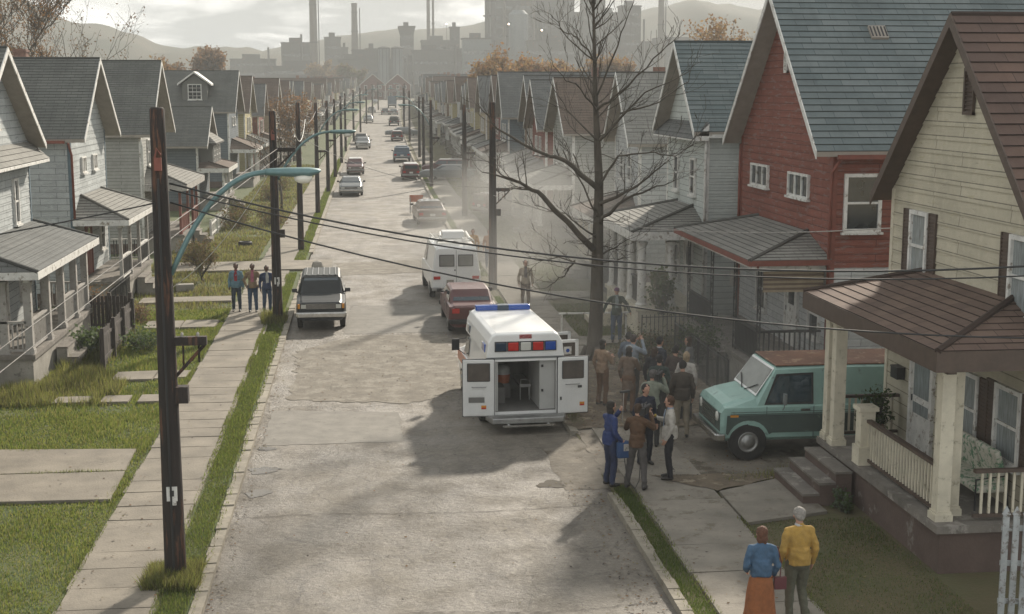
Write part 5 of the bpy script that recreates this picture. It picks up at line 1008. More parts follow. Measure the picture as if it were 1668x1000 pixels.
# ---------------------------------------------------------------- utility poles and cables
def upole(x, y, hgt, lab, lamp=0, lx=1, r=.165, arm=True, tilt=0, sign=True, zt=None, lampz=5.42):
    z = gz(y) + (GD - .03); h = empty('utility_pole', (x, y, z), 0, lab, 'utility pole', 'utility poles along the street'); hh = hgt - z
    b = MB(); b.lathe((0, 0, -.3), (0, 0, 1), [(r * 1.08, 0), (r * 1.05, 1), (r * .92, hh * .5), (r * .74, hh * .98), (r * .7, hh + .3), (r * .55, hh + .33)], 18 if y < 30 else 10); b.build('pole', 'pole', h, smooth=True)
    if lamp:
        z0 = lampz - .35; k = lx; b = MB(); pts = []
        for q in range(13):
            t = q / 12; pts.append((k * (.12 + lamp * t), 0, z0 + 1.62 * (1 - (1 - t) ** 2.3)))
        b.tube(pts, .042, 8); b.build('lamp_arm', 'teal', h, smooth=True)
        zz = pts[-1][2]; X = pts[-1][0]; b = MB()
        s_ = []
        for (u, w1, za, zb_) in ((-.1, .06, -.05, .05), (.0, .08, -.06, .06), (.3, .13, -.08, .07), (.6, .13, -.08, .07), (.74, .10, -.03, .05), (.78, .03, .0, .03)):
            s_.append([(X + k * u, w1 * math.cos(a), zz + (zb_ if math.sin(a) > 0 else -za) * math.sin(a)) for a in [2 * PI * j / 12 for j in range(12)]])
        loft(b, s_ if k > 0 else s_); hd = b.build('lamp_head', 'teal', h, smooth=True)
        b = MB(); b.ell((X + k * .5, 0, zz - .1), (.15, .1, .09)); b.build('lamp_lens', 'glasslamp', hd, smooth=True)
    if arm:
        for (za, dx, ln) in arm if isinstance(arm, list) else [(3.95, 1, .55)]:
            b = MB(); b.box(dx * .1, dx * (.14 + ln), -.06, .06, za, za + .14); b.tube([(dx * .14, 0, za - .5), (dx * (.1 + ln), 0, za)], .03, 6); b.tube([(dx * .25, .08, za - .38), (dx * .25, .08, za)], .018, 6); b.tube([(dx * .5, .08, za - .3), (dx * .5, .08, za)], .018, 6); b.build('crossarm', 'pole', h)
            b = MB()
            for q in (.25, .5): b.lathe((dx * q, 0, za + .14), (0, 0, 1), [(.02, 0), (.028, .04), (.012, .07)], 8)
            b.build('insulator', 'gtrim', h)
    if sign:
        b = MB(); b.box(-.07, .10, -r * 1.02 - .012, -r * 1.0, 1.38, 1.62); b.box(.01, .08, -r * 1.02 - .0125, -r * 1.0, 1.31, 1.38); n_ = b.build('notice', 'trim', h); b = MB(); b.box(-.02, .05, -r * 1.02 - .016, -r * 1.02 - .012, 1.46, 1.56); b.build('print', 'iron', n_)
    if y < 60:
        b = MB(); b.box(.1, .32, -.1, .1, 2.98, 3.25); b.box(.1, .25, -.06, .06, 3.06, 3.14); b.build('meter_box', 'pole', h); b = MB(); b.tube([(-.0, -r - .02, .2), (-.0, -r - .02, hh * .86)], .018, 6); b.build('conduit', 'iron', h)
        b = MB(); b.box(-.05, .06, -.19, -.12, hh - .95, hh - .75); b.tube([(-.04, -.17, hh - .75), (0, -.2, hh - .6), (.05, -.17, hh - .7)], .015, 6); b.build('bracket', 'rtrim', h)
    return h
upole(-3.12, 21.95, 7.76, 'tall dark utility pole with teal street lamp in the left foreground', 1.62, 1, .165, [(3.92, 1, .5)])
upole(-2.87, 46.98, 7.33, 'dark utility pole with a street lamp beside the charcoal SUV', 1.9, 1, .165, [(5.9, 1, .6)], lampz=5.3)
for i, (x, y, ht, lp) in enumerate([(-2.95, 68.8, 7.4, 0), (-2.7, 89.7, 7.2, 1.9), (-2.4, 107.9, 7.2, 0), (-2.1, 124, 7.2, 1.9), (-1.75, 143.2, 7.4, 0), (-1.5, 165, 7.6, 1.9), (-.6, 190, 8.0, 0), (.4, 220, 8.3, 1.9), (1.6, 255, 8.7, 0), (3.2, 300, 9.2, 1.9), (5.2, 350, 9.9, 0)]):
    upole(x, y, ht, f'dark utility pole, {ORD[i + 2]} along the left side of the street', lp, 1, .15, sign=False, arm=y < 130)
for i, (x, y, ht, lp) in enumerate([(5.32, 54.24, 7.55, 0), (6.65, 86.04, 7.1, 0), (5.93, 112, 7.2, 1.8), (6.4, 135, 7.3, 0), (6.75, 152, 7.3, 1.8), (7.1, 190, 7.9, 0), (7.6, 226.6, 8.3, 1.8), (9.1, 275, 8.8, 0), (11.2, 330, 9.6, 1.8)]):
    upole(x, y, ht, ['pale hazy utility pole beside the white van, nearest on the right', 'hazy utility pole in the smoke beyond the white van'][i] if i < 2 else f'dark utility pole, {ORD[i]} along the right side of the street', lp, -1, .17 if i < 2 else .15, sign=False, arm=y < 130)
def cable(P, Q, sag, r, lab, m='iron', n=24, name='power_cable', group='overhead cables'):
    P, Q = V(P), V(Q); b = MB(); b.tube([P.lerp(Q, t / n) - V((0, 0, 4 * sag * (t / n) * (1 - t / n))) for t in range(n + 1)], r, 6); return tag(b.build(name, m, smooth=True), lab, 'cable', group)
cable((-2.97, 21.95, 6.6), (15, 16.8, 6.45), 1.1, .016, 'black cable from the foreground pole across the whole street, upper one')
cable((-2.97, 21.95, 6.5), (15, 17.4, 6.1), 1.02, .012, 'thinner black cable running just under the upper cable')
cable((-2.97, 21.95, 6.3), (15, 16.8, 4.95), 1.0, .014, 'black cable from the foreground pole, lowest of the three across the street')
cable((-3.2, 21.8, 6.3), (-16, 18, 5.0), .3, .012, 'cable from the foreground pole to the upper left')
cable((-2.7, 47, 6.1), (-11, 22, 0.1), -.1, .012, 'pale guy cable slanting down over the left lawn, upper strand', 'gtrim')
cable((-2.7, 47, 5.8), (-10.2, 22, 0.1), -.1, .012, 'pale guy cable slanting down over the left lawn, lower strand', 'gtrim')
cable((-2.6, 47.2, 6.0), (-7.2, 52, .6), .6, .014, 'pale drooping cable from the second pole to the lawn by the three men', 'trim')
cable((-2.2, 46.9, 6.9), (-2.6, 68.8, 6.6), .8, .014, 'pale looping cable between the second and third left poles', 'trim')
cable((5.3, 54.2, 5.4), (11.1, 43.6, 5.5), .5, .012, 'thin cable from the hazy right pole to the pale house', 'gtrim')
cable((5.3, 54.2, 4.2), (-2.6, 68.8, 5.6), .6, .012, 'thin pale cable crossing the street behind the white van', 'gtrim')
cable((11.1, 27.3, 5.2), (5.3, 54.2, 3.9), .6, .012, 'thin cable from the cream house corner past the red house', 'gtrim')
pos = [(-2.95, 68.8), (-2.7, 89.7), (-2.4, 107.9), (-2.1, 124), (-1.75, 143.2), (-1.5, 165), (-.6, 190), (.4, 220)]
for i, (a, c) in enumerate(zip(pos, pos[1:])):
    cable((*a, 6.7 + gz(a[1])), (*c, 6.7 + gz(c[1])), .5, .014, f'dark cable between left poles, span {ORD[i]} beyond the third pole')
cable((-2.4, 107.9, 6.3), (5.93, 112, 6.3), .9, .02, 'cable crossing high over the street beyond the grey saloon'); cable((-1.75, 143.2, 6.6), (6.75, 152, 6.7), 1.0, .025, 'cable crossing high over the street by the pickup')
# ---------------------------------------------------------------- trees
def branchy(b, p, d, r, ln, depth, rnd, seg=4, up=.12, spread=.7, m=0, rmin=.006, tips=None, kids=(2, 3), n=5):
    pts = [p.copy()]; rad = [r]; dd = d.normalized()
    for q in range(seg):
        dd = (dd + V((rnd.uniform(-1, 1), rnd.uniform(-1, 1), rnd.uniform(-1, 1))) * .22 + V((0, 0, up))).normalized()
        pts.append(pts[-1] + dd * ln / seg); rad.append(max(rmin, r * (1 - .55 * (q + 1) / seg)))
    b.tube(pts, rad, n if r > .03 else 4, m, caps=False)
    if tips is not None: tips += [x for x in pts[2:]] if depth <= 1 else []
    if depth > 0:
        for q in range(rnd.randint(*kids) + (1 if depth > 1 else 0)):
            i = rnd.randint(1, seg); ax = V((rnd.uniform(-1, 1), rnd.uniform(-1, 1), rnd.uniform(-.4, 1))).normalized()
            nd = (dd + ax * spread * 1.3).normalized(); branchy(b, pts[i], nd, max(rmin, rad[i] * .62), ln * rnd.uniform(.5, .75), depth - 1, rnd, seg, up, spread, m, rmin, tips, kids, n)
def leafcloud(pts, rnd, per, rad, size, name, mats, parent):
    nleaf = len(pts) * per; arr = np.zeros((nleaf * 4, 3)); k = 0
    rs = np.random.RandomState(rnd.randint(0, 9999)); P = np.repeat(np.array([tuple(p) for p in pts]), per, axis=0)
    c = P + rs.normal(0, rad, P.shape); a = rs.normal(0, 1, P.shape); a /= np.linalg.norm(a, axis=1)[:, None]; bb = rs.normal(0, 1, P.shape); bb -= a * (a * bb).sum(1)[:, None]; bb /= np.linalg.norm(bb, axis=1)[:, None]
    s_ = size * rs.uniform(.6, 1.4, (len(P), 1)); Vv = np.stack([c - a * s_, c - bb * s_ * .6, c + a * s_, c + bb * s_ * .6], 1).reshape(-1, 3)
    return rawmesh(name, Vv, 4, mats, parent, rs.randint(0, len(mats), len(P)))
def rawmesh(name, Vv, k, mats, parent=None, mi=None):
    me = bpy.data.meshes.new(name); nf = len(Vv) // k; me.vertices.add(len(Vv)); me.vertices.foreach_set('co', Vv.astype(np.float32).ravel()); me.loops.add(len(Vv)); me.loops.foreach_set('vertex_index', np.arange(len(Vv), dtype=np.int32))
    me.polygons.add(nf); me.polygons.foreach_set('loop_start', np.arange(0, nf * k, k, dtype=np.int32)); 
    if mi is not None: me.polygons.foreach_set('material_index', mi.astype(np.int32))
    for q in mats: me.materials.append(M[q] if isinstance(q, str) else q)
    me.update(calc_edges=True); me.validate(); o = bpy.data.objects.new(name, me); COL.objects.link(o)
    if parent: o.parent = parent
    return o
def translucent(m, c, f=.45):
    t = m.node_tree; p = t.nodes['Principled BSDF']; o = t.nodes['Material Output']; q = t.nodes.new('ShaderNodeBsdfTranslucent'); x = t.nodes.new('ShaderNodeMixShader'); x.inputs['Fac'].default_value = f
    q.inputs['Color'].default_value = (c[0] * 1.15, c[1] * 1.1, c[2], 1); t.links.new(p.outputs['BSDF'], x.inputs[1]); t.links.new(q.outputs['BSDF'], x.inputs[2]); t.links.new(x.outputs['Shader'], o.inputs['Surface']); return m
def leafm(n, c):
    M['lf_' + n] = translucent(mat('leaf_' + n, c, .8, var=.45, vs=1.5), c)
leafm('orange', (.22, .125, .06)); leafm('gold', (.27, .185, .085)); leafm('brown', (.15, .10, .06)); leafm('green', (.07, .11, .03)); leafm('dgreen', (.035, .06, .02)); leafm('olive', (.11, .11, .04)); leafm('pale', (.12, .16, .10))
# the big leafless tree
T0 = 39.3; rnd = random.Random(11)
h = empty('bare_tree', (6.88, T0, GD - .05), 0, 'large leafless tree on the right verge beside the ambulance', 'tree')
def loc3(p, y): return V((p[0] - 6.88, y, p[1] - GD + .05))
tk = [(6.88, 0.02), (6.90, .5), (6.96, 1.6), (6.98, 2.79), (7.02, 5.33), (6.89, 7.99), (6.83, 10.08), (6.78, 11.9)]
b = MB(); b.tube([loc3(p, .0 + .05 * i) for i, p in enumerate(tk)], [.36, .235, .20, .18, .13, .075, .04, .015], 14)
for a in range(6): b.tube([(.2 * math.cos(a), .2 * math.sin(a), .45), (.34 * math.cos(a), .34 * math.sin(a), .15), (.62 * math.cos(a), .62 * math.sin(a), -.05)], [.1, .1, .03], 6)
b.build('trunk', 'bark', h, smooth=True)
LM = {'A': [(6.85, 3.40), (5.3, 5.02), (4.67, 5.4), (3.54, 5.71)], 'A2': [(4.67, 5.4), (4.03, 5.69), (3.63, 6.06)], 'B': [(6.95, 5.2), (5.98, 6.03), (5.44, 6.19), (4.04, 6.92), (3.46, 7.68)], 'C': [(6.92, 6.6), (6.06, 7.48), (5.56, 8.34)], 'D': [(6.88, 7.5), (6.24, 8.24), (5.88, 8.34), (5.47, 8.72)],
 'E': [(6.98, 6.6), (7.53, 7.27), (8.15, 7.97), (9.32, 8.59)], 'F': [(7.58, 7.37), (8.7, 7.72), (9.51, 8.29)], 'G': [(6.9, 7.5), (7.52, 7.97), (8.41, 8.94), (9.03, 9.6)], 'H': [(7.0, 4.75), (7.92, 5.18), (8.55, 5.71), (8.91, 6.07)], 'I': [(7.0, 4.2), (7.56, 4.76), (8.56, 5.21), (9.26, 5.42)], 'J': [(7.0, 5.3), (7.45, 6.15), (8.23, 6.29), (9.02, 6.21), (9.42, 6.53)],
 'K': [(6.9, 2.9), (5.82, 3.15), (5.18, 3.07)], 'K2': [(6.28, 3.09), (6.01, 2.59), (5.55, 2.19)], 'L': [(7.0, 3.25), (7.67, 3.44), (8.09, 3.58)], 'M': [(6.9, 7.9), (7.38, 9.3), (7.58, 10.03), (7.81, 10.77)], 'N': [(6.86, 8.8), (6.39, 9.56), (6.03, 9.73), (5.67, 10.24)], 'O': [(6.9, 3.8), (6.07, 4.4), (5.25, 4.62)], 'Q': [(6.95, 4.4), (6.42, 5.51), (6.29, 6.01), (6.11, 6.49)]}
for k, ps in LM.items():
    dy = rnd.uniform(-1.4, 1.4); b = MB(); L = len(ps); r0 = {'A': .10, 'B': .085, 'H': .055, 'I': .06, 'E': .05, 'G': .045, 'J': .04}.get(k, .032)
    P = [loc3(p, dy * i / (L - 1)) for i, p in enumerate(ps)]; fine = []; st0 = .35 if k == 'A2' else 0
    for i in range(L - 1):
        for t in range(4): fine.append(P[i].lerp(P[i + 1], t / 4) + V((rnd.uniform(-1, 1), rnd.uniform(-1, 1), rnd.uniform(-1, 1))) * (.035 if i + t else 0))
    fine.append(P[-1]); rr_ = [max(.012, r0 * (1 - .86 * i / (len(fine) - 1))) for i in range(len(fine))]; b.tube(fine, rr_, 8)
    for i in range(2, len(fine)):
        for _ in range(1):
            if rnd.random() < .7:
                d = (fine[i] - fine[i - 1]).normalized() + V((rnd.uniform(-1, 1), rnd.uniform(-1, 1), rnd.uniform(-.5, .9))) * .9
                branchy(b, fine[i], d, max(.010, rr_[i] * .5), rnd.uniform(.4, 1.1), 2, rnd, 4, .04, .6, rmin=.0055, kids=(1, 2))
    b.build('branch', 'bark', h, smooth=True)
b = MB()
for i in range(34):
    z = rnd.uniform(6.5, 11.6); branchy(b, loc3((6.9 - .02 * (z - 6), z), .2), V((rnd.uniform(-1, 1), rnd.uniform(-1, 1), rnd.uniform(.3, 1.2))), .026, rnd.uniform(.7, 1.7), 2, rnd, 4, .08, .6, rmin=.0055, kids=(1, 2))
b.build('top_twigs', 'bark', h, smooth=True); b = MB()
for i in range(16):
    z = rnd.uniform(2.6, 6.5); branchy(b, loc3((6.98, z), .1), V((rnd.uniform(-1, 1), rnd.uniform(-1, 1), rnd.uniform(-.2, .4))), .02, rnd.uniform(.6, 1.3), 2, rnd, 4, .0, .7, rmin=.0055, kids=(1, 2))
b.build('low_twigs', 'bark', h, smooth=True)
def tree(X, Y, z0, ht, lab, mats, seed, dens=10, size=.12, depth=4, r=.16, name='autumn_tree', spread=.75, first=.3, group='autumn trees behind the houses', rad=.25, rmin=.012):
    rn = random.Random(seed); h = empty(name, (X, Y, z0), 0, lab, 'tree', group); b = MB(); tips = []
    b.tube([(0, 0, -.3), (.05, 0, ht * first * .5), (0, .05, ht * first)], [r * 1.25, r, r * .85], 8); b.build('trunk', 'bark', h, smooth=True); b = MB()
    for q in range(6): branchy(b, V((0, 0, ht * (first * .8 + .06 * q))), V((math.cos(q * 1.1 + seed), math.sin(q * 1.1 + seed), 1.1)), r * .6, ht * .38, depth - 1, rn, 4, .1, spread, tips=tips, rmin=rmin)
    b.build('limbs', 'bark', h, smooth=True)
    if mats and tips:
        if len(tips) > 900: tips = rn.sample(tips, 900)
        leafcloud(tips, rn, dens, rad, size, 'crown', mats, h)
    return h
tree(-19.5, 75, 0, 13, 'half-bare tree with rusty leaves behind the leftmost roofs', ['lf_brown', 'lf_orange'], 3, 12, .055, rad=.25, depth=5, rmin=.014)
tree(-22, 84, 0, 10.5, 'rusty-leaved tree just behind the second left roof', ['lf_brown', 'lf_orange', 'lf_orange'], 5, 12, .06, rad=.25, depth=5, rmin=.014)
tree(-19.5, 100, 0, 12.3, 'thin leafless tree behind the chimneyed house', ['lf_brown'], 6, 1, .08)
tree(-26, 182, .9, 8.6, 'orange tree behind the dormered house', ['lf_orange', 'lf_gold', 'lf_brown'], 7, 10, .22, rad=.4, rmin=.03)
tree(-29, 260, 1.8, 11.2, 'orange tree standing over the far left roofs', ['lf_orange', 'lf_brown'], 8, 10, .3, rad=.5, rmin=.04)
tree(-39, 280, 1.9, 9.0, 'brownish orange tree right of the dormered roof', ['lf_orange', 'lf_brown'], 9, 10, .3, rad=.5, rmin=.04)
tree(17.5, 175, .8, 10.4, 'golden tree over the far right roofs, left of the bare tree', ['lf_gold', 'lf_orange'], 10, 13, .22, rad=.45, rmin=.03)
tree(25, 190, 1, 9.6, 'golden tree just left of the bare tree trunk', ['lf_gold', 'lf_orange'], 12, 12, .22, rad=.45, rmin=.03)
tree(34, 225, 1.2, 10.4, 'orange tree low behind the bare tree trunk', ['lf_gold', 'lf_orange'], 13, 12, .24, rad=.45, rmin=.03)
tree(43, 235, 1.2, 11.5, 'orange tree right of the bare tree, below the mill', ['lf_gold', 'lf_orange'], 14, 11, .24, rad=.5, rmin=.03)
tree(38.5, 150, .5, 12.6, 'golden-leaved tree rising behind the pale house roof', ['lf_gold', 'lf_orange'], 15, 9, .17, rad=.35, rmin=.02)
tree(44, 158, .6, 12.8, 'half-bare golden tree right of the smokestack foot', ['lf_gold', 'lf_brown'], 16, 6, .17, rad=.35, rmin=.02)
tree(-2, 520, 4, 11, 'small hazy tree at the end of the street, left of the brick gable', ['lf_olive', 'lf_brown'], 17, 10, .4, rad=.6, rmin=.05)
tree(-14, 560, 4, 13, 'yellowish hazy tree beyond the end of the left row', ['lf_gold', 'lf_brown'], 18, 10, .4, rad=.6, rmin=.05)
tree(-5.2, 92, 0, 5.6, 'slim leafless tree in front of the small dark cottage', ['lf_brown'], 21, 1, .06, depth=4, r=.08, name='slim_tree', group=None)
tree(-5.9, 133, .3, 6.4, 'slim rusty-leaved tree by the yellow house', ['lf_orange', 'lf_brown'], 22, 4, .1, depth=4, r=.08, name='slim_tree', group=None)
tree(-6.6, 57.5, GD - .05, 2.0, 'twiggy brown shrub behind the three men', ['lf_brown', 'lf_olive'], 23, 3, .03, depth=4, r=.06, name='shrub', group=None, first=.08, rad=.08, spread=1.0, rmin=.006)
def bush(X, Y, z, rx, ry, rz_, lab, mats, seed, n=60, per=26, size=.035, name='bush', group=None):
    rn = random.Random(seed); h = empty(name, (X, Y, z), 0, lab, 'bush', group); b = MB(); pts = []
    for i in range(n):
        a = rn.uniform(0, 2 * PI); u = rn.uniform(.1, 1) ** .5; t = rn.uniform(.1, 1); p = V((rx * u * math.cos(a) * (1 - .4 * t), ry * u * math.sin(a) * (1 - .4 * t), rz_ * t)); pts.append(p); b.tube([(p.x * .2, p.y * .2, 0), (p.x * .7, p.y * .7, p.z * .6), p], [.012, .008, .004], 4)
    b.build('stems', 'bark', h); leafcloud(pts, rn, per, min(rx, ry) * .22, size, 'foliage', mats, h); return h
bush(8.1, 37.6, GD, 1.0, .9, .9, 'dry brownish green bush beside the crowd at the iron fence', ['lf_olive', 'lf_brown', 'lf_dgreen'], 31, 90, 30)
bush(9.6, 37.2, GD, .7, .9, 1.3, 'dark leafy bush by the red house steps', ['lf_dgreen', 'lf_green'], 32, 80, 26)
bush(9.5, 41.9, 1.0, .45, .4, 1.3, 'tall leafy plant on the porch of the pale house', ['lf_green', 'lf_olive'], 33, 40, 22, .07)
bush(9.1, 24.25, GD - .05, .2, .3, .4, 'small green weed clump at the foot of the porch steps', ['lf_green', 'lf_pale'], 34, 30, 14, .035)
bush(-8.3, 41.8, GD - .05, .5, 1.3, .7, 'bluish weedy plants between porch and wooden fence', ['lf_pale', 'lf_green'], 35, 70, 16, .06)
bush(-6.7, 42.4, GD - .05, .7, .8, .55, 'pale weed clump right of the wooden fence', ['lf_pale', 'lf_green'], 36, 50, 16, .05)
bush(-9.3, 47.6, GD - .05, .9, 1.6, 1.0, 'dry reddish brush behind the wooden fence', ['lf_brown', 'lf_orange'], 37, 80, 12, .04)
bush(-7.7, 47.5, GD - .05, .5, .6, .6, 'heap of dry brown brush by the porch steps', ['lf_brown'], 38, 60, 14, .04)
for i, (X, Y) in enumerate([(-7.5, 63), (-7.2, 80), (-7.6, 86), (-5.2, 82), (-6.5, 101), (-6.2, 110)]): bush(X, Y, GD - .05, .9, 1.2, .9 + .2 * (i % 2), f'scrubby yard bush, {ORD[i]} beyond the twiggy shrub on the left', ['lf_olive', 'lf_brown'], 40 + i, 60, 16, .06, group='yard bushes up the left side')
for i, (X, Y) in enumerate([(8.6, 66), (8.3, 92), (8.6, 103), (9.2, 130)]): bush(X, Y, GD - .05, .9, 1.2, .9, f'scrubby bush in the smoky yards on the right, {ORD[i]} from the bare tree', ['lf_olive', 'lf_brown'], 50 + i, 60, 14, .06, group='yard bushes up the right side')
# potted plant and settee on the cream porch
o = bush(10.45, 26.2, .94 + .28, .35, .3, .75, 'leafy potted plant in the far corner of the cream house porch', ['lf_dgreen', 'lf_green'], 60, 50, 20, .035, name='potted_plant'); b = MB(); b.lathe((0, 0, -.28), (0, 0, 1), [(.13, 0), (.19, .3), (.2, .32)], 16); b.build('pot', mat('clay_pot', (.3, .16, .1), .8), o)
M['floral'] = mat('floral_cloth', (.50, .48, .40), .9, var=.1, spots=.5, spotcol=(.10, .2, .12), spotscale=9); M['floral2'] = mat('floral_red', (.45, .42, .36), .9, spots=.3, spotcol=(.4, .12, .07), spotscale=7)
o = empty('porch_settee', (10.65, 22.3, .92), 0, 'floral cushioned settee against the cream house wall', 'settee'); b = MB(); b.box(-.25, .3, -.85, .85, .3, .42); b.build('seat', 'floral', o, bevel=.04)
for s in (-.43, .43): b = MB(); b.obox((.22, s, .72), (0, 1, 0), V((1, 0, .3)).normalized(), V((-.3, 0, 1)).normalized(), .4, .06, .33); b.build('back_cushion', ['floral'], o, bevel=.05)
for s in (-.85, .85): b = MB(); b.tube([(-.25, s, 0), (-.25, s, .55), (.3, s, .6), (.35, s, 0)], .018, 6); b.build('arm_frame', 'iron', o)
# fences
def picket(P, Q, h_, lab, m='wood', name='picket_fence', gap=.14, wd=.05, postn=3, top='flat', base=None):
    P, Q = V((*P, base if base is not None else GD - .03)), V((*Q, base if base is not None else GD - .03)); d = (Q - P); L = d.length; d /= L; n_ = V((-d.y, d.x, 0)); Z = V((0, 0, 1)); o = empty(name, P, 0, lab, 'fence'); b = MB(); k = int(L / gap)
    for i in range(k + 1): 
        c = d * (L * i / k); hh = h_ * random.uniform(.97, 1.02); b.obox(c + Z * hh / 2, d, n_, Z, wd, .011, hh / 2)
        if top == 'point': b.hexa([c + d * -wd + Z * hh - n_ * .011, c + d * wd + Z * hh - n_ * .011, c + d * wd + Z * hh + n_ * .011, c + d * -wd + Z * hh + n_ * .011, c + d * -.005 + Z * (hh + .09) - n_ * .011, c + d * .005 + Z * (hh + .09) - n_ * .011, c + d * .005 + Z * (hh + .09) + n_ * .011, c + d * -.005 + Z * (hh + .09) + n_ * .011])
    b.build('pickets', m, o); b = MB()
    for z in (h_ * .25, h_ * .8): b = MB(); b.obox(d * L / 2 + Z * z - n_ * .03, d, n_, Z, L / 2, .018, .045); b.build('rail', m, o)
    for i in range(postn + 1): b = MB(); c = d * (L * i / postn); b.obox(c + Z * (h_ + .1) / 2 - n_ * .07, d, n_, Z, .055, .05, (h_ + .1) / 2); b.build('fence_post', m, o)
    return o
M['dwood'] = mat('dark_fence_wood', (.065, .052, .045), .9, var=.5, vs=5, stretch=(1, 1, .2), spots=.2, spotcol=(.14, .12, .1), spotscale=4)
picket((-7.44, 39.3), (-7.5, 45.0), 1.15, 'dark picket fence running towards the camera on the left lawn', 'dwood', gap=.125, wd=.055)
picket((-7.55, 45.2), (-9.6, 45.5), 1.3, 'dark picket fence crossing between the white house and the lawn', 'dwood', gap=.125, wd=.052)
M['oldwhite'] = mat('flaking_white_paint', (.42, .44, .44), .7, var=.35, vs=4, spots=.4, spotcol=(.16, .14, .12), spotscale=7)
g = empty('picket_gate', (9.55, 18.65, GD - .05), R(-12), 'weathered white picket gate at the bottom right', 'gate', None)
for i in range(7): b = MB(); x = i * .15; hh = 1.72; b.box(x - .045, x + .045, -.02, .02, .05, hh); b.hexa([(x - .06, -.03, hh), (x + .06, -.03, hh), (x + .06, .03, hh), (x - .06, .03, hh), (x - .004, -.004, hh + .13), (x + .004, -.004, hh + .13), (x + .004, .004, hh + .13), (x - .004, .004, hh + .13)]); b.build('picket', 'oldwhite', g)
for z in (.35, .95, 1.5): b = MB(); b.box(-.05, 1.0, .02, .05, z - .04, z + .04); b.build('rail', 'oldwhite', g)
def ironfence(pts, h_, lab, z=GD):
    o = empty('iron_fence', (*pts[0], z), 0, lab, 'fence', None); b = MB()
    for (a, c) in zip(pts, pts[1:]):
        A, B = V((a[0] - pts[0][0], a[1] - pts[0][1], 0)), V((c[0] - pts[0][0], c[1] - pts[0][1], 0)); L = (B - A).length; k = max(1, int(L / .13))
        for i in range(k + 1): p = A.lerp(B, i / k); b.tube([p, p + V((0, 0, h_))], .011 if i % 8 else .022, 5)
        for zz in (.15, h_ - .08): b.tube([A + V((0, 0, zz)), B + V((0, 0, zz))], .014, 5)
    b.build('bars', 'iron', o)
ironfence([(9.3, 33.2), (9.3, 39.2)], 1.15, 'black iron fence along the yard of the red house'); ironfence([(8.6, 40.6), (11, 40.7)], 1.1, 'black iron fence between the red house and the pale house'); ironfence([(9.6, 49.5), (9.6, 55)], 1.9, 'tall iron bar fence behind the tree trunk, beyond the white columns')
ironfence([(-8.4, 46.5), (-8.4, 50.5)], 1.3, 'thin iron fence beyond the dark picket fence')
picket((-8.0, 74), (-8.0, 84), 1.0, 'weathered white rail fence up the left side', 'trim', gap=.4)
o = empty('rail_barrier', (7.4, 42.6, GD), 0, 'low white rail in front of the man near the tree', 'barrier'); b = MB(); b.tube([(-1.1, 0, .85), (1.2, 0, .85)], .03, 8); b.build('rail', 'trim', o)
for x in (-1.0, 1.1): b = MB(); b.tube([(x, 0, -.1), (x, 0, .85)], .03, 8); b.build('rail_post', 'trim', o)
# electricity meter on the red house, leaning boards
o = MB(); o.box(11.9, 11.98, 42.2, 42.6, 1.8, 2.3); q = o.build('meter_cabinet', 'gtrim'); tag(q, 'grey electricity meter cabinet between the red and the pale house', 'meter')
# ---------------------------------------------------------------- people
def remesh(b, name, m, parent, vox, wob=0., seed=0, it=3):
    o = b.build('tmp', m); md = o.modifiers.new('r', 'REMESH'); md.mode = 'VOXEL'; md.voxel_size = vox; sm = o.modifiers.new('s', 'SMOOTH'); sm.iterations = it; sm.factor = .5
    me = bpy.data.meshes.new_from_object(o.evaluated_get(bpy.context.evaluated_depsgraph_get())); bpy.data.objects.remove(o); me.name = name
    if not me.materials: me.materials.append(M[m] if isinstance(m, str) else m)
    if wob:
        n = len(me.vertices); co = np.empty(n * 3, np.float32); me.vertices.foreach_get('co', co); co = co.reshape(-1, 3); no = np.empty(n * 3, np.float32); me.vertices.foreach_get('normal', no); no = no.reshape(-1, 3)
        d = np.array([noise.noise(V((c[0] * 9 + seed, c[1] * 9, c[2] * 13 + 4 * c[0]))) + .5 * noise.noise(V((c[0] * 26, c[1] * 26 + seed, c[2] * 20))) for c in co.tolist()]) * wob * 2.2
        co += no * d[:, None]; me.vertices.foreach_set('co', co.ravel())
    me.polygons.foreach_set('use_smooth', [True] * len(me.polygons)); me.update()
    q = bpy.data.objects.new(name, me); COL.objects.link(q); q.parent = parent; return q
def cloth(n, c): 
    k = 'c_' + n
    if k not in M: M[k] = mat('cloth_' + n, c, .9, var=.3, vs=9, bump=.3, bs=60)
    return k
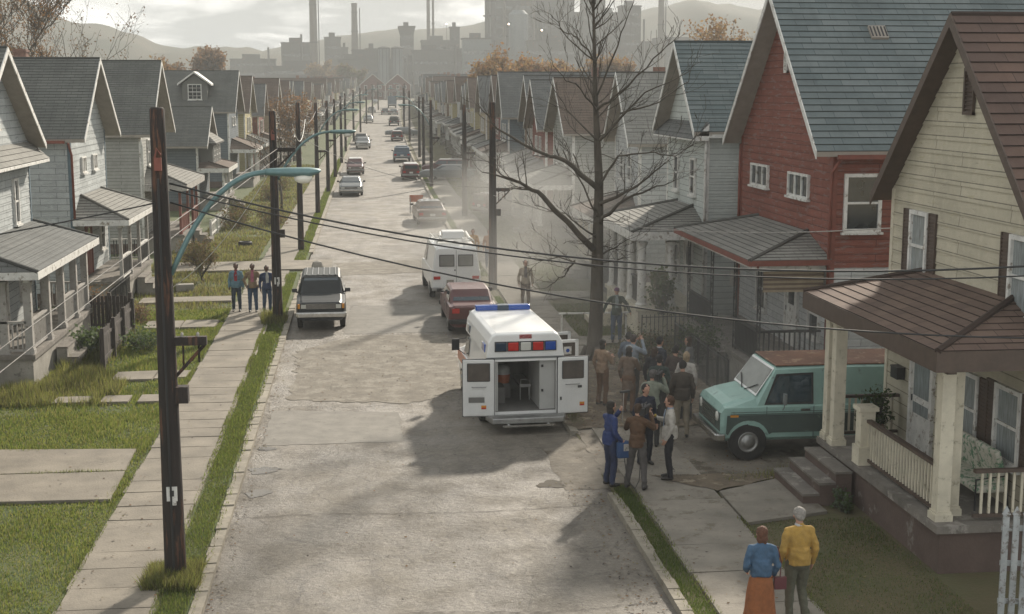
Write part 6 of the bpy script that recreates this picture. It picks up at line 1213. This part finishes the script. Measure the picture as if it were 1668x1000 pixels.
def person(x, y, face, lab, top=('navy', (.03, .05, .12)), pants=('dark', (.03, .03, .035)), hair=(.03, .02, .015), skin='skin', z=GD + .02, hgt=1.75, J=None, coat=.88, skirt=None, hairlong=0, cap=None, shoes=(.02, .018, .016), shirt=None, grip='', fat=1., headturn=0, group=None, collar=None, seed=0):
    s = hgt / 1.75; h = empty('person', (x, y, z), R(face), lab, 'person', group); h.scale = (s, s, s)
    j = dict(hipL=(-.09, 0, .93), hipR=(.09, 0, .93), kneeL=(-.105, .03, .5), kneeR=(.105, .03, .5), ankL=(-.115, -.02, .085), ankR=(.115, -.02, .085), shL=(-.172, -.01, 1.405), shR=(.172, -.01, 1.405), elL=(-.25, -.04, 1.14), elR=(.25, -.04, 1.14), wrL=(-.245, .06, .9), wrR=(.245, .06, .9), head=(0, .02, 1.635), lean=0)
    j.update(J or {}); j = {k: (V(v) if k != 'lean' else v) for k, v in j.items()}
    def limbs(b, e, hands=True, torso=True, legs=True):
        if torso:
            b.ell((0, 0, 1.27), (.155 * fat + e, .10 * fat + e, .21 + e), 0, 18, 12); b.ell((0, 0, 1.08), (.135 * fat + e, .092 * fat + e, .17 + e), 0, 18, 12)
            b.cap(j['shL'] + V((.03, 0, 0)), .055 + e, j['shR'] - V((.03, 0, 0)), .055 + e)
            for q in 'LR': b.cap((0, -.015, 1.45), .045 + e, j['sh' + q] + V((0, 0, .01)), .045 + e)
            for q in 'LR': b.cap(j['sh' + q], .054 + e, j['el' + q], .042 + e); b.cap(j['el' + q], .041 + e, j['wr' + q], .027 + e)
        if legs:
            b.ell((0, -.01, .95), (.155 * fat + e, .11 * fat + e, .12 + e), 0, 18, 12)
            for q in 'LR': b.cap(j['hip' + q], .082 + e, j['knee' + q], .055 + e); b.cap(j['knee' + q], .054 + e, j['ank' + q], .036 + e)
    b = MB(); limbs(b, 0); hd = j['head']; b.cap((0, -.01, 1.44), .056, hd - V((0, .025, .07)), .052)
    ta = R(headturn); fx = V((math.sin(ta), math.cos(ta), 0)); rx = V((math.cos(ta), -math.sin(ta), 0))
    b.ell(hd + V((0, 0, .025)), (.074, .088, .098), 0, 18, 12); b.cap(hd + fx * .03 - V((0, 0, .045)), .055, hd + fx * .045 - V((0, 0, .075)), .035)
    b.cap(hd + fx * .088 + V((0, 0, .015)), .009, hd + fx * .102 - V((0, 0, .018)), .013)
    for t in (-1, 1): b.ell(hd + rx * t * .076 - V((0, 0, .005)), (.012, .018, .03))
    for q, t in (('L', -1), ('R', 1)):
        w_, e_ = j['wr' + q], j['el' + q]; d = (w_ - e_).normalized(); side = V((0, 1, 0)) if abs(d.y) < .8 else V((0, 0, 1)); side = (side - d * side.dot(d)).normalized(); nn = d.cross(side)
        b.cap(w_, .025, w_ + d * .05, .028); b.cap(w_ + d * .03 + side * .018, .022, w_ + d * .085 + side * .022, .019); b.cap(w_ + d * .03 - side * .018, .022, w_ + d * .08 - side * .022, .018)
        cu = .75 if q in grip else .25; inn = nn * (-t)
        for i, (o_, ln) in enumerate(((.030, .062), (.010, .072), (-.011, .066), (-.031, .05))):
            p0 = w_ + d * .09 + side * o_; p1 = p0 + (d * (1 - cu) + inn * cu).normalized() * ln * .5; p2 = p1 + (d * (1 - cu * 1.5) + inn * cu * 1.3).normalized() * ln * .5; b.cap(p0, .0095, p1, .0088, n=7); b.cap(p1, .0088, p2, .0075, n=7)
        p0 = w_ + d * .035 + side * .035; b.cap(p0, .012, p0 + (d * .6 + side * .7 + inn * .4).normalized() * .055, .0095, n=7)
    bd = remesh(b, 'body', skin, h, .0105, 0, 0, 2)
    # eyes and mouth (thin details on the face)
    b = MB()
    for t in (-1, 1): b.ell(hd + fx * .086 + rx * t * .03 + V((0, 0, .02)), (.011, .007, .006), 0, 8, 5)
    b.ell(hd + fx * .083 - V((0, 0, .055)), (.02, .008, .005), 1, 8, 5); b.build('face_features', ['iron', mat('lips', (.25, .09, .07), .6)], bd)
    tk, tc_ = top; pk_, pc = pants; cloth(tk, tc_); cloth(pk_, pc)
    b = MB(); limbs(b, .015, legs=False); b.ell((0, 0, 1.0), (.155 * fat + .015, .11 * fat + .015, .14), 0, 18, 12)
    b.lathe((0, -.005, coat), (0, 0, 1), [(.165 * fat, 0), (.17 * fat, .1), (.15 * fat, .25)], 18)
    b.cap((0, -.02, 1.455), .068, (0, -.015, 1.49), .058)
    for q in 'LR':
        pass
    remesh(b, 'jacket', 'c_' + tk, h, .0145, .006, x * 3 + y)
    if collar or shirt: b = MB(); b.lathe((0, -.005, 1.48), (0, 0, 1), [(.062, 0), (.068, .02), (.058, .045)], 14); b.build('collar', cloth('sh%d' % int(x * 100), collar or shirt), h)
    if shirt: b = MB(); b.slab([(-.045, .128 * fat, 1.0), (.045, .128 * fat, 1.0), (.06, .118, 1.36), (.03, .085, 1.48), (-.03, .085, 1.48), (-.06, .118, 1.36)], (0, .012, 0)); b.build('shirt_front', cloth('sh%d' % int(x * 100), shirt), h)
    if skirt:
        b = MB(); n = 40; rs = []
        for z_, r_ in ((1.0, .14), (.92, .18), (.7, .215), (.4, .24), (.16, .27)):
            rs.append(b.vs([((r_ * (1 + (.09 * (1 - z_)) * math.sin(9 * a) + .03 * math.sin(17 * a + z_ * 9))) * math.cos(a), r_ * .86 * (1 + .1 * (1 - z_) * math.sin(8 * a + 1)) * math.sin(a), z_) for a in [2 * PI * q / n for q in range(n)]]))
        for a, c in zip(rs, rs[1:]):
            for q in range(n): r = (q + 1) % n; b.idx([a + q, c + q, c + r, a + r])
        b.build('skirt', cloth('skirt', skirt), h, smooth=True)
    else:
        b = MB(); limbs(b, .02, torso=False)
        for q in 'LR': b.cap(j['ank' + q] + V((0, .0, .0)), .058, j['ank' + q] + V((0, .0, .12)), .06)
        remesh(b, 'trousers', 'c_' + pk_, h, .0145, .005, x * 5)
    b = MB()
    for q in 'LR': a = j['ank' + q]; b.cap(a + V((0, -.03, -.035)), .045, a + V((0, .09, -.045)), .042); b.cap(a + V((0, .09, -.045)), .042, a + V((.0, .16, -.052)), .033)
    remesh(b, 'shoes', mat('shoe_%d' % int(sum(shoes) * 1000), shoes, .6), h, .012, 0, 0, 1)
    if hair:
        hm = mat('hair_%d_%d' % (int(hair[0] * 1000), int(hair[2] * 1000)), hair, .8, var=.4, vs=30, bump=.6, bs=80); b = MB(); c = hd + V((0, -.0, .035)) - fx * .014
        b.ell(c, (.088, .098, .098), 0, 18, 12); b.ell(c - fx * .02 - V((0, 0, .03)), (.08, .082, .085), 0, 16, 10)
        if hairlong: b.ell(hd - fx * .035 - V((0, 0, .04 + .05 * hairlong)), (.088, .07, .10 + .04 * hairlong), 0, 16, 10)
        # keep the face clear
        o = b.build('t', hm); v = o.data
        for q in v.vertices:
            dlt = q.co - hd
            if dlt.dot(fx) > .035 and dlt.z < .075: q.co -= fx * (dlt.dot(fx) - .035)
        b2 = MB(); b2.v = [tuple(q.co) for q in v.vertices]; b2.f = [tuple(p.vertices) for p in v.polygons]; b2.m = [0] * len(b2.f); b2.uv = [None] * len(b2.f); bpy.data.objects.remove(o); remesh(b2, 'hair', hm, h, .0115, .006, y, 1)
    if cap:
        b = MB(); c = hd + V((0, 0, .05)); b.ell(c, (.088, .1, .075), 0, 18, 10); b.cap(c + fx * .08 + V((0, 0, -.01)), .03, c + fx * .13 - V((0, 0, .02)), .02); remesh(b, 'cap', mat('cap_cloth_%d' % int(x * 10), cap, .8), h, .012, 0, 0, 1)
    return h
W_ = 180
DEN = ('denim', (.05, .10, .17)); JEAN = ('jeans', (.045, .085, .15)); 
person(5.75, 18.5, -4, 'woman in a blue denim jacket and long orange skirt walking away on the right pavement', ('denimtop', (.06, .12, .20)), skirt=(.28, .10, .035), hair=(.13, .055, .03), hgt=1.64, J=dict(wrL=(-.2, .14, 1.0), wrR=(.22, .1, .95)), hairlong=.4, coat=.99)
person(6.42, 18.85, 3, 'grey-haired man in a yellow jacket walking away beside the woman in orange', ('yellow', (.42, .26, .06)), ('olive', (.10, .10, .07)), hair=(.30, .28, .25), hgt=1.80, J=dict(kneeR=(.10, .08, .5), ankR=(.11, -.1, .1), wrL=(-.25, .08, .92)), coat=.92, collar=(.5, .5, .5), fat=1.08)
b = MB(); b.box(-.09, .09, -.03, .03, -.12, .06); b.tube([(0, 0, .06), (.0, -.03, .3), (-.08, -.09, .56)], .008, 5); o = b.build('shoulder_bag', mat('maroon_leather', (.12, .03, .035), .6), bevel=.0); o.location = (6.03, 18.47, .95); tag(o, 'small maroon shoulder bag hanging at the denim-jacketed woman\'s right hip', 'bag')
b = MB(); b.box(-.06, .06, -.006, .006, -.14, 0); o = b.build('folded_paper', 'trim'); o.location = (6.15, 18.98, .98); o.rotation_euler = (.2, .2, 0); tag(o, 'folded white paper in the yellow-jacketed man\'s left hand', 'paper')
# news crew by the drive
hold = dict(elR=(.26, .08, 1.2), wrR=(.14, .26, 1.45))
person(4.95, 26.25, -70, 'sound man in a navy jacket raising one hand at the kerb corner', ('navy', (.022, .04, .13)), ('navyt', (.02, .03, .07)), hair=(.02, .015, .012), hairlong=.5, J=dict(elL=(-.26, .12, 1.22), wrL=(-.16, .3, 1.48), wrR=(.26, .1, .98)), grip='L')
person(5.45, 26.0, -28, 'news cameraman in a brown jacket with a camera on his shoulder', ('brownj', (.10, .055, .03)), ('greyt', (.085, .078, .075)), hair=(.06, .035, .02), J=dict(elR=(.30, .14, 1.25), wrR=(.17, .32, 1.5), elL=(-.28, .14, 1.2), wrL=(-.02, .34, 1.42), kneeL=(-.16, .05, .5), ankL=(-.2, -.02, .085), kneeR=(.14, .0, .5), ankR=(.18, -.08, .085)), grip='LR', hgt=1.74)
person(6.25, 26.6, 78, 'man in a pale jacket holding a microphone, facing the brown-jacketed cameraman', ('cream', (.50, .47, .42)), ('blackt', (.02, .02, .026)), hair=(.09, .045, .025), J=dict(elR=(.25, .1, 1.18), wrR=(.13, .3, 1.28), wrL=(-.24, .08, .9)), grip='R', shirt=(.3, .36, .45), hgt=1.74)
person(5.98, 27.75, -160, 'man in dark navy clothes standing behind the brown-jacketed cameraman', ('inkj', (.02, .025, .045)), ('inkt', (.018, .02, .03)), hair=(.012, .01, .01))
person(6.45, 29.2, -25, 'cameraman in a sage green jacket filming towards the iron fence', ('sage', (.22, .24, .19)), ('dk', (.03, .03, .03)), hair=(.10, .09, .085), J=dict(elR=(.30, .14, 1.25), wrR=(.17, .32, 1.5), elL=(-.28, .14, 1.2), wrL=(-.02, .34, 1.42), kneeL=(-.16, .05, .5), ankL=(-.2, -.05, .085)), grip='LR')
person(7.3, 29.9, -8, 'man in a dark brown jacket and light tan trousers by the teal van\'s nose', ('umberj', (.055, .042, .032)), ('tant', (.26, .22, .16)), hair=(.02, .016, .014), fat=1.1, hgt=1.8)
person(7.8, 31.6, -30, 'blonde woman in a white cardigan in front of the teal van', ('whitec', (.45, .42, .38)), ('blk', (.03, .03, .03)), hair=(.34, .25, .15), hairlong=.3, hgt=1.66)
person(6.05, 33.3, -50, 'woman in a light tan jacket with brown trousers at the far side of the crowd', ('tanj', (.24, .165, .11)), ('brt', (.13, .07, .04)), hair=(.015, .012, .01), hairlong=.4, J=dict(elR=(.26, .1, 1.16), wrR=(.1, .28, 1.25)), hgt=1.7)
person(6.55, 32.4, -35, 'dark-haired woman in a long tan coat in the crowd', ('tanc', (.13, .09, .065)), ('brt', (.13, .07, .04)), hair=(.015, .012, .01), hairlong=.9, coat=.62, J=dict(elR=(.26, .1, 1.16), wrR=(.14, .28, 1.2)), hgt=1.68)
person(7.45, 33.0, -60, 'dark-haired man in a dark suit turned sideways in the crowd', ('suit', (.018, .022, .035)), ('suitt', (.018, .02, .03)), hair=(.012, .01, .01), shirt=(.4, .4, .42), hgt=1.78)
person(7.0, 31.0, -20, 'man with black hair and a dark green jacket in the middle of the crowd', ('dgj', (.03, .045, .04)), ('blk', (.03, .03, .03)), hair=(.012, .01, .01), hgt=1.72)
person(6.9, 34.2, -40, 'man in a blue-grey shirt with a hat at the back of the crowd', ('bgs', (.10, .13, .17)), ('blk', (.03, .03, .03)), hair=(.02, .02, .02), hgt=1.7)
person(8.35, 33.6, 60, 'woman in a grey coat near the iron fence', ('gcoat', (.12, .12, .12)), ('blk', (.03, .03, .03)), hair=(.05, .03, .02), hairlong=.5, hgt=1.66)
person(8.05, 41.9, 170, 'man in a dark green jacket, jeans and a red and blue cap beside the tree', ('greenj', (.03, .055, .04)), JEAN, hair=None, cap=(.12, .05, .10), shirt=(.25, .3, .3), J=dict(elL=(-.33, -.04, 1.2), wrL=(-.42, .05, .98), elR=(.33, -.04, 1.2), wrR=(.42, .05, .98)))
person(6.02, 49.1, 178, 'hazy figure in a pale coat standing on the right pavement in the smoke', ('palec', (.36, .30, .22)), ('brt2', (.16, .11, .08)), hair=(.1, .06, .04), shirt=(.12, .1, .1))
person(5.05, 60.6, 175, 'person in a pale blue and orange vest beyond the white van, by the pole', ('orv', (.45, .25, .08)), JEAN, hair=(.1, .06, .04)); person(5.75, 60.3, 170, 'person in an orange vest in the smoke right of the hazy pole foot', ('orv2', (.42, .22, .12)), JEAN, hair=(.1, .06, .04))
# three men on the left pavement
person(-4.47, 49.4, 178, 'man in a light blue jacket and red shirt, leftmost of three men', ('ltblue', (.12, .22, .27)), ('dkj', (.04, .06, .085)), skin='skind', hair=(.012, .01, .01), shirt=(.30, .03, .04), fat=1.12)
person(-3.87, 49.2, 180, 'man in a tan vest, pink shirt and blue jeans, middle of three men', ('tanv', (.24, .17, .10)), JEAN, skin='skind', hair=(.012, .01, .01), shirt=(.42, .12, .18), J=dict(elL=(-.31, -.04, 1.16), wrL=(-.22, .05, .95), elR=(.31, -.04, 1.16), wrR=(.22, .05, .95)))
person(-3.36, 49.05, 195, 'man in a navy jacket and white shirt beside the second utility pole', ('navy2', (.03, .05, .11)), JEAN, skin='skind', hair=(.012, .01, .01), shirt=(.5, .5, .47), hgt=1.7)
person(7.6, 31.9, -40, 'dark-haired man in a dark brown coat wedged beside the blonde woman', ('dkb', (.05, .035, .03)), ('blk', (.03, .03, .03)), hair=(.012, .01, .01), hgt=1.76)
person(7.15, 32.2, -30, 'person in a black jacket at the heart of the crowd', ('bk', (.02, .02, .024)), ('blk', (.03, .03, .03)), hair=(.05, .03, .02), hairlong=.5, hgt=1.68)
person(6.9, 33.6, -50, 'photographer in a pale blue shirt behind the woman in tan', ('pbl', (.22, .26, .30)), ('blk', (.03, .03, .03)), hair=(.03, .02, .02), J=dict(elR=(.28, .14, 1.3), wrR=(.08, .26, 1.58), elL=(-.28, .14, 1.3), wrL=(-.08, .26, 1.58)), hgt=1.74)
# their gear
def videocam(x, y, z, rz, lab):
    o = empty('video_camera', (x, y, z), R(rz), lab, 'video camera'); b = MB(); b.box(-.06, .06, -.16, .16, -.06, .1); b.build('body', 'blackp', o, bevel=.01); b = MB(); b.lathe((0, .16, .02), (0, 1, 0), [(.045, 0), (.045, .1), (.055, .12), (.055, .17)], 14); b.build('lens', 'iron', o); b = MB(); b.tube([(0, -.1, .1), (0, -.1, .15), (0, .1, .15), (0, .1, .1)], .012, 6); b.build('handle', 'blackp', o); b = MB(); b.box(-.13, -.06, .05, .2, .05, .09); b.build('viewfinder', 'blackp', o)
    b = MB(); b.box(-.05, .05, -.26, -.16, -.05, .09); b.build('battery', 'iron', o); return o
videocam(5.63, 26.15, 1.70, -28, 'black shoulder video camera held by the brown-jacketed cameraman'); videocam(6.62, 29.35, 1.70, -25, 'shoulder video camera held by the man in the sage green jacket')
o = empty('microphone', (6.0, 26.62, 1.46), R(20), 'hand microphone held by the man in the pale jacket', 'microphone'); b = MB(); b.lathe((0, 0, -.16), (-.35, 0, 1), [(.012, 0), (.014, .15)], 8); b.build('handle', 'blackp', o); b = MB(); b.ell((-.06, 0, .02), (.028, .028, .033)); b.build('foam_head', mat('mic_foam', (.35, .26, .05), .9), o)
o = empty('boom_microphone', (5.22, 26.4, 1.6), 0, 'thin boom microphone held upright by the sound man', 'microphone'); b = MB(); b.tube([(0, 0, -.2), (.02, 0, .42)], .008, 6); b.build('boom_pole', 'gtrim', o); b = MB(); b.tube([(-.06, 0, .43), (.14, 0, .45)], .028, 8); b.build('mic_body', 'iron', o)
o = empty('sound_bag', (5.18, 26.1, .93), R(10), 'blue shoulder bag of sound gear at the sound man\'s hip', 'bag'); b = MB(); b.box(-.14, .14, -.09, .09, -.18, .16); b.build('bag_body', mat('blue_nylon', (.02, .06, .16), .7), o, bevel=.04); b = MB(); b.box(-.02, .1, -.1, -.09, -.02, .12); b.build('pocket', 'gtrim', o); b = MB(); b.tube([(-.12, 0, .14), (-.16, .03, .5), (-.2, .1, .56)], .012, 5); b.build('strap', 'iron', o)
b = MB(); b.tube([(5.2, 26.1, .8), (5.25, 25.95, .3), (5.4, 25.9, .16), (5.5, 26.0, .3), (5.55, 26.05, 1.1), (5.6, 26.1, 1.6)], .009, 6); tag(b.build('camera_cord', 'iron', smooth=True), 'thin black cord from the blue sound bag to the cameraman', 'cord')
# ---------------------------------------------------------------- grass, leaves, litter
def grass(name, regions, mats, seed, size=(.035, .085), w_=.006, base=GD - .03, lean=.5):
    rs = np.random.RandomState(seed); PX = []; 
    for (x0, x1, y0, y1, n, follow) in regions:
        p = np.empty((n, 2)); p[:, 0] = rs.uniform(x0, x1, n); p[:, 1] = rs.uniform(y0, y1, n)
        cl = np.sin(p[:, 0] * 1.9 + 1.3 * np.sin(p[:, 1] * .7)) * np.sin(p[:, 1] * 1.3 + np.sin(p[:, 0])) + .4 * np.sin(p[:, 0] * 7) * np.sin(p[:, 1] * 6)
        keep = rs.uniform(0, 1, n) < .72 + .28 * cl; p = p[keep]; PX.append(np.c_[p, np.full(len(p), 1 if follow else 0)])
    P = np.concatenate(PX)
    for (x0, x1, y0, y1) in EXCL: P = P[~((P[:, 0] > x0) & (P[:, 0] < x1) & (P[:, 1] > y0) & (P[:, 1] < y1))]
    n = len(P); base_z = np.full(n, base); yy = P[:, 1]; base_z += np.where(yy > 125, .0125 * (yy - 110), np.where(yy > 95, .0125 * (yy - 95) ** 2 / 60, 0))
    X = P[:, 0] + np.where(P[:, 2] > 0, 4.8e-5 * yy ** 2, 0); a = rs.uniform(0, 2 * PI, n); hh = rs.uniform(size[0], size[1], n) * (1 + .5 * np.sin(P[:, 0] * 2.3) * np.sin(P[:, 1] * 1.7)); la = rs.uniform(0, 2 * PI, n); ll = rs.uniform(0, lean, n) * hh
    sc = np.clip(yy / 26, .8, 4); W2 = w_ * sc
    hh = hh * np.clip(sc, 1, 1.6)
    Vv = np.stack([np.c_[X - np.cos(a) * W2, yy - np.sin(a) * W2, base_z], np.c_[X + np.cos(a) * W2, yy + np.sin(a) * W2, base_z], np.c_[X + np.cos(la) * ll, yy + np.sin(la) * ll, base_z + hh]], 1).reshape(-1, 3)
    o = rawmesh(name, Vv, 3, mats, None, rs.randint(0, len(mats), n)); o['kind'] = 'stuff'; return o
def gm(n, c): M['g_' + n] = translucent(mat('grass_' + n, c, .8, var=.4, vs=.9), c, .5)
gm('a', (.14, .19, .04)); gm('b', (.20, .235, .06)); gm('c', (.25, .24, .085)); gm('d', (.085, .13, .03)); gm('s', (.22, .19, .10)); gm('e', (.10, .10, .045))
EXCL = [(-8.5, -5.06, 26.5, 28.38), (-8.5, -5.1, 28.5, 30.25), (-6.9, -4.85, 37.75, 38.85), (-7.9, -7, 35, 35.7), (-6.7, -6, 35, 35.7), (-5.75, -4.9, 34.9, 35.7), (-7.3, -4.9, 46, 47.4), (-8.3, -4.9, 51.7, 53), (-12, -8.8, 37.1, 45.3), (-8.3, -2.6, 60.6, 64), (7.05, 8.75, 23.9, 26.3), (-3.3, -2.5, 60.5, 64), (9.4, 14, 20.7, 40), (-20, -9, 24, 32.1), (-20, -10.4, 37, 45.2), (8.6, 9.6, 24.5, 26.6)]
grass('grass', [(-10.8, -4.82, 17, 34, 170000, 0), (-9.2, -4.82, 34, 50, 60000, 0), ], ['g_a', 'g_b', 'g_c', 'g_d', 'g_b'], 5, (.03, .08), .009)
grass('grass', [(-9.5, -4.82, 50, 75, 34000, 0), (-9.0, -4.8, 75, 140, 26000, 1)], ['g_e', 'g_b', 'g_c', 'g_s', 'g_e'], 15, (.04, .11), .008)
grass('grass', [(-3.22, -2.77, 17, 45, 50000, 0), (-3.2, -2.77, 45, 60, 14000, 0), (-3.3, -2.77, 64, 150, 22000, 1)], ['g_a', 'g_b', 'g_d', 'g_e'], 6, (.03, .07))
grass('grass', [(5.02, 5.34, 14, 26.4, 18000, 0), (5.0, 5.33, 31.2, 33, 3500, 0), (5.1, 5.36, 38.5, 52, 7000, 0), (5.0, 5.4, 58, 140, 12000, 1)], ['g_d', 'g_a', 'g_d'], 7, (.03, .07))
grass('grass', [(7.02, 9.4, 15, 23.8, 26000, 0), (7.3, 9.3, 25.3, 26.6, 4500, 0), (7.1, 11.2, 14, 19, 9000, 0), (7.0, 9.3, 40.8, 50, 15000, 0), (7.05, 9.0, 53, 95, 22000, 0), (7.0, 9, 95, 140, 9000, 1)], ['g_d', 'g_e', 'g_d', 'g_s', 'g_a'], 8, (.02, .055), lean=.9)
grass('long_grass', [(-9.6, -6.4, 34.8, 38.6, 12000, 0), (-3.6, -2.7, 21.3, 22.6, 5000, 0), (-8.6, -7.4, 38, 46, 7000, 0), (-3.4, -2.6, 46.5, 47.6, 2500, 0), (7.4, 9.4, 26.3, 26.8, 700, 0)], ['g_b', 'g_c', 'g_e'], 9, (.12, .24), .008, lean=.9)
grass('grass_tufts', [(-4.86, -4.72, 17, 50, 5000, 0), (-3.32, -3.22, 17, 50, 4000, 0), (-2.82, -2.62, 17, 50, 2600, 0), (-8.5, -4.9, 28.36, 28.5, 900, 0), (5.3, 5.44, 14, 26, 1600, 0), (6.92, 7.05, 14, 24, 1500, 0), (4.9, 5.05, 14, 26, 900, 0)], ['g_a', 'g_b', 'g_e'], 19, (.03, .07), .007, base=GD + .015)
def litter(name, regs, mats, seed, size, z, lab=None):
    rs = np.random.RandomState(seed); L = []
    for (x0, x1, y0, y1, n, zz) in regs: L.append(np.c_[rs.uniform(x0, x1, n), rs.uniform(y0, y1, n), np.full(n, zz)])
    P = np.concatenate(L); n = len(P); a = rs.uniform(0, 2 * PI, n); s_ = rs.uniform(.5, 1.5, n) * size; t = rs.uniform(0, .6, (n, 4))
    Vv = np.stack([np.c_[P[:, 0] + np.cos(a + k * PI / 2) * s_ * (1 if k % 2 else .6), P[:, 1] + np.sin(a + k * PI / 2) * s_ * (1 if k % 2 else .6), P[:, 2] + t[:, k] * s_] for k in range(4)], 1).reshape(-1, 3)
    o = rawmesh(name, Vv, 4, mats, None, rs.randint(0, len(mats), n)); o['kind'] = 'stuff'; return o
litter('fallen_leaves', [(-2.4, 4.7, 16, 60, 420, .012), (4.0, 4.75, 14, 27, 500, .012), (-2.5, -2.2, 18, 60, 420, .012), (5.4, 6.95, 14, 27, 90, GD + .035), (4.9, 9.2, 31, 40, 3600, GD + .03), (5, 9.2, 26.6, 31, 500, GD + .04), (7, 9.3, 14, 26, 260, GD), (-9, -5, 18, 50, 420, GD + .03), (-4.7, -3.3, 18, 50, 260, GD + .03), (-3, 4, 34, 45, 700, .016)], ['lf_brown', 'lf_orange', 'g_s', 'dwood'], 3, .026, 0)
litter('gravel', [(-2.0, 3.0, 34.5, 44.8, 5000, .012), (-2.4, 4.7, 15, 34, 2600, .004), (4.1, 9.2, 26.6, 31, 3000, GD + .036)], ['concrete', 'mottle', 'mud'], 4, .010, 0)
# ---------------------------------------------------------------- smoke and haze
def volume_mat(name, dens, col=(1, 1, 1), aniso=.3, noise_=None):
    m = bpy.data.materials.new(name); m.use_nodes = True; t = m.node_tree; t.nodes.clear(); o = t.nodes.new('ShaderNodeOutputMaterial'); p = t.nodes.new('ShaderNodeVolumePrincipled'); p.inputs['Color'].default_value = (*col, 1); p.inputs['Density'].default_value = dens; p.inputs['Anisotropy'].default_value = aniso
    t.links.new(p.outputs['Volume'], o.inputs['Volume'])
    if noise_:
        tc_ = t.nodes.new('ShaderNodeTexCoord'); ln = t.nodes.new('ShaderNodeVectorMath'); ln.operation = 'LENGTH'; t.links.new(tc_.outputs['Object'], ln.inputs[0])
        r = t.nodes.new('ShaderNodeMapRange'); r.interpolation_type = 'SMOOTHSTEP'; r.inputs['From Min'].default_value = 1.0; r.inputs['From Max'].default_value = .25; r.inputs['To Min'].default_value = 0; r.inputs['To Max'].default_value = 1; t.links.new(ln.outputs['Value'], r.inputs['Value'])
        n = t.nodes.new('ShaderNodeTexNoise'); n.inputs['Scale'].default_value = noise_; n.inputs['Detail'].default_value = 3; t.links.new(tc_.outputs['Object'], n.inputs['Vector'])
        r2 = t.nodes.new('ShaderNodeMapRange'); r2.inputs['From Min'].default_value = .35; r2.inputs['From Max'].default_value = .65; r2.inputs['To Min'].default_value = .25; r2.inputs['To Max'].default_value = 1.5; t.links.new(n.outputs['Fac'], r2.inputs['Value'])
        a = t.nodes.new('ShaderNodeMath'); a.operation = 'MULTIPLY'; t.links.new(r.outputs['Result'], a.inputs[0]); t.links.new(r2.outputs['Result'], a.inputs[1])
        c = t.nodes.new('ShaderNodeMath'); c.operation = 'MULTIPLY'; c.inputs[1].default_value = dens; t.links.new(a.outputs['Value'], c.inputs[0]); t.links.new(c.outputs['Value'], p.inputs['Density'])
    return m
def smoke(name, c, r, dens, lab, ns=1.6):
    b = MB(); b.ell((0, 0, 0), (1, 1, 1), 0, 24, 14); m = volume_mat('smoke_' + lab[:8], dens, (.60, .59, .565), .1, ns); o = b.build(name, m); o.location = c; o.scale = r; o['kind'] = 'stuff'; o['label'] = lab; return o
smoke('smoke', (7.6, 60, 1.2), (7.0, 27, 5.4), .06, 'pale smoke drifting over the right pavement and yards')
smoke('smoke', (9, 33, 1.2), (6.5, 9, 3.6), .028, 'thin haze drifting over the crowd and the teal van', 1.4)
smoke('chimney_smoke', (-8, 762, 60), (11, 6, 7), .05, 'pale plume drifting from the shorter smokestack', 1.4)
b = MB(); b.box(-1000, 1000, -12, 1230, -1.5, 128); o = b.build('haze', volume_mat('haze_air', .00095, (.54, .555, .55), .0)); o['kind'] = 'stuff'; o['label'] = 'even autumn haze over the street and the plant'
